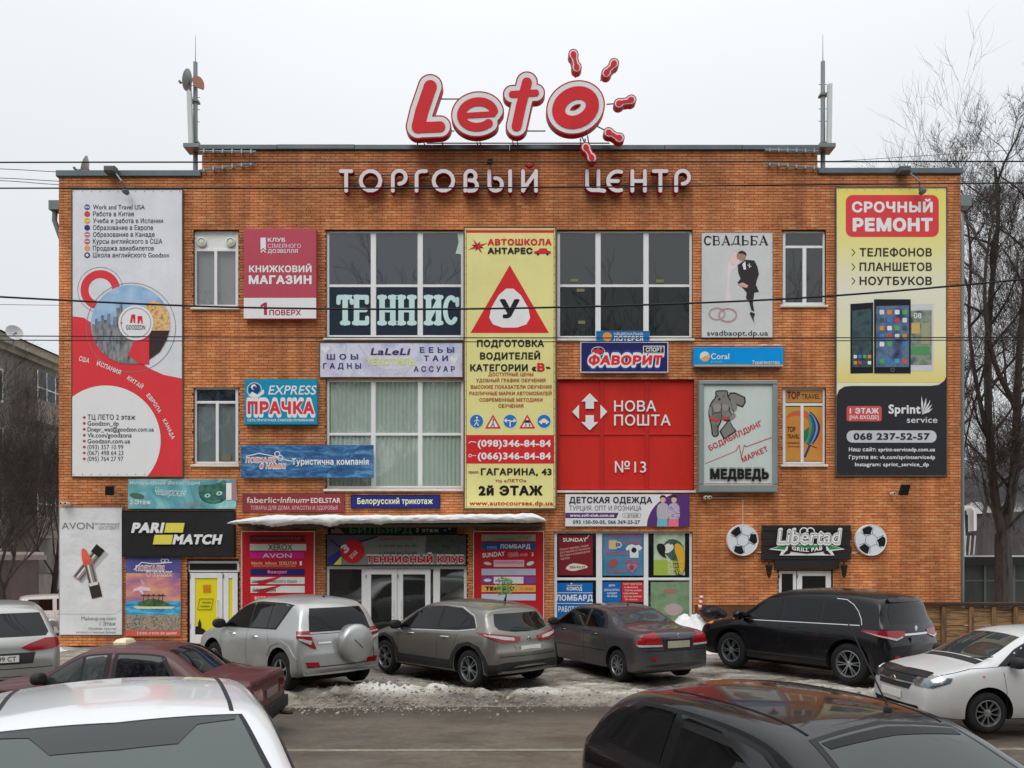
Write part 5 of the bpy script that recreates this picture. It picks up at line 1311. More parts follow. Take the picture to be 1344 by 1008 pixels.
s.P([(1026,729),(1033,716),(1046,719),(1059,720),(1072,719),(1085,716),(1093,729),(1082,725),(1059,722.5+5),(1036,725)], PW, 2.6, 'emblem'); s.P([(1034.5,716.5),(1059,720.4),(1083.5,716.5),(1085,723.5),(1059,727),(1033,723.5)], K_, 3.2, 'emblem'); s.P([(1027.5,728),(1032.5,722.5),(1038,724.6),(1036,727)], K_, 3.2, 'emblem'); s.P([(1091,728),(1085.8,722.5),(1080.5,724.6),(1082.5,727)], K_, 3.2, 'emblem')
s.ring(1055,698,6,1.6,PW,3.6,n=20); s.ring(1063.5,698,6,1.6,PW,4,n=20); s.C(1055,698,2,K_,4,n=5); s.C(1063.5,698,2,K_,4,n=5)
s.T('Libertad', 1018.5,1104,695,713.5, K_, .12, .12, ly=4.4, arc=0); s.T('Libertad', 1019,1103,695,713.5, PW, .085, .12, ly=5); s.T('Libertad', 1020,1102,695.5,713, K_, .045, .12, ly=6); s.T('Libertad', 1020.5,1101.5,696,712.5, PW, .012, .12, ly=7)
s.T('GRILL PAB', 1039,1079,716.6,721.6, PW, .04, ly=8, arc=-2.6); s.done()
def football(cx, cy, r, rot, label, mir=1):
    t = thing('football_sign', label, 'sign', (wx(cx), 21.9, wz(cy+r)), 0, 'football light boxes beside the pub board')
    D = 21.86; m = MB(); m.lathe([(r*D/F, .12), (r*D/F, .0), ((r-.5)*D/F, -.008), ((r-1.2)*D/F, 0), (.001, 0)], (wx(cx, D), D, wz(cy, D)), 'y', 40)
    m.build('light_box', PW, t, smooth=True)
    s = Sign('x', '', '', cx-r,cy-r,cx+r,cy+r, None, 0, d=D, panel=False); bpy.data.objects.remove(s.root); s.root = t
    Ri = r-1.9; s.P(circ(cx,cy,Ri,n=40), M((204,208,216)), 1, 'ball_face'); disc = circ(cx,cy,Ri,n=60)
    def inside(poly):   # clip to the disc
        out = []
        for (x, y) in poly:
            d = math.hypot(x-cx, y-cy); out.append((x, y) if d < Ri else (cx+(x-cx)/d*Ri, cy+(y-cy)/d*Ri))
        return out
    u = r*.42; cr = math.cos(R(rot)); sr = math.sin(R(rot))
    for q in range(-3, 4):
        for p in range(-3, 4):
            hx, hy = u*1.732*(q+p/2), u*1.5*p
            a, b = cx+mir*(hx*cr-hy*sr), cy+hx*sr+hy*cr
            if math.hypot(a-cx, b-cy) > r*1.25: continue
            blk = (q-p) % 3 == 1
            pl = []
            for k in range(5 if blk else 6):
                t_ = R((72*k+18*mir) if blk else (60*k+30+rot*mir)); rr = u*(1.0 if not blk else .86); pl.append((a+rr*math.cos(t_), b+rr*math.sin(t_)))
            dense = []
            for k in range(len(pl)):
                p0, p1 = pl[k], pl[(k+1) % len(pl)]
                dense += [(p0[0]+(p1[0]-p0[0])*w_/5, p0[1]+(p1[1]-p0[1])*w_/5) for w_ in range(5)]
            dense = inside(dense)
            if abs(sum(dense[i-1][0]*dense[i][1]-dense[i][0]*dense[i-1][1] for i in range(len(dense)))) < 6: continue
            if blk: s.P(dense, M((26,28,32)), 3, 'patch', clip=False)
            else:
                for k in range(6):
                    p0, p1 = pl[k], pl[(k+1) % 6]
                    if math.hypot((p0[0]+p1[0])/2-cx, (p0[1]+p1[1])/2-cy) < Ri*.93: s.PL(strip([p0, p1], .55), M((84,92,100)), 2+.02*k+.13*(q+3)+.02*(p+3), 'seam')
    s.done()
football(975,709,20.5,-8,'round football light box left of the black pub board')
football(1143.5,709,20.5,172,'round football light box right of the black pub board',-1)

# ------------------------------------------------------------ roof sign
LRED = M((190,34,40), rough=.45, var=.12); LWH = M((206,204,204), rough=.4, var=.08); LDK = M((160,28,38), rough=.45, var=.15)
def zp(X, Y): return (420+X/2.585, 40+Y/2.585)
def ell(cx, cy, a, b, rot, t0=0, t1=360, st=10):
    c, q = math.cos(R(rot)), math.sin(R(rot)); o = []; n = max(4, int(abs(t1-t0)/st))
    for i in range(n+1):
        t = R(t0+(t1-t0)*i/n); u, v = a*math.cos(t), b*math.sin(t); o.append(zp(cx+u*c-v*q, cy+u*q+v*c))
    return o
ls = thing('rooftop_sign', 'big red and white rounded lettering Leto with a sunburst standing on the roof', 'sign', (wx(680), 21.7, zC+.15))
YF, TH = 21.45, .22
def boxletter(name, strokes, par, r_in=0, w_out=6.1, d_out=7.9, fill_holes=()):
    xs_ = [p[0] for s_ in strokes for p in s_[0]]; ys_ = [p[1] for s_ in strokes for p in s_[0]]
    xs, ys, D = seg_field(strokes, min(xs_)-24, min(ys_)-24, max(xs_)+24, max(ys_)+24, .7)
    po = None
    for i, (lev, mt, yy) in enumerate(((d_out, LDK, YF), (w_out, LWH, YF-.004), (r_in, LRED, YF-.02))):
        lp = contours(xs, ys, D, lev); m = MB()
        m.prism([[(wx(p, yy), wz(q, yy)) for p, q in l] for l in lp], yy, (YF+TH if i == 0 else (YF+.001 if i == 2 else None)))
        o = m.build((name, 'white_face', 'red_face')[i], mt, par if i == 0 else po, fix=(i == 0))
        if i == 0: po = o
    return po
boxletter('letter', [([zp(374,190), zp(345,275), zp(333,326)], 8.6), ([zp(333,329), zp(407,326)], 7.0)], ls)
boxletter('letter', [([zp(496,288), zp(588,283)], 3.6), (ell(535,284,56,43,-8,-6,-305,8), 5.6)], ls)
boxletter('letter', [([zp(702,176), zp(683,250), zp(667,324)], 6.6), ([zp(652,216), zp(732,211)], 4.4)], ls)
boxletter('letter', [(ell(867,261,60,47,-28), 8.6)], ls)
def rayp(cx, cy, a, l=8, r=3.4):
    c, q = math.cos(R(a)), math.sin(R(a)); n = (-q*1.6, c*1.6)
    pts = [(cx-c*l+n[0], cy-q*l+n[1]), (cx-c*l*.3+n[0]*.3, cy-q*l*.3), (cx+c*l*.3-n[0]*.3, cy+q*l*.3), (cx+c*l-n[0], cy+q*l-n[1])]
    boxletter('ray', [(pts, r*.62), ([pts[0], (pts[0][0]*.8+pts[1][0]*.2, pts[0][1]*.8+pts[1][1]*.2)], r*1.1), ([pts[3], (pts[3][0]*.8+pts[2][0]*.2, pts[3][1]*.8+pts[2][1]*.2)], r*1.1)], ls, -.2, 1.6, 2.9)
for a in ((754.8,79.5,86,9),(801,89,-40,8),(820.5,133,-6,8.5),(806,177,38,8),(773,200,72,8)): rayp(*a)
STL = M((90,92,94), rough=.5, metal=.4)
m = MB(); yb = YF+TH+.06
for (a, b, c, d) in ((579,130,606,130),(588,172,596,172),(690,172,716,172),(755,95,755,102),(788,106,794,99),(796,137,808,136),(784,166,796,172),(764,180,768,190),(771,178,773,190),(560,188,800,188),(548,150,548,192)):
    m.bar(at(a,b,yb), at(c,d,yb), .018, n=5)
m.build('steel_frame', STL, ls)
for px in (556, 580, 626, 630, 673, 679, 762, 768):
    m = MB(); p = at(px, 182, yb); m.bar(p, (p.x, yb, zC+.1), .02, n=5); m.bar(p+Vector((0,0,-.1)), (p.x+.05, yb+.5, zC+.12), .016, n=5); m.build('support', STL, ls)

# cut letters along the parapet
tl = thing('letter_sign', 'row of pale cut letters with red edges spelling ТОРГОВЫЙ ЦЕНТР under the roof edge', 'sign', (wx(676), 21.9, wz(255)))
LG = M((200,196,198), rough=.4, var=.08); LR2 = M((132,34,44), rough=.5)
T_, B_ = 224.5, 250.3
def arcp(cx, cy, r, a0, a1, ry=None): return [(cx+r*math.cos(R(a0+(a1-a0)*i/14)), cy-(ry or r)*math.sin(R(a0+(a1-a0)*i/14))) for i in range(15)]
GL = [
 [[(447,T_),(461,T_)],[(454.3,T_),(454.3,B_)]],
 [arcp(486.3,237.2,13,0,360)],
 [[(515.5,B_),(515.5,233)]+arcp(524,232.5,8.6,180,-90)],
 [[(546.7,B_),(546.7,231)]+arcp(553,231,6.3,180,95)+[(559,T_)]],
 [arcp(582,237.2,13,0,360)],
 [[(610.7,B_),(610.7,231)]+arcp(617.5,231,6.8,180,-60)+[(616,236.5)]+arcp(619.5,243.6,6.6,90,-90)+[(615,B_)]],
 [[(642.2,T_),(642.2,242)]+arcp(650.5,242,8.3,180,360)+arcp(650.5,242,8.3,0,95)], [[(669.5,T_),(669.5,B_)]],
 [[(686.5,T_),(686.5,B_)],[(703.5,T_),(703.5,B_)],[(687.5,248),(702.5,227)]],
 [[(770.5,T_),(770.5,242)]+arcp(778,242,7.5,180,270)+[(786,249.5)],[(785.5,T_),(785.5,247)],[(786,249.5),(793,250.5)]],
 [arcp(811,237.5,13,70,290,12.6)[:], [(798.5,237.5),(811,237.5)]],
 [[(830,T_),(830,B_)],[(846.5,T_),(846.5,B_)],[(830,237.5),(846.5,237.5)]],
 [[(858,T_),(875,T_)],[(866.8,T_),(866.8,B_)]],
 [[(887.5,B_),(887.5,233)]+arcp(896,232.5,8.6,180,-90)],
]
def cutletter(strokes, y0=21.72, r=2.4, par=tl, extra=None):
    st = [(p, r) for p in strokes]
    xs_ = [p[0] for s_ in strokes for p in s_]; ys_ = [p[1] for s_ in strokes for p in s_]
    xs, ys, D = seg_field(st, min(xs_)-6, min(ys_)-6, max(xs_)+6, max(ys_)+6, .45)
    m = MB(); m.prism([[(wx(p, y0), wz(q, y0)) for p, q in l] for l in contours(xs, ys, D, .75)], y0, 21.9); o = m.build('letter', LR2, par, fix=True)
    m = MB(); y1 = y0-.012; m.prism([[(wx(p, y1), wz(q, y1)) for p, q in l] for l in contours(xs, ys, D, 0)], y1, y0-.001); m.build('letter_face', LG, o)
for g_ in GL: cutletter(g_)
m = MB(); s_ = seg_field([([(691,215),(694,218),(698,216.5),(700,213)], 1.3)], 685, 208, 706, 222, .4)
m.prism([[(wx(p, 21.75), wz(q, 21.75)) for p, q in l] for l in contours(*s_, 0)], 21.75, 21.85); m.build('breve', M((160,30,40)), tl)
m = MB()
for z_, a, b in ((243,450,706),(230,450,706),(243,772,900)): m.bar(at(a, z_, 21.93), at(b, z_, 21.93), .02, n=4)
m.build('mounting_rail', STL, tl)

# ------------------------------------------------------------ canopy with snow
cn = thing('entrance_canopy', 'flat canopy over the club entrance loaded with overhanging snow', 'canopy', (wx(508), 21.2, wz(690)))
DC = 21.05
m = MB(); m.bbox(wx(312,DC), wx(712,DC), DC, 21.98, wz(691,DC), wz(687.5,DC), .01); m.build('canopy_slab', M((74,62,52), rough=.8), cn)
m = MB(); vs = []; NX, NY = 150, 12
for i in range(NX+1):
    u = i/NX; x = wx(298,DC)+(wx(717,DC)-wx(298,DC))*u
    tap = min(1, u*7)**.6*min(1, (1-u)*22)**.5
    n1 = noise.fractal(Vector((x*.9, 0, 3)), 1, 2, 3); n2 = noise.fractal(Vector((x*6, 0, 9)), 1, 2, 3)
    ztop = wz(677, DC)+.0+.05*n1+.05*u+.015*n2; zbot = wz(688.-3.0*u, DC)-.07*max(0, n1+.1)*(1.6 if .1 < u < .5 else .5)-.05*abs(n2)*(1 if u < .5 else .4)
    h = (ztop-zbot)*tap; zc = (ztop+zbot)/2+(1-tap)*(-.08)
    for j in range(NY+1):
        a = math.pi*(j/NY)-math.pi/2
        yy = DC-.02-.16*math.cos(a)*tap+.03*noise.noise(Vector((x*5, j*.7, 2)))*tap
        vs.append((x, yy if j < NY else DC+.9, zc+h/2*math.sin(a)+(.05*n1 if j == NY else 0)))
m.add(vs, [(i*(NY+1)+j, (i+1)*(NY+1)+j, (i+1)*(NY+1)+j+1, i*(NY+1)+j+1) for i in range(NX) for j in range(NY)])
tag(m.build('snow', SNOW, None, smooth=True, sharp=70), 'thick ragged slab of white snow hanging over the edge of the entrance canopy', 'snow')
m = MB()
for px in (330, 420, 520, 620, 700): m.box(wx(px,21)-.03, wx(px,21)+.03, 21.2, 21.98, wz(693,21), wz(691.2,21))
m.build('beam', STL, cn)

# ------------------------------------------------------------ small things on the facade
BLK = M((26,28,30), rough=.4)
def flood(px, py, label, w_=.2, h_=.24, tilt=15, d=21.6, col=BLK, arm=(0,0), grp='floodlights on the facade'):
    t = thing('floodlight', label, 'floodlight', (wx(px,d), d, wz(py,d)), 0, grp)
    m = MB(); c = at(px, py, d); a, b = math.cos(R(tilt)), math.sin(R(tilt))
    def P_(x, y, z): return (c.x+x+z*.15, c.y+y*a-z*b, c.z+y*b+z*a)
    v = [P_(x, y, z) for y in (-.05, .05) for x, z in ((-w_/2,-h_/2),(w_/2,-h_/2),(w_/2,h_/2),(-w_/2,h_/2))]
    k = [P_(x*.7, .1, z*.7) for x, z in ((-w_/2,-h_/2),(w_/2,-h_/2),(w_/2,h_/2),(-w_/2,h_/2))]
    m.add(v+k, [(0,1,2,3),(0,4,5,1),(1,5,6,2),(2,6,7,3),(3,7,4,0),(4,8,9,5),(5,9,10,6),(6,10,11,7),(7,11,8,4),(8,11,10,9)]); m.build('housing', col, t)
    m = MB(); m.tube([(c.x,c.y+.08,c.z),(c.x+arm[0],21.9,c.z+arm[1]),(c.x+arm[0],22.0,c.z+arm[1])], .018, 5); m.build('bracket', GREYM, t)
flood(144, 644, 'black floodlight above the lipstick banner', arm=(.15,-.08))
flood(1187, 643, 'black floodlight under the phone repair banner', .22, .28, arm=(-.18,-.05))
flood(643, 212.5, 'small dark lamp above the cut letters', .14, .14, grp=None)
def cam_(px, py, label):
    t = thing('security_camera', label, 'camera', at(px, py, 21.8), 0, None); c = at(px, py, 21.8)
    m = MB(); m.lathe([(.001,-.10),(.045,-.09),(.05,0),(.05,.1),(.02,.14),(.001,.15)], c, 'y', 14); m.build('camera_body', M((190,186,176)), t, smooth=True)
    m = MB(); m.bar((c.x,c.y+.1,c.z),(c.x-.02,22,c.z+.04), .015); m.build('bracket', GREYM, t)
    m = MB(); m.lathe([(.001,-.104),(.025,-.1),(.03,-.09)], c, 'y', 12); m.build('lens', BLK, t)
cam_(82, 661, 'small camera at the top of the lipstick banner'); cam_(88, 661, 'small white camera right beside another above the lipstick banner')
cam_(926, 653, 'camera under the bodybuilding box'); cam_(931, 653, 'second camera under the bodybuilding box at the cable'); cam_(1172, 648, 'dome camera beside the floodlight on the right wall')
def conduit(pts, label, r=.014, mat=None):
    m = MB(); m.tube([at(a, b, 21.95) for a, b in pts], r, 5); tag(m.build('cable_conduit', mat or M((190,186,180)), None), label, 'cable')
conduit([(932,653.5),(975,653.5),(975,690)], 'white conduit from the camera down to the left football box')
conduit([(994,725),(1002,725)], 'short white conduit between left football box and pub board'); conduit([(1116,726),(1124,726)], 'short white conduit between pub board and right football box')
conduit([(417,440),(417,640)], 'thin grey cable running down beside the left windows', .006, GREYM)
conduit([(95,662),(120,661),(163,661),(163,671)], 'thin black cable from the cameras to the betting sign', .008, BLK)
def walllamp(px, label):
    t = thing('wall_lantern', label, 'wall lamp', at(px, 752, 21.75), 0, 'black lanterns flanking the pub door'); c = at(px, 745, 21.75)
    m = MB(); m.lathe([(.001,.12),(.04,.09),(.11,.05),(.10,.03),(.085,-.02),(.06,-.2),(.03,-.25),(.001,-.28)], (c.x, c.y, c.z), 'z', 6); m.build('lantern', M((50,44,38), rough=.35, metal=.5), t)
    m = MB(); m.tube([(c.x, 21.98, c.z+.02),(c.x, 21.85, c.z-.05),(c.x, 21.78, c.z+.16),(c.x, c.y, c.z+.13)], .014, 6); m.build('bracket', BLK, t)
walllamp(1009.5, 'black wall lantern left of the pub door'); walllamp(1108, 'black wall lantern right of the pub door')
def rooflamp(px, py, label):
    t = thing('roof_floodlight', label, 'floodlight', at(px, py, 21.9)); c = at(px, py-12, 21.8)
    m = MB(); c.z -= .08; m.bbox(c.x-.15, c.x+.15, c.y-.1, c.y+.12, c.z-.08, c.z+.08, .03); m.build('housing', M((84,86,86)), t)
    m = MB()
    for i in range(5): m.box(c.x-.12+.06*i-.008, c.x-.12+.06*i+.008, c.y+.12, c.y+.16, c.z-.07, c.z+.07)
    m.build('cooling_fins', BLK, t); m = MB(); m.tube([(c.x+.15,c.y,c.z-.1),(c.x+.35,21.7,c.z-.35),(c.x+.45,21.85,c.z-.6)], .025, 5); m.build('bracket', GREYM, t)
    m = MB(); q = (c.x+.45, 21.75, c.z-.62); m.lathe([(.001,-.11),(.085,-.08),(.07,.05),(.03,.09),(.001,.1)], q, 'y', 12); m.build('lamp_head', M((84,88,90)), t, smooth=True)
rooflamp(145, 231, 'dark floodlight on the roof edge over the white and red banner'); rooflamp(1187, 231, 'dark floodlight on the roof edge over the phone repair banner')
def dish(c, r, az, label, mat=M((140,146,148), rough=.5)):
    t = thing('satellite_dish', label, 'satellite dish', (c[0], c[1], c[2]-r-.3)); D = Vector((math.cos(R(az)), math.sin(R(az)), .3)).normalized()
    u = D.cross(Vector((0,0,1))).normalized(); v = D.cross(u); m = MB(); n = 20; vs = []
    for j in range(5):
        rr = r*(j+.01)/4
        for i in range(n): a = 2*math.pi*i/n; vs.append(Vector(c)+u*rr*math.cos(a)+v*rr*math.sin(a)+D*(rr*rr*.35/r))
    m.add(vs, [(j*n+i, j*n+(i+1) % n, (j+1)*n+(i+1) % n, (j+1)*n+i) for j in range(4) for i in range(n)]); m.build('dish', mat, t, smooth=True)
    m = MB(); m.bar(Vector(c), Vector(c)+D*r*1.0-Vector((0,0,r*.5)), .015); m.bar(Vector(c)+D*r*1.0-Vector((0,0,r*.5)), Vector(c)+D*r*1.15-Vector((0,0,r*.35)), .04); m.build('feed_arm', GREYM, t)
    m = MB(); m.bar(Vector(c), (c[0], c[1], c[2]-r-.3), .03); m.build('pole', GREYM, t)
dish((wx(116,22.6), 22.6, wz(222,22.6)), .33, 200, 'grey satellite dish peeping over the left roof edge')

# masts
def mast(px, ybase, ytop, label, panel, d=22.3, flag=False):
    t = thing('antenna_mast', label, 'antenna', at(px, ybase, d)); b, tp = at(px, ybase, d), at(px, ytop, d)
    m = MB(); m.bar(b-Vector((0,0,.6)), tp, .07, .06, 8); m.build('pole', M((120,128,130), metal=.3), t, smooth=True)
    m = MB(); m.bar(tp, tp+Vector((0,0,.75)), .012, .005, 5); m.build('whip_antenna', GREYM, t)
    (x0, y0, y1, tl_) = panel
    m = MB(); a, c = at(x0, y1, d-.15), at(x0+tl_, y0, d-.15); m.add([], [])
    w_ = .11
    vs = []
    for q in (a, c):
        for dx, dy in ((-w_/2,-.06),(w_/2,-.06),(w_/2,.06),(-w_/2,.06)): vs.append((q.x+dx, q.y+dy, q.z))
    m.add(vs, [(0,1,5,4),(1,2,6,5),(2,3,7,6),(3,0,4,7),(0,3,2,1),(4,5,6,7)]); m.build('panel_antenna', M((186,192,190)), t)
    m = MB()
    for f in (.12, .88):
        q = a.lerp(c, f); m.bar(q, (b.x, d, q.z), .022, n=5); m.box(b.x-.1, b.x+.1, d-.1, d+.1, q.z-.03, q.z+.03)
    m.build('clamp', GREYM, t)
    m = MB(); m.box(b.x-.2, b.x+.22, d-.35, d+.1, wz(201,d), wz(196,d)); m.tube([(b.x+.05,d,b.z-.3),(b.x+.02,d-.1,wz(170,d)),(b.x,d-.09,wz(150,d))], .012, 5); m.build('base_bracket', GREYM, t)
    m = MB()
    for i in range(4): q = wz(ytop+30+i*16, d); m.bar((b.x-.12,d,q), (b.x+.12,d,q), .01, n=4)
    m.build('step', GREYM, t)
    return t
mast(256.5, 219, 82, 'steel mast with a torn rag at the left end of the raised parapet', (251,121,192,-2.5))
mast(1080, 223, 81, 'steel mast with one tall panel at the right end of the raised parapet', (1088,111,196,1))
m = MB(); v = smoothp([(252,101),(262,100),(268,107),(268,119),(262,116),(254,114)], 2); m.prism([[(wx(a,22.15), wz(b,22.15)) for a, b in v]], 22.12, 22.16)
tag(m.build('torn_flag', M((150,104,88), bump=.5), None), 'torn brown rag caught on the left mast', 'rag')
dish((wx(250,22.2), 22.2, wz(106,22.2)), .28, 180, 'small round dish on the left mast, edge on')

# plank fence and black bags
fn = thing('plank_fence', 'rough fence of broad raw timber slabs at the right end of the building', 'fence', (wx(1280,21.4), 21.4, 0))
WD = MN([(62,46,32),(112,86,56),(150,118,78),(84,62,42)], 3.2, detail=9, key='rawwood', stretch=(.6,1,9), rough=.8, bump=.3)
WD2 = MN([(64,46,32),(104,78,52),(136,106,72)], 3, detail=9, key='rawwood2', stretch=(8,1,.6), rough=.8)
FD = 21.3; px = 1206; sec = [1206,1237,1273,1303,1331,1362,1392,1424,1456]
rnd = random.Random(5)
for i in range(len(sec)-1):
    y = 797.5
    while y < 852:
        h = rnd.uniform(5.5, 8.5); m = MB(); a, b = wx(sec[i],FD), wx(sec[i+1],FD); dz = rnd.uniform(-.02,.02)
        zt, zb = wz(y,FD), wz(y+h-.6,FD); o_ = rnd.uniform(-.02,.02)
        m.add([(a,FD+o_,zb),(b,FD+o_,zb+dz),(b,FD+.05,zb+dz),(a,FD+.05,zb),(a,FD+o_,zt),(b,FD+o_,zt+dz*.6),(b,FD+.05,zt+dz*.6),(a,FD+.05,zt)], [(0,1,5,4),(4,5,6,7),(0,3,2,1),(1,2,6,5),(3,0,4,7)])
        m.build('plank', WD, fn); y += h
for p in sec[1:-1]:
    m = MB(); m.bbox(wx(p-3,FD), wx(p+3,FD), FD-.09, FD-.03, 0, wz(795.5,FD), .01); m.build('post', WD2, fn)
m = MB(); m.bbox(wx(1204,FD), wx(1456,FD), FD-.12, FD+.3, wz(795,FD), wz(791,FD), .01); m.build('top_beam', M((60,44,38), rough=.8), fn)
def bag(px, py, d, r, label, seed):
    m = MB(); c = at(px, py, d); vs = []; n1, n2 = 18, 12
    for j in range(n2+1):
        for i in range(n1):
            a, b = 2*math.pi*i/n1, math.pi*j/n2
            k = r*(1+.25*noise.noise(Vector((math.cos(a)*2+seed, math.sin(a)*2, b*1.6))))
            vs.append((c.x+k*math.sin(b)*math.cos(a)*1.2, c.y+k*math.sin(b)*math.sin(a), c.z+k*math.cos(b)*.75))
    m.add(vs, [(j*n1+i, j*n1+(i+1) % n1, (j+1)*n1+(i+1) % n1, (j+1)*n1+i) for j in range(n2) for i in range(n1)])
    tag(m.build('rubbish_bag', M((34,36,40), rough=.3, var=.2), None, smooth=True), label, 'bag')
bag(932, 803, 20.7, .21, 'dark rubbish bag lying on the snow pile', 1); bag(943, 806, 20.9, .18, 'smaller dark bag against the wall behind the black SUV', 7)
m = MB(); c = at(918, 800, 20.5)
t = thing('striped_post', 'short red and white striped post standing in the snow pile', 'post', c)
for i in range(6):
    m = MB(); m.bar((c.x+.01*i, c.y, c.z+.06*i), (c.x+.01*(i+1), c.y, c.z+.06*(i+1)), .045, n=8); m.build('band', [M((200,60,60)), PW][i % 2], t)

# ------------------------------------------------------------ overhead wires
WI = M((34,34,36), rough=.6)
def wire(pts, d, r, label, grp='wires strung across in front of the facade'):
    m = MB(); q = [at(a, b, d) for a, b in smoothp(pts, 3, False)]; m.tube(q, r, 5); tag(m.build('overhead_wire', WI, None), label, 'wire', grp)
wire([(-200,214),(0,213),(672,212.5),(1344,212),(1600,211)], 12., .011, 'dark wire level with the raised parapet, highest of the heavy wires')
wire([(-200,247.5),(0,247),(672,247),(1000,243),(1344,240),(1600,238)], 12.3, .011, 'dark wire just below the cut letters')
wire([(-200,378),(0,390),(240,402),(430,406),(640,406),(900,399),(1100,389),(1344,367),(1600,340)], 11., .014, 'thick sagging cable across the upper windows')
wire([(-200,440),(0,441),(672,444),(1344,443),(1600,442)], 12.6, .009, 'upper of the twin thin wires at mid facade'); wire([(-200,445),(0,446.5),(672,449.5),(1344,446),(1600,445)], 12.9, .008, 'lower of the twin thin wires at mid facade')
for i, (a, b, c) in enumerate(((221,226,226),(233,238,240),(236,243,243))):
    wire([(-200,a-4),(0,a),(75,b),(200,c+4)], 24., .010, ('thin faint wire meeting the left parapet, topmost','thin faint wire meeting the left parapet, middle one','thin faint wire meeting the left parapet, lowest')[i], None)
wire([(-100,398),(75,401),(400,403)], 24.5, .008, 'faint thin wire behind the sagging cable at the left', None)
wire([(905,222),(1080,213),(1344,196)], 23.5, .007, 'faint thin wire rising to the right above the roof', None)

# ------------------------------------------------------------ trees
BARK = MN([(30,28,27),(64,59,56),(46,42,40)], 3, detail=9, key='bark', stretch=(3,3,.6), rough=.9, bump=.5)
def branches(start, dir_, ln, r, lev, maxlev, rnd, out, spread=.55, grav=.0, n=None):
    """grow one limb as a crooked tapering tube, then its side limbs"""
    nseg = 5 if lev < 3 else 3
    pts = [start.copy()]; rs = [r]; d = dir_.copy(); p = start.copy()
    for i in range(nseg):
        d = (d+Vector((rnd.uniform(-1,1), rnd.uniform(-1,1), rnd.uniform(-.5,.8)))*(.13+.05*lev)+Vector((0,0,grav))).normalized()
        p = p+d*ln/nseg; pts.append(p.copy()); rs.append(r*(1-.55*(i+1)/nseg) if lev < maxlev else r*(1-.8*(i+1)/nseg))
    out.append((lev, pts, rs))
    if lev >= maxlev: return
    k = n or rnd.choice((4, 5, 5, 6) if lev else (5, 6, 7))
    for i in range(k):
        t = rnd.uniform(.3, 1) if i else 1.
        j = min(nseg-1, int(t*nseg)); f = t*nseg-j; q = pts[j].lerp(pts[j+1], min(1, f)); rr = rs[j]*(1-.3)*(.75 if i else .95)
        ax = Vector((rnd.uniform(-1,1), rnd.uniform(-1,1), rnd.uniform(-1,1))).cross(d).normalized()
        nd_ = (Matrix.Rotation(rnd.uniform(.35, 1.0)*spread*1.6*(1 if i else .4), 3, ax) @ d)
        nd_.z += .12; nd_.normalize()
        branches(q, nd_, ln*rnd.uniform(.5, .78), max(.006, rr*rnd.uniform(.5, .8)), lev+1, maxlev, rnd, out, spread, grav)
def tree(stems, label, seed, maxlev=5, mat=BARK, name='bare_tree', grp=None, joined=None, spread=.55):
    rnd = random.Random(seed); out = []
    for (s0, d0, ln, r) in stems: branches(Vector(s0), Vector(d0).normalized(), ln, r, 0, maxlev, rnd, out, spread)
    tm = MB(); cm = MB()
    for lev, pts, rs in out:
        (tm if lev == 0 else cm).tube(pts, rs, 9 if lev == 0 else (6 if lev < 3 else 3))
    if joined is not None: joined.v, joined.f, joined.mi  ; return tm, cm
    t = thing(name, label, 'tree', (stems[0][0][0], stems[0][0][1], stems[0][0][2]), 0, grp)
    tm.build('trunk', mat, t, smooth=True); cm.build('crown', mat, t, smooth=True, kind='stuff')
    return t
# the big forked tree right of the building: trunk, then two stems drawn through the photographed fork
def forked(d):
    out = []
    rnd = random.Random(11)
    def limb(px, rad, lev, kids):
        pts = [at(a, b, d+c) for a, b, c in px]; pts = [Vector(q) for q in smoothp([tuple(p) for p in pts], 2, False)]
        n = len(pts); rs = [rad[0]+(rad[1]-rad[0])*i/(n-1) for i in range(n)]
        out.append((lev, pts, rs))
        for i in range(kids):
            t = (i+.7)/(kids+.2); j = int(t*(n-2)); q = pts[j]; dd = (pts[j+1]-pts[j]).normalized()
            ax = Vector((rnd.uniform(-1,1), rnd.uniform(-1,1), 0)).cross(dd).normalized()
            nd_ = (Matrix.Rotation(rnd.uniform(.6, 1.15), 3, ax) @ dd); nd_.z += .2; nd_.normalize()
            branches(q, nd_, rnd.uniform(1.2, 2.3), max(.05, rs[j]*.42), 2, 6, rnd, out, .6)
    limb([(1318,800,0),(1317,740,0),(1316,700,0)], (.29,.24), 0, 0)
    limb([(1316,702,0),(1306,660,0),(1297,560,.2),(1296,440,.4),(1304,350,.6),(1312,280,.8),(1306,220,1.)], (.165,.045), 0, 10)
    limb([(1317,702,0),(1330,640,0),(1334,560,-.3),(1338,450,-.5),(1350,340,-.6),(1350,240,-.6)], (.18,.05), 0, 10)
    limb([(1298,580,.1),(1280,500,.5),(1270,420,.8),(1276,330,1.),(1262,250,1.2)], (.08,.025), 1, 7)
    limb([(1336,540,-.3),(1300,470,-.6),(1290,380,-.8),(1300,300,-.9)], (.10,.03), 1, 6)
    limb([(1296,470,.3),(1270,560,1.6),(1262,620,2.2)], (.05,.015), 2, 3)
    tm = MB(); cm = MB()
    for lev, pts, rs in out: (tm if lev == 0 else cm).tube(pts, rs, 10 if lev == 0 else (6 if lev < 4 else 3))
    t = thing('bare_tree', 'big bare tree forking low behind the plank fence, right of the building', 'tree', at(1318, 800, d)); tm.build('trunk', BARK, t, smooth=True); cm.build('crown', BARK, t, smooth=True, kind='stuff')
forked(27.)
def treeat(px, pyb, pyt, d, label, seed, lean=0, r=.2, maxlev=5, spread=.55, mat=BARK, grp=None):
    b = at(px, pyb, d); H = wz(pyt, d)-b.z
    return tree([(b, (lean, .0, 1), H*.55, r)], label, seed, maxlev, mat, grp=grp, spread=spread)
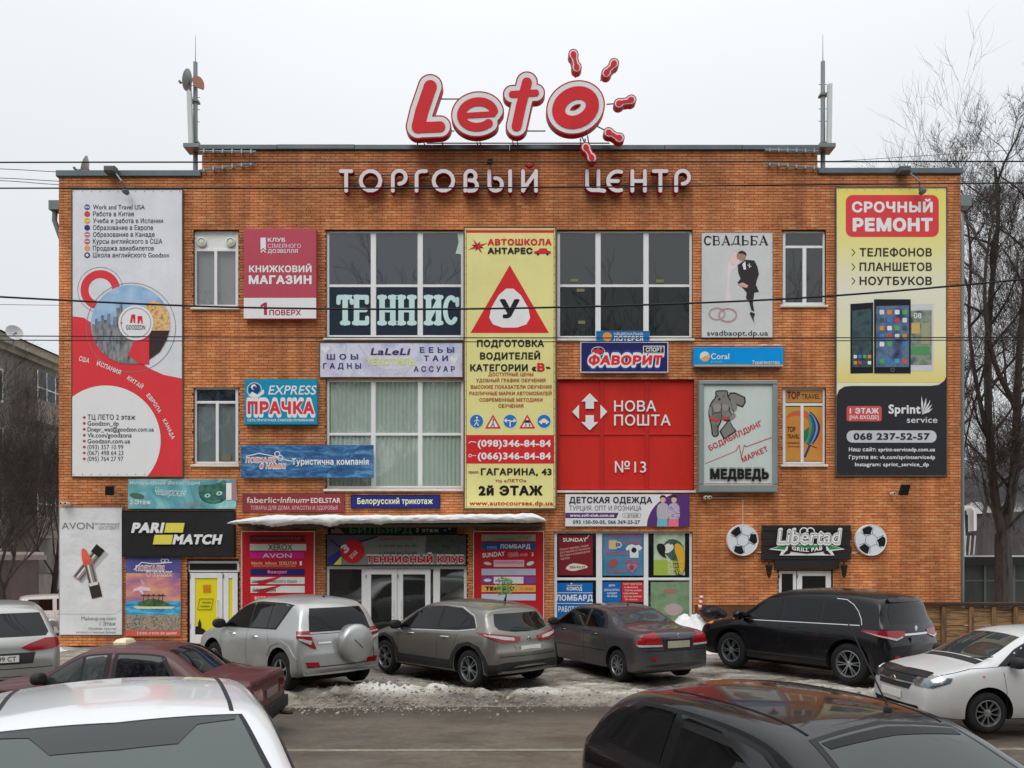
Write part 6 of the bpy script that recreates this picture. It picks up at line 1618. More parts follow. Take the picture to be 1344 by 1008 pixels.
treeat(1276, 760, 320, 38, 'bare tree rising over the right end of the roof', 21, -.04, .17, spread=.42)
treeat(1372, 780, 400, 42, 'tall bare tree at the right edge, behind the forked one', 5, -.03, .2, spread=.42)
treeat(1290, 770, 440, 46, 'slimmer bare tree between the building and the forked tree', 8, .05, .16)
treeat(13, 846, 520, 29, 'bare tree in front of the old apartment block, at the left edge', 31, .03, .17, spread=.5)
treeat(66, 846, 590, 34, 'leaning bare tree close to the left corner of the brick building', 33, .05, .17, spread=.5)
treeat(-30, 846, 560, 33, 'bare tree beyond the left edge of the apartment block', 34, .12, .16, spread=.6)
treeat(38, 846, 610, 34, 'thin bare tree between two thicker ones by the apartment block', 36, -.02, .11, spread=.5)
# far wood on the right and left
FB = MN([(70,70,70),(100,100,100),(84,82,82)], 1.5, key='fartwigs', rough=.95)
proto = []
for sd in range(4):
    o_ = []; rnd = random.Random(50+sd); branches(Vector((0,0,0)), Vector((0,0,1)), 7.5, .14, 0, 4, rnd, o_, .6)
    q = MB()
    for lev, pts, rs in o_: q.tube(pts, [max(.012, x) for x in rs], 4 if lev < 2 else 3)
    proto.append((np.array(q.v), q.f))
m = MB(); rnd = random.Random(3)
for i in range(70):
    v, f = proto[i % 4]; d = rnd.uniform(46, 82); px = rnd.uniform(1258, 1420) if i < 52 else rnd.uniform(-160, 85)
    a = rnd.uniform(0, 6.28); s_ = rnd.uniform(.5, .8); c, q = math.cos(a), math.sin(a)
    w_ = np.stack([(v[:,0]*c-v[:,1]*q)*s_+wx(px,d), (v[:,0]*q+v[:,1]*c)*s_+d, v[:,2]*s_*1.0-.5], 1)
    m.add([tuple(x) for x in w_.tolist()], f)
for i in range(46):
    v, f = proto[i % 4]; s_ = rnd.uniform(.95, 1.45); a = rnd.uniform(0, 6.28); c, q = math.cos(a), math.sin(a); x_ = -46+i*2.05+rnd.uniform(-1,1); y_ = rnd.uniform(-19,-13.5)
    w_ = np.stack([(v[:,0]*c-v[:,1]*q)*s_+x_, (v[:,0]*q+v[:,1]*c)*s_+y_, v[:,2]*s_], 1)
    if i == 0: mb_ = MB()
    mb_.add([tuple(x) for x in w_.tolist()], f)
tr_ = mb_.build('street_trees', BARK, None); tr_['kind'] = 'stuff'; tr_['label'] = 'dense row of bare trees across the street'
o = m.build('distant_wood', FB, None); o['kind'] = 'stuff'; o['label'] = 'grey mass of bare trees far behind the building'
m = MB(); vs = []
for i in range(81):
    x = -120+240*i/80; h = 5.0+1.4*noise.noise(Vector((x*.07, 0, 0)))+.7*noise.noise(Vector((x*.4, 3, 0))); vs += [(x, 95, -1), (x, 97, h*.75), (x, 101, h)]
m.add(vs, [(3*i+k, 3*i+3+k, 3*i+4+k, 3*i+1+k) for i in range(80) for k in range(2)])
m.build('hillside', M((104,104,104), var=.5, scale=.6, rough=.95), None, smooth=True)['kind'] = 'structure'

# sheds and walls behind the plank fence
sh = thing('flat_shed', 'low dark shed with a snowy flat roof behind the plank fence', 'shed', (wx(1310,29.5), 30, 0))
D = 29.5; x0, x1 = wx(1262,D), wx(1500,D)
m = MB(); m.box(x0, x1, D, D+5, -.5, wz(742,D)); m.build('wall', M((58,62,58), var=.3, scale=2), sh)
m = MB(); m.box(x0-.1, x1+.1, D-.25, D+5.2, wz(741.8,D), wz(731,D)); m.build('roof_edge', M((40,40,42), var=.3), sh)
m = MB(); m.box(x0-.05, x1, D-.22, D+5.1, wz(730.9,D), wz(729,D)); m.build('roof_snow', SNOW, sh)
for p in (1262, 1292, 1330, 1366): 
    m = MB(); m.box(wx(p,D)-.04, wx(p,D)+.04, D-.05, D-.002, 0, wz(742,D)); m.build('batten', M((84,88,84)), sh)
m = MB(); m.box(x0, x1, D-.03, D-.001, wz(763,D), wz(761,D)); m.build('rail', M((84,88,84)), sh)
ar = thing('arched_porch', 'white arched frame standing right behind the corner of the building', 'porch', at(1270, 728, 33)); D = 33
st_ = [([(1266,728),(1264,672)]+[(1264+8-8*math.cos(R(a)), 672-7*math.sin(R(a))) for a in range(0,181,15)]+[(1280,695)], 1.9)]
m = MB(); m.prism([[(wx(p,D), wz(q,D)) for p, q in l] for l in contours(*seg_field(st_, 1255, 655, 1290, 735, .5), 0)], D, D+.5); m.build('arch', M((200,200,196)), ar, fix=True)
m = MB(); m.box(wx(1265,D), wx(1279,D), D+.1, D+.2, wz(704,D), wz(700,D)); m.box(wx(1268,D), wx(1276,D), D+.3, D+.32, wz(698,D), wz(675,D)); m.build('panel', M((50,52,54)), ar)
m = MB()
for k in range(3): m.bar(at(1266+k*6,728,D), at(1268+k*6,703,D), .03, n=5)
m.build('railing', M((170,170,168)), ar)
bk = thing('low_house', 'low house wall glimpsed between the trunks behind the shed', 'house', (wx(1335,52), 52, 0))
m = MB(); m.box(wx(1322,52), wx(1420,52), 52, 58, -.5, wz(672,52)); m.build('wall', M((84,78,76), var=.3), bk)
m = MB(); a, b = wx(1316,51.5), wx(1426,51.5); z0, z1 = wz(672,52), wz(655,52); m.add([(a,51.5,z0),(b,51.5,z0),(b,55,z1),(a,55,z1),(a,58.5,z0),(b,58.5,z0)], [(0,1,2,3),(3,2,5,4),(0,3,4),(1,5,2)]); m.build('roof', SNOW, bk)
for p in (1330, 1345, 1372):
    m = MB(); m.box(wx(p,52), wx(p+7,52), 51.96, 52.02, wz(698,52), wz(682,52)); m.build('window', GD, bk)

# ------------------------------------------------------------ old apartment block on the left
ap = thing('apartment_block', 'weathered grey brick apartment block with balconies behind trees, left of the brick building', 'building', (-27, 45, -.6))
AW = M((118,114,108), var=.35, scale=1.2, rough=.9, bump=.3); XF = -24.4
m = MB(); m.box(XF-12, XF, 26, 66, -.75, 12.55); m.build('wall', AW, ap)
m = MB(); m.box(XF-12.3, XF+.55, 25.7, 66.3, 12.551, 12.95); m.box(XF-12.1, XF+.25, 25.8, 66.2, 12.3, 12.55); m.build('eaves', M((132,128,114), var=.3), ap)
m = MB(); m.add([(XF+.7,25.5,12.952),(XF+.7,66.5,12.952),(XF-6,66.5,15.2),(XF-6,25.5,15.2),(XF-12.5,25.5,12.952),(XF-12.5,66.5,12.952)], [(0,1,2,3),(3,2,5,4),(0,3,4),(1,5,2)]); m.build('roof', M((92,90,90), var=.3), ap)
GWL = M((60,66,70), rough=.2); FRW = M((190,190,186))
for k, zf in enumerate((1.2, 4.1, 7.0, 9.8)):
    for q, y in enumerate(np.arange(27.5, 64, 3.05)):
        if q % 3 == 1: 
            m = MB(); m.box(XF, XF+1.25, y-.4, y+2.7, zf-.75, zf-.6); b_ = m.build('balcony', M((110,106,100), var=.3), ap)
            m = MB(); m.box(XF+1.17, XF+1.24, y-.4, y+2.7, zf-.6, zf+.35); m.box(XF+.01, XF+1.17, y-.4, y-.34, zf-.6, zf+.35); m.box(XF+.01, XF+1.17, y+2.64, y+2.7, zf-.6, zf+.35); m.build('parapet', M((150,150,148) if q % 2 else (120,112,104), var=.35, scale=3), b_)
            if k % 2 or q % 2:
                m = MB(); m.box(XF+1.15, XF+1.2, y-.4, y+2.7, zf+.36, zf+1.75); m.build('glazing', GWL, b_)
                m = MB()
                for u in range(5): m.box(XF+1.19, XF+1.23, y-.4+u*.76, y-.34+u*.76, zf+.36, zf+1.75)
                m.box(XF+1.19, XF+1.232, y-.4, y+2.7, zf+.9, zf+.96); m.build('mullion', FRW, b_)
            m = MB(); m.box(XF+.01, XF+1.2, y-.35, y+2.65, zf-.6, zf-.5); m.build('snow', SNOW, b_)
        else:
            m = MB(); m.box(XF-.02, XF+.03, y+.2, y+1.9, zf, zf+1.6); w_ = m.build('window', FRW, ap)
            m = MB(); m.box(XF+.03, XF+.04, y+.3, y+1.0, zf+.1, zf+1.5); m.box(XF+.03, XF+.04, y+1.1, y+1.8, zf+.1, zf+1.5); m.build('pane', GWL, w_)
for y in (37, 49):
    m = MB(); m.box(XF-1.8, XF-1.0, y, y+1.2, 12.8, 14.6); m.box(XF-1.9, XF-.9, y-.1, y+1.3, 14.6, 14.75); m.build('chimney', M((130,116,104), var=.2), ap)
dish((wx(18,36.5), 36.5, wz(438,36.5)), .36, -45, 'pale satellite dish on the eaves of the apartment block', M((176,178,178)))
kk = thing('kiosk', 'low flat roofed kiosk with snow on top at the foot of the apartment block', 'kiosk', (-21.5, 31, -.6))
m = MB(); m.box(-22.6, -19.4, 30, 33, -.7, 2.3); m.build('wall', M((104,96,92), var=.3), kk); m = MB(); m.box(-22.8, -19.2, 29.8, 33.2, 2.3, 2.5); m.build('roof', M((150,150,150)), kk)
m = MB(); m.box(-22.75, -19.25, 29.85, 33.1, 2.501, 2.62); m.build('roof_snow', SNOW, kk); m = MB(); m.box(-21.9, -20.6, 29.96, 30.02, .4, 1.7); m.build('window', GWL, kk)

# ------------------------------------------------------------ far side of the street, seen in the panes and the paint
OPW = M((120,112,104), var=.3)
for i, (x, wd, h, rf, c) in enumerate(((-34,14,7.5,4.4,(130,124,116)),(-18,13,8.2,4.2,(110,100,92)),(-4,12,7.2,4.6,(100,92,86)),(10,13,8.4,4.2,(104,100,98)),(25,14,7.4,4.8,(126,112,100)),(42,14,8,4.4,(120,120,118)))):
    t = thing('street_house', ('pale gabled house at the far west end of the street behind the viewer','brown gabled house second along the street behind the viewer','dark gabled house right behind the viewer','grey gabled house opposite the parcel office','sandy gabled house opposite the phone repair banner','light grey gabled house at the far east end of the street')[i], 'house', (x, -12, 0), 0, 'gabled houses across the street behind the viewer')
    m = MB(); m.box(x-wd/2, x+wd/2, -20, -12, -.1, h); m.build('wall', M(c, var=.2), t)
    m = MB(); m.add([(x-wd/2-.4,-11.5,h),(x,-11.5,h+rf),(x+wd/2+.4,-11.5,h),(x-wd/2-.4,-20.5,h),(x,-20.5,h+rf),(x+wd/2+.4,-20.5,h)], [(0,2,1),(0,1,4,3),(1,2,5,4),(3,4,5)]); m.build('roof', M((90,84,84), var=.3), t)
    for k in range(3):
        m = MB(); a = x-wd/2+wd*(k+.5)/3; m.box(a-.7, a+.7, -12.0, -11.95, 1.5, 3.1); m.build('window', GWL, t)

# ------------------------------------------------------------ vehicles
TYRE = M((.022,.022,.024), raw=True, rough=.85, var=.4, scale=6); ALLOY = M((150,154,158), rough=.28, metal=.85, var=.15, scale=8)
WELL = M((.012,.012,.012), raw=True, rough=.9, var=0); BLKP = M((.03,.03,.032), raw=True, rough=.6, var=.2)
CHROME = M((.75,.76,.78), raw=True, rough=.15, metal=1., var=0); SEAM = M((.01,.01,.01), raw=True, rough=.8, var=0)
LRD = M((132,10,20), rough=.15, var=0, coat=.5); LCL = M((168,170,170), rough=.12, var=.2, scale=24, coat=1.); LOR = M((206,110,50), rough=.15, var=0, coat=1.)
PLATE = M((206,206,200), rough=.4, var=.05); TINT = glass_dark('car_tinted_glass', (.003,.003,.004), 1.42); CARG = glass_dark('car_glass', (.035,.042,.040), 1.6)
def interp(pts, x):
    if x <= pts[0][0]: return pts[0][1]
    for a, b in zip(pts, pts[1:]):
        if x <= b[0]: return a[1]+(b[1]-a[1])*(x-a[0])/(b[0]-a[0])
    return pts[-1][1]
def sinterp(pts, x, s=.12): return sum(interp(pts, x+s*k)*w_ for k, w_ in ((-1,.25),(-.5,.25),(0,0),(.5,.25),(1,.25)))
def qbez(a, b, c, n): return [tuple(a[i]*(1-t)**2+2*b[i]*t*(1-t)+c[i]*t*t for i in (0,1)) for t in [k/n for k in range(n+1)]]
class Car:
    def __init__(s, name, label, cat, L, W, prof, belt, paint, wb0, wb1, wr, rim, k=.36, th=None, sill=.22, endw=.72, bow=.10, noseround=.32, rsh=.13, crown=.05, spokes=5, shoulder=.035, tyre_w=.215, archr=None, rimmat=None, rimstyle=0, tailround=None, group=None):
        s.crown = crown; s.L, s.W, s.k = L, W, k; H = W/2; s.name = name
        s.root = thing(name, label, cat, (0,0,0), 0, group); s.root['localspace'] = True
        p = [prof[0]]+list(prof)+[prof[-1]]
        q = smoothp(prof, 3, False)
        # resample along the outline
        out = [q[0]]; acc = 0
        for a, b in zip(q, q[1:]):
            d = math.dist(a, b); n = max(1, int(d/.045))
            for i in range(n): t = (i+1)/n; out.append((a[0]+(b[0]-a[0])*t, a[1]+(b[1]-a[1])*t))
        st = [out[0]]
        for a in out[1:]:
            if math.dist(a, st[-1]) > .022: st.append(a)
        xs = []; last = -9
        for a in st: x = max(a[0], last+.0012); xs.append(x); last = x
        mx = xs[-1]-L
        if mx > 0: xs = [x*L/xs[-1] for x in xs]
        s.prof = [(x, a[1]) for x, a in zip(xs, st)]
        tr = tailround or noseround
        def hw(x):
            f = 1.
            if x < tr: u = 1-x/tr; f = endw+(1-endw)*math.sqrt(max(0, 1-u**2.4))
            if L-x < noseround*1.6: u = 1-(L-x)/(noseround*1.6); f = min(f, endw*.92+(1-endw*.92)*math.sqrt(max(0, 1-u**2.2)))
            return H*f
        vs = []; ring = None
        for x, zt in s.prof:
            w_ = hw(x); zb0 = sill+.10*max(0, 1-x/.35)+.06*max(0, 1-(L-x)/.5)
            zb = min(sinterp(belt, x), zt-.05)
            zl = lambda t: zb0+(zb-zb0)*t
            zb0 = min(zb0, zb-.05)
            half = [(0, zb0), (w_*.5, zb0), (w_-.10, zb0), (w_-.035, zl(.04)), (w_-.012, zl(.14)), (w_-.004, zl(.3)), (w_, zl(.5)), (w_-.003, zl(.66)), (w_-.010, zl(.8)), (w_-.022, zl(.9)), (w_-shoulder, zl(.97))]
            S = (w_-shoulder-.012, zb+.008); h = zt-S[1]; cr = min(crown, h*.45); ht = max(0, h-cr)
            C_ = (max(w_*.3, S[0]-k*ht-.02), zt-cr); rr = min(rsh, ht*.8+.03)
            dx, dz = C_[0]-S[0], C_[1]-S[1]; l = math.hypot(dx, dz) or 1e-6
            B0 = (C_[0]-dx/l*min(rr, l*.8), C_[1]-dz/l*min(rr, l*.8)); B1 = (C_[0]-min(rr*1.15, C_[0]*.5), C_[1]+cr*.28)
            up = [(S[0]+(B0[0]-S[0])*t/6, S[1]+(B0[1]-S[1])*t/6) for t in range(7)]+qbez(B0, C_, B1, 6)[1:]
            y1 = B1[0]
            top = [(y1*(1-t/6), B1[1]+(zt-B1[1])*(1-(1-t/6)**2)) for t in range(1, 7)]
            half = half+up+top
            bw = ((x-L/2)/(L/2)); bd = bow*abs(bw)**3*(1 if bw > 0 else -1)
            rg = half+[(-y, z) for y, z in half[-2:0:-1]]
            ring = len(rg)
            for y, z in rg: vs.append((x-bd*(y/H)**2-L/2, y, z))
        n = len(s.prof); fs = []
        for i in range(n-1):
            for j in range(ring): a, b = i*ring+j, i*ring+(j+1) % ring; fs.append((a, a+ring, b+ring, b))
        fs.append(tuple(range(ring))); fs.append(tuple(range((n-1)*ring+ring-1, (n-1)*ring-1, -1)))
        s.bvh = BVHTree.FromPolygons([Vector(v) for v in vs], fs)
        m = MB(); m.v = vs; m.f = fs; m.mi = [0]*len(fs)
        s.body = m.build('body', [paint, WELL], s.root, smooth=True, sharp=32, fix=True)
        s.paint = paint; s.hubs = []
        # wheel wells
        ar = archr or wr+.055
        c = MB(); c.cm = 1
        for xw in (wb0, wb1):
            for sy in (1, -1):
                c.lathe([(ar, -.34), (ar, .34)], (xw-L/2, sy*(H-.02), wr+.02), 'y', 40)
        me = bpy.data.meshes.new('cut'); me.from_pydata(c.v, [], c.f); me.materials.append(paint); me.materials.append(WELL)
        me.polygons.foreach_set('material_index', [1]*len(me.polygons))
        import bmesh
        bm = bmesh.new(); bm.from_mesh(me); bmesh.ops.recalc_face_normals(bm, faces=bm.faces); bm.to_mesh(me); bm.free()
        co_ = bpy.data.objects.new('cut', me); COL.objects.link(co_)
        md = s.body.modifiers.new('b', 'BOOLEAN'); md.operation = 'DIFFERENCE'; md.object = co_; md.solver = 'EXACT'; md.material_mode = 'INDEX'
        dg = bpy.context.evaluated_depsgraph_get(); dg.update()
        nm = bpy.data.meshes.new_from_object(s.body.evaluated_get(dg)); s.body.modifiers.clear(); old = s.body.data; s.body.data = nm
        nm.name = 'body'; nm.shade_smooth(); nm.set_sharp_from_angle(angle=R(32)); bpy.data.meshes.remove(old)
        bpy.data.objects.remove(co_); bpy.data.meshes.remove(me)
        m = MB(); m.box(.5-L/2, L-.5-L/2, -H*.62, H*.62, .17, .4); m.build('underbody', WELL, s.root)
        # wheels
        key = (wr, rim, spokes, rimstyle, tyre_w); s.wheelmesh = None
        for xw in (wb0, wb1):
            for sy in (1, -1):
                cx_, cy_, cz_ = xw-L/2, sy*(H-.035), wr
                s.wheel(cx_, cy_, cz_, wr, rim, sy, spokes, rimstyle, tyre_w, rimmat or ALLOY)
                s.hubs.append((cx_, cy_, cz_))
    def wheel(s, cx_, cy_, cz_, wr, rim, sy, spokes, style, tw, rm):
        o = thing('wheel', '', ''); 
        for kk_ in ('label', 'category'): del o[kk_]
        o.parent = s.root; o.location = (0,0,0)
        q = lambda h: -sy*h   # inward
        m = MB(); m.lathe([(rim, q(.0)), (rim+.012, q(-.006)), (rim+(wr-rim)*.5, q(-.012)), (wr-.02, q(.004)), (wr, q(.03)), (wr, q(tw-.03)), (wr-.02, q(tw)), (rim, q(tw))], (cx_, cy_, cz_), 'y', 36, False); m.build('tyre', TYRE, o, smooth=True, sharp=50)
        m = MB(); m.lathe([(rim+.002, q(-.004)), (rim-.012, q(-.006)), (rim-.02, q(.012)), (rim-.03, q(.06)), (rim-.035, q(.15))], (cx_, cy_, cz_), 'y', 32, False)
        m.lathe([(.001, q(.0)), (.03, q(.0)), (.055, q(.012)), (.06, q(.05))], (cx_, cy_, cz_), 'y', 16)
        nS = spokes*(2 if style == 1 else 1)
        for i in range(nS):
            a = 2*math.pi*i/nS+(.12*(1 if i % 2 else -1) if style == 1 else 0)+.2
            w0, w1 = (.02, .016) if style == 1 else (.042, .052*(5/spokes))
            if style == 2: w0, w1 = .016, .024
            r0, r1 = .04, rim-.018
            vs = []
            for rr, ww, hh in ((r0, w0, .006), ((r0+r1)/2, (w0+w1)/2*.9, .012), (r1, w1, .004)):
                for sg in (-1, 1):
                    for dep in (0, .035):
                        vs.append((cx_+rr*math.cos(a)-sg*ww/2*math.sin(a)*(1-dep*4), cy_+q(hh+dep), cz_+rr*math.sin(a)+sg*ww/2*math.cos(a)*(1-dep*4)))
            fs = []
            for t in (0, 4): fs += [(t, t+2, t+6, t+4), (t+1, t+5, t+7, t+3), (t, t+4, t+5, t+1), (t+2, t+3, t+7, t+6)]
            m.add(vs, fs)
        m.build('rim', rm, o, smooth=True, sharp=30)
        m = MB(); m.lathe([(.001, q(.075)), (rim-.04, q(.075)), (rim-.03, q(.1))], (cx_, cy_, cz_), 'y', 24); m.build('brake_disc', WELL, o)
        m = MB()
    def decal(s, pts, d, name, mat, off=.004, parent=None, mirror=False, step=.06, thick=None, lift=None, edge_in=.012):
        """a panel laid on the bodywork: 3D outline near the surface, seen along d"""
        res = []
        for sg in ((1, -1) if mirror else (1,)):
            P = [Vector((x-s.L/2, y*sg, z)) for x, y, z in pts]; D = Vector((d[0], d[1]*sg, d[2])).normalized()
            u = D.cross(Vector((0,0,1))) if abs(D.z) < .9 else D.cross(Vector((1,0,0)))
            u.normalize(); v = u.cross(D).normalized()
            if name in ('window', 'window_trim', 'wind_deflector') and abs(d[1]) > .9:
                mg = s.crown+(.075 if name == 'window' else (.105 if name == 'wind_deflector' else .05)); P2 = []
                for a_, b_ in zip(P, P[1:]+P[:1]):
                    n_ = max(1, int((b_-a_).length/.05)); P2 += [a_.lerp(b_, i_/n_) for i_ in range(n_)]
                for p_ in P2: p_.z = min(p_.z, interp(s.prof, p_.x+s.L/2)-mg)
                P = P2
            q = [(p.dot(u), p.dot(v)) for p in P]
            ar = sum(q[i-1][0]*q[i][1]-q[i][0]*q[i-1][1] for i in range(len(q)))
            if ar < 0: q = q[::-1]
            # densify the outline
            o2 = []
            for a, b in zip(q, q[1:]+q[:1]):
                n = max(1, int(math.dist(a, b)/step))
                o2 += [(a[0]+(b[0]-a[0])*i/n, a[1]+(b[1]-a[1])*i/n) for i in range(n)]
            x0, x1 = min(a[0] for a in o2), max(a[0] for a in o2); y0, y1 = min(a[1] for a in o2), max(a[1] for a in o2)
            inner = []
            xx = x0+step/2
            while xx < x1:
                yy = y0+step/2
                while yy < y1:
                    ins = False; mn = 9
                    for a, b in zip(o2, o2[1:]+o2[:1]):
                        if (a[1] > yy) != (b[1] > yy) and xx < (b[0]-a[0])*(yy-a[1])/(b[1]-a[1])+a[0]: ins = not ins
                        mn = min(mn, math.dist(a, (xx, yy)))
                    if ins and mn > step*.4: inner.append((xx, yy))
                    yy += step
                xx += step
            ed = [(i, (i+1) % len(o2)) for i in range(len(o2))]
            r_ = delaunay_2d_cdt([Vector(a) for a in o2+inner], ed, [], 1, 1e-5)
            V2, F2 = r_[0], r_[2]
            vs = []; nb = []
            for a in V2:
                org = u*a[0]+v*a[1]-D*6; hit = s.bvh.ray_cast(org, D)
                if hit[0] is None:
                    base = sum((p.dot(D) for p in P))/len(P); near = s.bvh.find_nearest(u*a[0]+v*a[1]+D*base); loc, nr = near[0], near[1]
                else: loc, nr = hit[0], hit[1]
                if nr.dot(D) > 0: nr = -nr
                vs.append(loc+nr*off); nb.append(nr)
            m = MB(); fs = [tuple(f) for f in F2]
            edges = {}
            for f in fs:
                for i in range(len(f)):
                    e = (f[i], f[(i+1) % len(f)])
                    if (e[1], e[0]) in edges: del edges[(e[1], e[0])]
                    else: edges[e] = 1
            n = len(vs); ring_ = {}
            vs2 = list(vs)
            for a, b in edges:
                for k_ in (a, b):
                    if k_ not in ring_: ring_[k_] = len(vs2); vs2.append(vs[k_]-nb[k_]*(off+edge_in))
            fs += [(b, a, ring_[a], ring_[b]) for a, b in edges]
            m.v = [tuple(x) for x in vs2]; m.f = fs; m.mi = [0]*len(fs)
            o = m.build(name, mat, parent or s.root, smooth=True, sharp=45); res.append(o)
        return res[0] if not mirror else res
    def side(s, pts, name, mat, off=.004, **k): return s.decal([(x, s.W/2, z) for x, z in pts], (0,-1,0), name, mat, off, mirror=True, **k)
    def rear(s, pts, name, mat, off=.004, **k): return s.decal([(0, y, z) for y, z in pts], (1,0,0), name, mat, off, **k)
    def front(s, pts, name, mat, off=.004, **k): return s.decal([(s.L, y, z) for y, z in pts], (-1,0,0), name, mat, off, **k)
    def top(s, pts, name, mat, off=.004, **k): return s.decal([(x, y, 1) for x, y in pts], (0,0,-1), name, mat, off, **k)
    def seam(s, pts, wd=.007, name='door_seam', mat=None, off=.0015):
        l = strip(pts, wd)[0]; return s.side(l, name, mat or SEAM, off, step=.08, edge_in=.003)
    def handle(s, x, z, mat=None):
        for sg in (1, -1):
            h = s.bvh.ray_cast(Vector((x-s.L/2, sg*3, z)), Vector((0,-sg,0)))[0]
            if h is None: continue
            m = MB(); y = h.y; e = sg*.03
            m.tube([(h.x-.10,y-sg*.005,z),(h.x-.08,y+e,z+.002),(h.x+.08,y+e,z),(h.x+.10,y-sg*.005,z)], .013, 6); m.build('door_handle', mat or s.paint, s.root, smooth=True)
    def mirrors(s, x, z, mat=None, sz=1.):
        for sg in (1, -1):
            h = s.bvh.ray_cast(Vector((x-s.L/2, sg*3, z-.04)), Vector((0,-sg,0)))[0]; y = h.y
            m = MB(); n1, n2 = 12, 8; c = (h.x-.02, y+sg*.13*sz, z+.03)
            vs = []
            for j in range(n2+1):
                for i in range(n1):
                    a, b = 2*math.pi*i/n1, math.pi*j/n2; sx_ = abs(math.cos(a))**.7*math.copysign(1, math.cos(a)); sy_ = abs(math.sin(a))**.7*math.copysign(1, math.sin(a))
                    vs.append((c[0]+.075*sz*math.sin(b)*sx_+(.02 if sx_ > 0 else 0), c[1]+.115*sz*math.sin(b)**.7*sy_, c[2]+.085*sz*math.cos(b)))
            vs = [(max(v_[0], c[0]-.05*sz), v_[1], v_[2]) for v_ in vs]
            m.add(vs, [(j*n1+i, j*n1+(i+1) % n1, (j+1)*n1+(i+1) % n1, (j+1)*n1+i) for j in range(n2) for i in range(n1)])
            m.bar((h.x, y-sg*.01, z-.03), (c[0], c[1]-sg*.03, c[2]-.03), .025, .03, 6)
            m.build('wing_mirror', mat or s.paint, s.root, smooth=True, sharp=60, fix=True)
    def antenna(s, x, y=0, ln=.25, tilt=-.5, r=.005):
        h = s.bvh.ray_cast(Vector((x-s.L/2, y, 3)), Vector((0,0,-1)))[0]
        m = MB(); m.lathe([(.03,-.01),(.022,.02),(.001,.03)], h, 'z', 10); m.bar(h+Vector((0,0,.02)), h+Vector((ln*tilt,0,.02+ln*math.sqrt(max(.01,1-tilt*tilt)))), r, r*.7, 5); m.build('antenna', BLKP, s.root)
    def plate(s, z, x=0., y=0., txt=None, w=.52, h=.112, blue=True, front=False, surround=True):
        sx_ = -1 if not front else 1
        hit = s.bvh.ray_cast(Vector((-5*(1 if not front else -1), y, z)), Vector((1 if not front else -1,0,0)))[0]; X = hit.x+sx_*.014
        m = MB(); a, b = sorted((X, X-sx_*.012)); m.box(a, b, y-w/2, y+w/2, z-h/2, z+h/2); o = m.build('number_plate', PLATE, s.root)
        if txt:
            v, f = text_mesh(txt, .01); mn, mx_ = v[:,0].min(), v[:,0].max(); sc_ = (h*.66)/CAP; wt = w*.86; m = MB()
            yy = y+w*.44-(v[:,0]-mn)/(mx_-mn)*wt if not front else y-w*.44+(v[:,0]-mn)/(mx_-mn)*wt
            m.add([(X+sx_*.002, float(a_), z-h*.33+float(b_)*sc_) for a_, b_ in zip(yy, v[:,1])], f); m.build('lettering', K_, o)
        return o
    def place(s, loc, az):
        s.root.location = loc; s.root.rotation_euler = (0, 0, az)
    def place_wheels(s, px_r, d_r, px_f, hub=0, z=.03):
        """set the near (left) rear hub on its ray at distance d_r, the front one on its own ray"""
        (xr_, yr_, _), (xf_, _, _) = s.hubs[0], s.hubs[2]
        wb = xf_-xr_; P = Vector((wx(px_r, d_r), d_r)); kf = (px_f-CX)/F
        best = None
        for i in range(400):
            d = d_r+.01*i; Q = Vector((kf*d, d)); e = (Q-P).length-wb
            if e > 0: best = Q; break
        a = math.atan2(best.y-P.y, best.x-P.x); c, q = math.cos(a), math.sin(a)
        s.place((P.x-(xr_*c-yr_*q), P.y-(xr_*q+yr_*c), z), a); return a
def windows_side(c, polys, frame=None, glass=TINT, fmat=None, foff=.004):
    if frame: c.side(frame, 'window_trim', fmat or BLKP, foff)
    for p in polys: c.side(p, 'window', glass, foff+.004 if frame else .004)
def hub_emblem(c, x, z, r=.045, mat=CHROME, front=False):
    h = c.bvh.ray_cast(Vector((-5 if not front else 5, 0, z)), Vector((1 if not front else -1, 0, 0)))[0]
    m = MB(); m.lathe([(r, 0), (r, -.012 if not front else .012), (r*.7, -.014 if not front else .014)], h, 'x', 18); m.build('emblem', mat, c.root)

SILVER = M((164,165,164), rough=.30, metal=.45, var=.06, coat=.7, dirt=.65, name='silver_paint')
GREYP = M((116,114,108), rough=.30, metal=.6, var=.06, coat=.7, dirt=.8, name='grey_paint')
DKGR = M((58,60,64), rough=.32, metal=.4, var=.06, coat=.8, dirt=.55, name='dark_grey_paint')
BLACK = M((.004,.004,.006), raw=True, rough=.25, var=.1, coat=.45, spec=.25, dirt=.12, name='black_paint')
MAROON = M((70,24,26), rough=.4, metal=.0, var=.14, coat=.2, dirt=.5, name='maroon_paint')
WHITEP = M((.62,.62,.62), raw=True, rough=.3, var=.05, coat=.8, dirt=.45, name='white_paint')

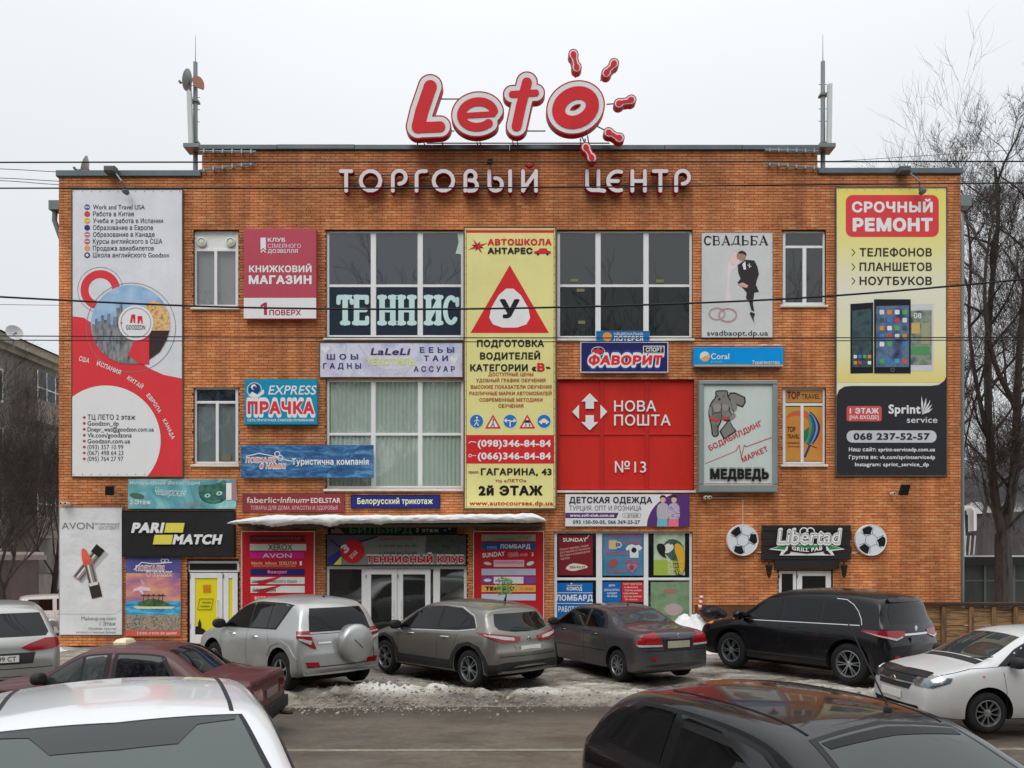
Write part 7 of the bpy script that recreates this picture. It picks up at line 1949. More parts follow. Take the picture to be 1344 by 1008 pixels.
# silver SUV with the spare wheel
c = Car('parked_car', 'silver SUV with a covered spare wheel on its tailgate, parked by the yellow door', 'car', 4.30, 1.82,
 [(.06,.42),(.02,.52),(.05,.62),(.10,.80),(.12,1.05),(.30,1.45),(.42,1.58),(.62,1.66),(1.3,1.695),(1.9,1.68),(2.35,1.60),(2.75,1.38),(3.18,1.10),(3.35,1.05),(3.85,.97),(4.12,.86),(4.24,.70),(4.29,.5),(4.28,.4)],
 [(0,1.02),(1.2,1.04),(3.2,.99),(4.3,.72)], SILVER, .80, 3.36, .35, .22, k=.30, spokes=5, sill=.27, crown=.06, archr=.42, bow=.12)
windows_side(c, [[(1.02,1.12),(1.30,1.10),(1.30,1.53),(.72,1.53)],[(1.33,1.10),(1.95,1.085),(1.95,1.53),(1.33,1.53)],[(2.02,1.07),(2.95,1.06),(2.55,1.34),(2.30,1.47),(2.02,1.52)]], [(1.0,1.09),(3.02,1.03),(2.6,1.36),(2.32,1.51),(1.9,1.57),(.64,1.57)])
c.rear([(-.66,1.08),(.66,1.08),(.60,1.35),(.54,1.49),(-.54,1.49),(-.60,1.35)], 'rear_window', TINT)
c.decal([(.05,.62,.78),(.05,.74,.82),(.25,.88,.98),(.27,.87,1.10),(.20,.66,1.10)], (1,-.75,0), 'tail_light', LRD, .018, mirror=True)
c.decal([(.1,.70,.86),(.2,.86,.95),(.22,.85,.98),(.1,.68,.93)], (1,-.75,0), 'tail_light', LCL, .026, mirror=True, step=.04)
c.decal([(.1,.66,1.0),(.25,.86,1.02),(.25,.86,1.04),(.1,.66,1.03)], (1,-.75,0), 'tail_light', LCL, .026, mirror=True, step=.04)
c.decal([(0,.55,.46),(.05,.78,.48),(.08,.80,.56),(0,.58,.55)], (1,-.5,0), 'reflector', LRD, .014, mirror=True)
c.side([(.78-.54,.62),(.78-.54,.32),(.42,.30),(.40,.62),(.52,.80),(.80,.87),(1.08,.80),(1.22,.60),(1.25,.62),(1.10,.84),(.80,.92),(.48,.84)], 'arch_trim', SILVER, .014)
c.seam([(2.0,1.06),(2.0,.55),(2.02,.36)]); c.seam([(1.30,1.06),(1.15,.82)]); c.seam([(3.05,1.02),(3.0,.7),(2.98,.36)]); c.seam([(1.2,.36),(2.98,.36)], .01)
c.rear([(-.70,1.04),(.70,1.04),(.70,1.05),(-.70,1.05)], 'tailgate_seam', SEAM, .002, edge_in=.002); c.rear([(-.74,.46),(.74,.46),(.74,.475),(-.74,.475)], 'tailgate_seam', SEAM, .003, edge_in=.002)
c.rear([(-.70,.50),(-.68,.50),(-.69,1.05),(-.70,1.05)], 'tailgate_seam', SEAM, .002, edge_in=.002)
c.rear([(-.74,.36),(.74,.36),(.76,.39),(-.76,.39)], 'bumper_trim', M((170,172,172), rough=.3, metal=.4, coat=.5), .01); c.rear([(-.72,.16),(.72,.16),(.72,.30),(-.72,.30)], 'bumper_trim', BLKP, .004)
c.rear([(.26,.87),(.52,.87),(.52,.90),(.26,.90)], 'tailgate_handle', CHROME, .014)
sw = MB(); hx = c.bvh.ray_cast(Vector((-5,-.20,.85)), Vector((1,0,0)))[0]
sw.lathe([(.001,-.27),(.08,-.268),(.26,-.262),(.325,-.24),(.352,-.19),(.352,-.08),(.345,-.07),(.34,.04)], (hx.x+.03,-.20,.84), 'x', 40); o = sw.build('spare_wheel_cover', SILVER, c.root, smooth=True, sharp=60)
sw = MB(); sw.tube([(hx.x-.242,-.25,.76),(hx.x-.243,-.18,.84),(hx.x-.242,-.08,.92)], .006, 5); sw.build('cover_crease', SEAM, o)
for x in (2.55,1.7): c.handle(x, .93, CHROME)
c.mirrors(2.92, 1.08, BLKP, 1.1); c.antenna(.75, 0, .16, -.5)
m = MB(); m.tube([(-2.13,-.42,1.0),(-2.12,-.2,1.09),(-2.10,-.05,1.11)], .008, 5); m.build('rear_wiper', BLKP, c.root)
hub_emblem(c, 0, .98)
c.place_wheels(368, 14.5, 281, z=.02)

# grey crossover
c = Car('parked_car', 'dusty grey crossover with a green sprig on its roof, parked facing the club entrance', 'car', 4.38, 1.81,
 [(.05,.40),(.0,.52),(.03,.66),(.12,.76),(.14,.95),(.24,1.10),(.48,1.38),(.50,1.47),(.75,1.53),(1.3,1.58),(1.8,1.59),(2.3,1.54),(2.6,1.45),(3.05,1.20),(3.38,1.03),(3.6,.99),(4.0,.88),(4.25,.72),(4.35,.55),(4.36,.42)],
 [(0,1.02),(.6,1.03),(1.2,.99),(3.3,.93),(4.38,.66)], GREYP, .84, 3.486, .345, .235, k=.40, spokes=5, rimstyle=1, sill=.24, archr=.41, tailround=.42, bow=.16)
windows_side(c, [[(1.16,1.09),(1.72,1.03),(1.72,1.43),(1.30,1.41),(1.02,1.29)],[(1.80,1.02),(3.02,.99),(2.62,1.26),(2.35,1.39),(1.80,1.43)]], [(.72,1.10),(1.2,1.04),(3.12,.965),(2.64,1.29),(2.36,1.425),(1.75,1.46),(1.25,1.44),(.86,1.30),(.70,1.16)])
c.side([(.86,1.13),(1.10,1.09),(.99,1.24),(.88,1.21)], 'window', TINT, .009)
c.seam([(.70,1.08),(1.2,1.02),(3.12,.945)], .012, 'chrome_strip', CHROME, .006); c.seam([(.68,1.12),(.84,1.32),(1.25,1.46),(1.75,1.48),(2.36,1.445),(2.7,1.28)], .012, 'chrome_strip', CHROME, .006)
c.rear([(-.62,1.08),(-.30,1.03),(.30,1.03),(.62,1.08),(.66,1.16),(.56,1.36),(-.56,1.36),(-.66,1.16)], 'rear_window', TINT)
LT_ = [(.02,.34,.88),(.03,.40,.84),(.12,.66,.84),(.42,.88,.97),(.62,.90,1.03),(.42,.88,1.03),(.14,.62,.99),(.03,.34,.94)]
c.decal(LT_, (1,-.9,0), 'tail_light', LRD, .014, mirror=True)
c.decal([(.05,.46,.88),(.12,.66,.90),(.40,.88,.985),(.40,.88,1.005),(.12,.64,.955),(.05,.48,.93)], (1,-.9,0), 'tail_light', LCL, .022, mirror=True, step=.04)
c.rear([(-.34,.66),(.34,.66),(.38,.80),(-.38,.80)], 'plate_recess', GREYP, .006); c.plate(.73, txt=None, h=.10)
c.rear([(-.72,.60),(.72,.60),(.72,.61),(-.72,.61)], 'tailgate_seam', SEAM, .003, edge_in=.002)
c.rear([(-.86,.18),(.86,.18),(.86,.46),(.6,.50),(-.6,.50),(-.86,.46)], 'bumper_trim', BLKP, .012)
c.side([(.12,.30),(.38,.26),(.42,.50),(.58,.71),(.84,.79),(1.10,.71),(1.26,.50),(1.28,.38),(3.04,.38),(3.07,.5),(3.22,.71),(3.48,.79),(3.74,.71),(3.9,.5),(3.93,.26),(4.2,.30),(4.2,.38),(3.98,.40),(3.92,.62),(3.78,.78),(3.48,.85),(3.18,.78),(3.0,.56),(2.96,.47),(1.36,.47),(1.32,.56),(1.14,.78),(.84,.85),(.54,.78),(.38,.60),(.32,.46),(.12,.46)], 'cladding', BLKP, .012)
c.side([(1.28,.23),(3.04,.23),(3.04,.40),(1.28,.40)], 'cladding', BLKP, .008)
c.seam([(1.76,1.0),(1.74,.5)]); c.seam([(1.16,1.02),(1.20,.86),(1.30,.6)]); c.seam([(3.05,.95),(2.98,.5)])
for x in (2.60,1.52): c.handle(x, .90, CHROME)
c.mirrors(2.98, 1.02, BLKP, 1.1); hub_emblem(c, 0, .90, .04)
m = MB(); m.tube([(-2.02,-.1,1.06),(-2.0,.12,1.10),(-1.98,.34,1.12)], .008, 5); m.build('rear_wiper', BLKP, c.root)
c.place_wheels(615.5, 14.9, 505, z=.02)
# sprig on its roof
rc = c.root; Mx = Matrix.Translation(rc.location) @ Matrix.Rotation(rc.rotation_euler.z, 4, 'Z')
p0 = Mx @ Vector((-1.35, -.05, 1.575))
sp = thing('green_sprig', 'bright green leafy sprig standing up on the roof of the grey crossover', 'plant', p0)
m = MB(); m.tube([p0+Vector((0,0,-.02)), p0+Vector((.03,0,.10)), p0+Vector((-.02,0,.28))], [.03,.014,.008], 6); m.build('stem', M((40,36,26)), sp)
m = MB(); rnd = random.Random(2)
for i in range(120):
    a = rnd.uniform(0, 6.28); zz = rnd.uniform(.10,.42); rr = rnd.uniform(.02,.19)*(1.1-abs(zz-.22)*1.5); q = p0+Vector((rr*math.cos(a)*1.1, rr*math.sin(a)*.6, zz))
    d = Vector((rnd.uniform(-1,1), rnd.uniform(-1,1), rnd.uniform(-.4,1))).normalized(); u = d.cross(Vector((0,1,.2))).normalized(); l = rnd.uniform(.05,.09)
    m.add([q, q+d*l*.5+u*l*.22, q+d*l, q+d*l*.5-u*l*.22], [(0,1,2,3)])
m.build('leaf_cluster', M((130,176,110), rough=.5, var=.3, scale=9), sp, kind='stuff')

# dark grey saloon
c = Car('parked_car', 'dark grey saloon parked between the grey crossover and the black SUV', 'car', 4.54, 1.72,
 [(.06,.40),(.0,.50),(.03,.66),(.06,.80),(.10,.96),(.22,1.02),(.6,1.055),(.92,1.08),(1.45,1.36),(1.75,1.43),(2.2,1.45),(2.7,1.41),(2.95,1.34),(3.45,1.06),(3.68,.97),(4.1,.88),(4.4,.72),(4.5,.55),(4.52,.42)],
 [(0,.90),(1.0,.93),(3.4,.90),(4.54,.66)], DKGR, .92, 3.52, .305, .20, k=.40, spokes=9, rimstyle=0, sill=.20, archr=.36, bow=.16, crown=.045)
windows_side(c, [[(1.42,1.0),(2.05,.985),(2.05,1.33),(1.72,1.31),(1.52,1.19)],[(2.14,.985),(3.28,.965),(2.90,1.20),(2.62,1.30),(2.14,1.335)]], [(1.30,.99),(3.40,.94),(2.93,1.24),(2.62,1.345),(2.1,1.375),(1.68,1.35),(1.46,1.22)])
c.decal([(.99,-.56,1.1),(.99,.56,1.1),(1.44,.48,1.35),(1.60,.46,1.39),(1.60,-.46,1.39),(1.44,-.48,1.35)], (.6,0,-1), 'rear_window', glass_dark('car_rear_glass', (.05,.055,.058), 1.6))
c.decal([(.03,.40,.74),(.04,.74,.72),(.25,.82,.74),(.34,.83,.80),(.14,.76,.94),(.05,.60,.98),(.04,.46,.88)], (1,-.7,0), 'tail_light', LRD, .014, mirror=True)
c.decal([(.03,.42,.72),(.2,.82,.72),(.3,.83,.76),(.03,.42,.755)], (1,-.7,0), 'tail_light', LCL, .02, mirror=True, step=.04)
c.rear([(-.33,.66),(.33,.66),(.36,.86),(-.36,.86)], 'plate_recess', BLKP, .004); c.rear([(-.36,.855),(.36,.855),(.36,.885),(-.36,.885)], 'plate_trim', DKGR, .016); c.plate(.755, txt=None, h=.13).data.materials[0] = M((150,150,128), var=.15, scale=9)
c.rear([(-.72,.635),(.72,.635),(.72,.645),(-.72,.645)], 'boot_seam', SEAM, .003, edge_in=.002)
c.rear([(.50,.46),(.60,.46),(.60,.52),(.50,.52)], 'reflector', LRD, .012, mirror=False)
c.seam([(2.10,.96),(2.10,.6),(2.06,.3)]); c.seam([(1.40,.96),(1.34,.74),(1.22,.58)]); c.seam([(3.35,.94),(3.28,.6),(3.26,.3)]); c.seam([(1.25,.56),(3.2,.54)], .012)
for x in (2.95,1.72): c.handle(x, .86)
c.mirrors(3.22, .98, BLKP, 1.); c.antenna(1.72, 0, .30, -.25); hub_emblem(c, 0, .925, .035)
c.place_wheels(810, 15.7, 722, z=.02)

# black SUV
c = Car('parked_car', 'large black SUV with chrome window line, parked before the plank fence and grill pub', 'car', 4.87, 1.93,
 [(.06,.44),(.0,.55),(.04,.72),(.12,.90),(.16,1.10),(.30,1.38),(.34,1.60),(.48,1.68),(1.0,1.755),(1.8,1.78),(2.5,1.75),(2.9,1.66),(3.4,1.32),(3.72,1.14),(3.9,1.10),(4.35,1.04),(4.66,.90),(4.80,.70),(4.85,.5),(4.84,.42)],
 [(0,1.08),(1.0,1.10),(3.7,1.04),(4.87,.80)], BLACK, .95, 3.74, .385, .25, k=.33, spokes=6, rimstyle=1, sill=.26, archr=.45, tailround=.4, bow=.14)
windows_side(c, [[(.78,1.18),(1.52,1.15),(1.52,1.53),(1.10,1.53),(.86,1.38)],[(1.60,1.15),(2.42,1.135),(2.42,1.55),(1.60,1.55)],[(2.50,1.135),(3.55,1.115),(3.15,1.36),(2.86,1.50),(2.50,1.55)]], [(.70,1.15),(3.66,1.09),(3.18,1.39),(2.88,1.54),(2.4,1.585),(1.08,1.57),(.80,1.40)])
c.seam([(.72,1.125),(3.72,1.065)], .013, 'chrome_strip', CHROME, .009); c.seam([(.68,1.13),(.72,1.25),(.80,1.38),(.92,1.50),(1.08,1.585),(1.3,1.60)], .011, 'chrome_strip', CHROME, .009)
c.rear([(-.68,1.16),(.68,1.16),(.62,1.40),(.54,1.52),(-.54,1.52),(-.62,1.40)], 'rear_window', TINT)
c.decal([(.1,.44,.94),(.12,.70,.86),(.35,.92,.94),(.66,.955,1.02),(.62,.95,1.05),(.3,.9,1.05),(.12,.62,1.05),(.1,.44,1.03)], (1,-.9,0), 'tail_light', LRD, .012, mirror=True)
c.decal([(.1,.50,.92),(.12,.70,.87),(.35,.92,.95),(.60,.95,1.02),(.35,.92,.975),(.12,.68,.90),(.1,.52,.94)], (1,-.9,0), 'tail_light', LCL, .02, mirror=True, step=.04)
c.plate(.86, txt=None, w=.52, h=.13).data.materials[0] = M((90,92,94)); c.rear([(-.42,.95),(.42,.95),(.42,.985),(-.42,.985)], 'tailgate_trim', CHROME, .01)
c.rear([(.62,.50),(.74,.50),(.74,.60),(.62,.60)], 'reflector', LRD, .012)
c.rear([(-.8,.28),(.8,.28),(.8,.50),(-.8,.50)], 'bumper_trim', BLKP, .008)
c.decal([(4.3,.95,.92),(4.6,.82,.90),(4.74,.66,.86),(4.7,.62,.98),(4.3,.92,1.03)], (-.7,-1,0), 'headlight', LOR, .01, mirror=True)
c.seam([(1.56,1.1),(1.55,.8),(1.48,.5)]); c.seam([(2.46,1.1),(2.46,.4)]); c.seam([(3.55,1.08),(3.35,.8),(3.32,.4)]); c.seam([(1.4,.42),(3.3,.42)], .03, 'sill_trim', BLKP, .01)
for x in (3.15,2.2): c.handle(x, 1.0)
c.mirrors(3.42, 1.14, BLACK, 1.2)
c.rear([(-.56,1.545),(.56,1.545),(.55,1.60),(-.55,1.60)], 'spoiler', BLACK, .05); hub_emblem(c, 0, 1.07, .05)
c.place_wheels(1113, 15.2, 959, z=.03)

# grey SUV cut by the left frame edge
c = Car('parked_car', 'light grey SUV cut off at the far left, before the apartment block', 'car', 4.45, 1.78,
 [(.06,.42),(.0,.52),(.03,.66),(.10,.80),(.13,1.0),(.26,1.20),(.50,1.50),(.56,1.58),(.9,1.64),(1.6,1.67),(2.3,1.63),(2.7,1.50),(3.2,1.20),(3.45,1.07),(3.9,1.0),(4.25,.86),(4.4,.6),(4.42,.44)],
 [(0,1.04),(1.0,1.06),(3.4,.99),(4.45,.72)], M((156,156,152), rough=.3, metal=.5, var=.06, coat=.6, dirt=.7), .86, 3.52, .35, .23, k=.38, sill=.26, archr=.42, tailround=.42, bow=.16)
windows_side(c, [[(.9,1.15),(1.6,1.11),(1.6,1.50),(1.1,1.47)],[(1.68,1.11),(3.1,1.06),(2.6,1.38),(1.68,1.51)]], [(.8,1.13),(3.2,1.03),(2.62,1.42),(1.7,1.55),(1.05,1.51)])
c.rear([(-.66,1.10),(.66,1.10),(.70,1.16),(.58,1.48),(-.58,1.48),(-.70,1.16)], 'rear_window', TINT)
c.decal([(.05,.36,.92),(.06,.50,.86),(.2,.78,.88),(.5,.92,1.0),(.45,.92,1.06),(.15,.72,1.06),(.05,.5,.98)], (1,-.8,0), 'tail_light', LRD, .014, mirror=True)
c.rear([(-.46,.66),(.46,.66),(.50,.84),(-.50,.84)], 'plate_recess', BLKP, .005); c.plate(.75, txt='AE 099 CT')
c.rear([(-.88,.2),(.88,.2),(.88,.46),(-.88,.46)], 'bumper_trim', BLKP, .01); c.rear([(-.76,.58),(.76,.58),(.76,.59),(-.76,.59)], 'tailgate_seam', SEAM, .003, edge_in=.002); c.handle(1.5, .95); c.mirrors(3.05, 1.08)
c.place((wx(-52,15.0)+.68, 15.0, .0), R(124))

# white boxy off-roader behind the corner
c = Car('parked_car', 'white boxy off-roader half hidden behind the left corner of the brick building', 'car', 4.5, 1.80,
 [(.06,.45),(.02,.56),(.06,.95),(.12,1.10),(.36,1.58),(.42,1.66),(.9,1.70),(1.8,1.71),(2.5,1.68),(2.75,1.58),(3.15,1.16),(3.3,1.10),(4.1,1.05),(4.38,1.0),(4.44,.8),(4.46,.5)],
 [(0,1.08),(4.5,1.0)], M((.66,.66,.66), raw=True, rough=.35, var=.06, coat=.5, dirt=.3), .95, 3.6, .37, .2, k=.22, sill=.34, archr=.45, bow=.05)
windows_side(c, [[(.42,1.16),(1.35,1.16),(1.35,1.55),(.62,1.55)],[(1.48,1.16),(2.2,1.16),(2.2,1.56),(1.48,1.56)],[(2.28,1.16),(2.98,1.16),(2.66,1.54),(2.28,1.56)]])
c.side([(.4,.45),(.5,.75),(.95,.86),(1.4,.75),(1.5,.45),(3.1,.45),(3.15,.75),(3.6,.86),(4.05,.75),(4.1,.45),(4.4,.45),(4.4,.58),(4.12,.8),(3.6,.94),(3.1,.84),(3.0,.58),(1.6,.58),(1.5,.8),(.95,.94),(.4,.8),(.12,.58),(.12,.45)], 'cladding', M((120,120,118)), .012)
c.rear([(-.6,1.16),(.6,1.16),(.54,1.5),(-.54,1.5)], 'rear_window', TINT); c.seam([(1.42,1.1),(1.42,.5)]); c.handle(1.6, 1.02, BLKP)
c.place((-15.9, 29.6, -.62), R(32))

# maroon saloon, a taxi lamp on its roof
c = Car('moving_car', 'old maroon saloon with a pale taxi lamp on its roof', 'car', 4.25, 1.66,
 [(.05,.38),(.0,.48),(.02,.56),(.05,.80),(.08,.93),(.16,.97),(.6,.99),(.80,1.0),(1.20,1.30),(1.40,1.37),(1.8,1.395),(2.3,1.385),(2.55,1.34),(3.05,1.0),(3.2,.95),(3.9,.86),(4.15,.76),(4.22,.6),(4.22,.40)],
 [(0,.88),(4.2,.82)], MAROON, .88, 3.36, .29, .175, k=.34, spokes=8, sill=.20, archr=.34, bow=.05, noseround=.16, endw=.86, crown=.04)
windows_side(c, [[(1.20,.95),(1.98,.94),(1.98,1.29),(1.42,1.285)]], [(1.12,.93),(2.04,.915),(2.04,1.325),(1.38,1.32)])
windows_side(c, [[(2.14,.94),(2.42,.935),(2.42,1.29),(2.14,1.29)],[(2.46,.935),(2.95,.925),(2.58,1.22),(2.46,1.28)]], [(2.08,.915),(3.06,.90),(2.60,1.26),(2.46,1.325),(2.08,1.325)], glass=CARG)
c.decal([(.86,-.56,1.0),(.86,.56,1.0),(1.18,.50,1.26),(1.34,.48,1.34),(1.34,-.48,1.34),(1.18,-.50,1.26)], (.6,0,-1), 'rear_window', TINT)
c.decal([(3.02,-.6,1.0),(3.02,.6,1.0),(2.62,.5,1.32),(2.62,-.5,1.32)], (-.6,0,-1), 'windscreen', CARG)
c.decal([(.0,.44,.62),(.06,.78,.62),(.12,.80,.78),(.02,.46,.80)], (1,-.5,0), 'tail_light', M((110,20,24), rough=.2, coat=1.), .01, mirror=True)
c.rear([(-.78,.34),(.78,.34),(.80,.50),(-.80,.50)], 'bumper', BLKP, .05); c.plate(.68, txt=None).data.materials[0] = M((120,104,100))
c.seam([(.1,.84),(4.0,.80)], .012, 'crease', M((70,26,30)), .004); c.seam([(2.06,.92),(2.06,.3)]); c.seam([(1.28,.92),(1.2,.6)]); c.seam([(3.02,.9),(3.0,.3)]); c.handle(1.55, .83, BLKP); c.handle(2.5, .83, BLKP); c.mirrors(2.95, .96, BLKP)
c.rear([(.46,.86),(.62,.86),(.62,.885),(.46,.885)], 'badge', CHROME, .006)
m = MB(); m.tube([(-2.0,-.5,.28),(-2.16,-.5,.27),(-2.2,-.56,.26)], .03, 8); m.build('exhaust', M((60,58,56), metal=.6), c.root)
m = MB(); X_, Y_, Z_ = .02, .12, 1.385
vs = [(X_+a*.09*k, Y_+b*.15*k, Z_+z_) for z_, k in ((-.02,1),(.025,1),(.065,.75),(.075,.4)) for a, b in ((-1,-1),(1,-1),(1,1),(-1,1))]
vs = [(a, b, z_) for a, b, z_ in vs]
m.add(vs, [(i*4+j, i*4+(j+1) % 4, (i+1)*4+(j+1) % 4, (i+1)*4+j) for i in range(3) for j in range(4)]+[(12,13,14,15)]); m.build('taxi_lamp', M((214,206,176), rough=.35), c.root, smooth=True)
xt = wx(330, 10.9); c.place((xt-4.25/2+.1, 11.7, -.19), R(180))

# white saloon at the right
c = Car('moving_car', 'white hatchback with a black bonnet deflector, behind the wet black car', 'car', 4.30, 1.71,
 [(.06,.40),(.0,.50),(.05,.8),(.12,1.0),(.5,1.05),(.8,1.12),(1.25,1.40),(1.5,1.48),(2.0,1.50),(2.4,1.46),(2.65,1.38),(3.15,1.10),(3.38,1.0),(3.55,.97),(3.95,.89),(4.15,.80),(4.23,.68),(4.26,.5),(4.24,.38)],
 [(0,.96),(1.0,.97),(3.1,.94),(3.8,.84),(4.3,.70)], WHITEP, .80, 3.28, .30, .19, k=.36, spokes=10, rimstyle=2, sill=.20, archr=.36, bow=.16, endw=.74)
windows_side(c, [[(1.3,1.02),(1.95,1.01),(1.95,1.38),(1.55,1.37)],[(2.05,1.01),(2.98,.985),(2.68,1.22),(2.45,1.33),(2.05,1.385)]], [(1.2,1.0),(3.12,.965),(2.7,1.27),(2.45,1.375),(2.0,1.42),(1.5,1.41)])
c.decal([(3.22,-.62,1.05),(3.22,.62,1.05),(3.0,.60,1.2),(2.62,.52,1.40),(2.62,-.52,1.40),(3.0,-.6,1.2)], (-.6,0,-1), 'windscreen', CARG)
c.decal([(3.36,-.64,1.0),(3.36,.64,1.0),(3.24,.64,1.03),(3.24,-.64,1.03)], (-.5,0,-1), 'cowl', BLKP, .003)
c.decal([(3.86,.84,.74),(4.06,.76,.66),(4.22,.54,.66),(4.22,.48,.72),(4.16,.54,.78),(3.98,.72,.82),(3.82,.83,.80)], (-1,-1,.1), 'headlight', M((112,118,122), rough=.06, metal=.7, coat=1., var=.4, scale=18), .012, mirror=True)
hl = c.decal([(3.90,.82,.75),(4.02,.76,.69),(4.08,.72,.76),(3.96,.76,.81)], (-1,-1,.1), 'headlight', M((190,196,198), rough=.06, metal=.8, coat=1.), .018, mirror=True, step=.03)
c.front([(-.40,.60),(.40,.60),(.46,.78),(-.46,.78)], 'grille', BLKP, .012); c.front([(-.45,.67),(.45,.67),(.45,.69),(-.45,.69)], 'grille_bar', CHROME, .02); hub_emblem(c, 0, .68, .07, CHROME, True)
c.front([(-.55,.26),(.55,.26),(.58,.38),(-.58,.38)], 'lower_grille', BLKP, .01); c.plate(.50, front=True)
c.decal([(4.10,-.62,.85),(4.16,-.3,.83),(4.18,0,.83),(4.16,.3,.83),(4.10,.62,.85),(3.98,.60,.90),(4.05,0,.88),(3.98,-.60,.90)], (-.5,0,-1), 'bonnet_deflector', M((.008,.008,.009), raw=True, rough=.25, var=0, coat=.3), .022, edge_in=.0)
c.seam([(3.06,.95),(3.02,.6),(3.02,.32)]); c.seam([(2.0,.98),(2.0,.32)]); c.seam([(3.1,.96),(3.5,.93),(4.0,.82)], .006); c.mirrors(2.92, 1.0, BLKP, 1.0); c.handle(2.25, .88)
c.side([(3.33,.82),(3.37,.82),(3.37,.84),(3.33,.84)], 'side_indicator', LOR, .006)
m = MB()
for y_ in (-.35, .25): m.tube([(3.28-2.15,y_,1.03),(3.20-2.15,y_+.3,1.06),(3.16-2.15,y_+.5,1.10)], .008, 5)
m.build('wiper', BLKP, c.root)
c.place((wx(1176,12.0)+2.15, 12.4, -.10), R(184))

# foreground: white car, its bonnet towards the viewer
WP2 = M((.74,.75,.76), raw=True, rough=.22, var=.03, coat=.8, dirt=.2)
PR_SEDAN = [(.06,.42),(.0,.52),(.04,.8),(.12,1.02),(.5,1.08),(.95,1.14),(1.4,1.385),(1.7,1.475),(2.1,1.505),(2.5,1.50),(2.85,1.44),(3.25,1.24),(3.72,1.03),(3.95,.98),(4.3,.90),(4.5,.78),(4.58,.6),(4.6,.44)]
c = Car('parked_car', 'white car nearest the viewer, only its roof and windscreen in view', 'car', 4.62, 1.72, [(x, z-(.045 if 1.5 < x < 2.7 else 0)) for x, z in PR_SEDAN],
 [(0,.98),(1.0,1.0),(3.6,.96),(4.6,.72)], WP2, .9, 3.6, .32, .21, k=.27, sill=.2, archr=.38, bow=.10, crown=.055, rsh=.10)
windows_side(c, [[(1.5,1.06),(2.1,1.04),(2.1,1.40),(1.75,1.38)],[(2.2,1.04),(3.45,1.0),(2.95,1.31),(2.75,1.39),(2.2,1.415)]], [(1.4,1.03),(3.6,.98),(2.98,1.35),(2.78,1.43),(2.15,1.455),(1.7,1.42)])
WS = c.decal([(3.70,-.68,1.05),(3.70,.68,1.05),(3.3,.64,1.2),(2.905,.55,1.44),(2.96,0,1.45),(2.905,-.55,1.44),(3.3,-.64,1.2)], (-.5,0,-1), 'windscreen', BLKP, .003)
c.decal([(3.66,-.65,1.05),(3.66,.65,1.05),(3.3,.61,1.2),(2.93,.53,1.44),(2.98,0,1.45),(2.93,-.53,1.44),(3.3,-.61,1.2)], (-.5,0,-1), 'windscreen_glass', glass_dark('windscreen_glass', (.055,.072,.068), 1.6), .006, edge_in=0)
c.decal([(2.935,-.52,1.44),(2.985,0,1.45),(2.935,.52,1.44),(2.97,.51,1.43),(3.01,.34,1.42),(3.13,.25,1.35),(3.145,0,1.35),(3.13,-.25,1.35),(3.01,-.34,1.42),(2.97,-.51,1.43)], (-.5,0,-1), 'sun_band', M((.012,.014,.014), raw=True, rough=.2, var=0, coat=.25), .009, edge_in=0, step=.05)
m_ = c.top([(1.75,.535),(2.84,.515),(2.84,.495),(1.75,.512)], 'roof_channel', BLKP, .003, edge_in=.002, mirror=True)
c.mirrors(3.3, 1.02)
c.place((-2.06, 4.22, .30), R(-65))

# foreground: black car
BP2 = M((.003,.003,.004), raw=True, rough=.12, var=.0, coat=.8, spec=.12, dirt=.0, bump=.12, bscale=160, key='wet')
c = Car('parked_car', 'wet black hatchback nearest the viewer at the lower right with a roof aerial', 'car', 4.20, 1.84,
 [(.06,.42),(.0,.52),(.05,.8),(.14,1.0),(.30,1.26),(.50,1.41),(.80,1.475),(1.4,1.50),(1.95,1.49),(2.32,1.435),(2.75,1.22),(3.2,1.0),(3.45,.95),(3.85,.86),(4.08,.74),(4.16,.58),(4.18,.44)],
 [(0,.98),(1.0,.99),(3.1,.95),(4.2,.72)], BP2, .75, 3.35, .31, .2, k=.36, sill=.2, archr=.37, bow=.12, crown=.06, rsh=.12)
windows_side(c, [[(.62,1.06),(1.30,1.04),(1.30,1.40),(.98,1.37),(.74,1.24)],[(1.42,1.04),(2.78,1.0),(2.45,1.21),(2.15,1.35),(1.42,1.41)]], [(.52,1.04),(2.94,.975),(2.5,1.24),(2.18,1.39),(1.35,1.45),(.92,1.42),(.66,1.26)], fmat=M((.006,.006,.007), raw=True, rough=.25, var=0))
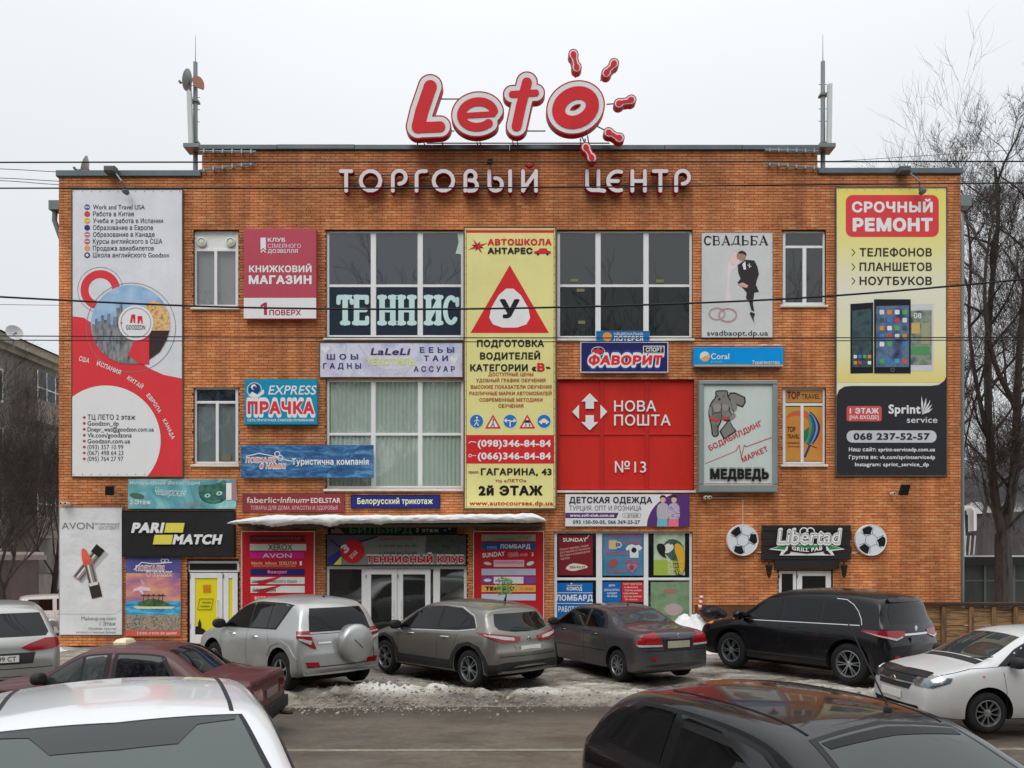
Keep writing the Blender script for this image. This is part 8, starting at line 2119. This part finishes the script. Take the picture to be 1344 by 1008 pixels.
c.side([(1.44,1.29),(1.95,1.27),(2.25,1.17),(2.50,1.06),(2.60,1.06),(2.42,1.19),(2.16,1.31),(1.9,1.345),(1.44,1.36)], 'wind_deflector', M((.012,.012,.013), raw=True, rough=.15, var=0, coat=.5), .022, edge_in=0, step=.035)
c.decal([(3.14,-.66,1.0),(3.14,.66,1.0),(2.75,.62,1.2),(2.34,.54,1.42),(2.28,0,1.45),(2.34,-.54,1.42),(2.75,-.62,1.2)], (-.5,0,-1), 'windscreen', BLKP, .003)
c.decal([(3.08,-.63,1.0),(3.08,.63,1.0),(2.75,.59,1.2),(2.38,.51,1.42),(2.33,0,1.45),(2.38,-.51,1.42),(2.75,-.59,1.2)], (-.5,0,-1), 'windscreen_glass', glass_dark('wet_windscreen', (.03,.038,.036), 1.55), .006, edge_in=0)
c.decal([(2.40,-.50,1.42),(2.36,0,1.45),(2.40,.50,1.42),(2.46,.49,1.4),(2.44,0,1.42),(2.46,-.49,1.4)], (-.5,0,-1), 'sun_band', M((.004,.004,.005), raw=True, rough=.3, var=0), .009, edge_in=0, step=.05)
c.top([(.95,.52),(2.28,.52),(2.28,.503),(.95,.503)], 'roof_channel', SEAM, .003, edge_in=.002, mirror=True)
c.mirrors(2.7, 1.0); c.antenna(2.12, .26, .62, -.55, .006)
c.place((2.06, 4.86, .05), R(-68))
FGB = c

# sliver of a pale car at the right edge
c = Car('parked_car', 'pale car of which only a corner shows beside the white hatchback', 'car', 4.3, 1.74, PR_SEDAN[:-4]+[(4.1,.86),(4.24,.7),(4.28,.5)],
 [(0,.98),(1.0,1.0),(3.6,.96),(4.3,.74)], M((.55,.54,.48), raw=True, rough=.3, var=.05, coat=.6), .8, 3.4, .31, .2)
c.side([(1.5,1.06),(3.5,1.0),(2.95,1.31),(2.2,1.40)], 'window', TINT)
c.decal([(3.68,-.66,1.05),(3.68,.66,1.05),(2.9,.54,1.44),(2.9,-.54,1.44)], (-.5,0,-1), 'windscreen', CARG)
c.place((wx(1330,8.0)+3.1, 8.75, -.16), R(180))

for o in (_to,): bpy.data.objects.remove(o)
for c_ in [c_ for c_ in bpy.data.curves]: bpy.data.curves.remove(c_)
for o in bpy.data.objects:
    if 'localspace' in o: del o['localspace']
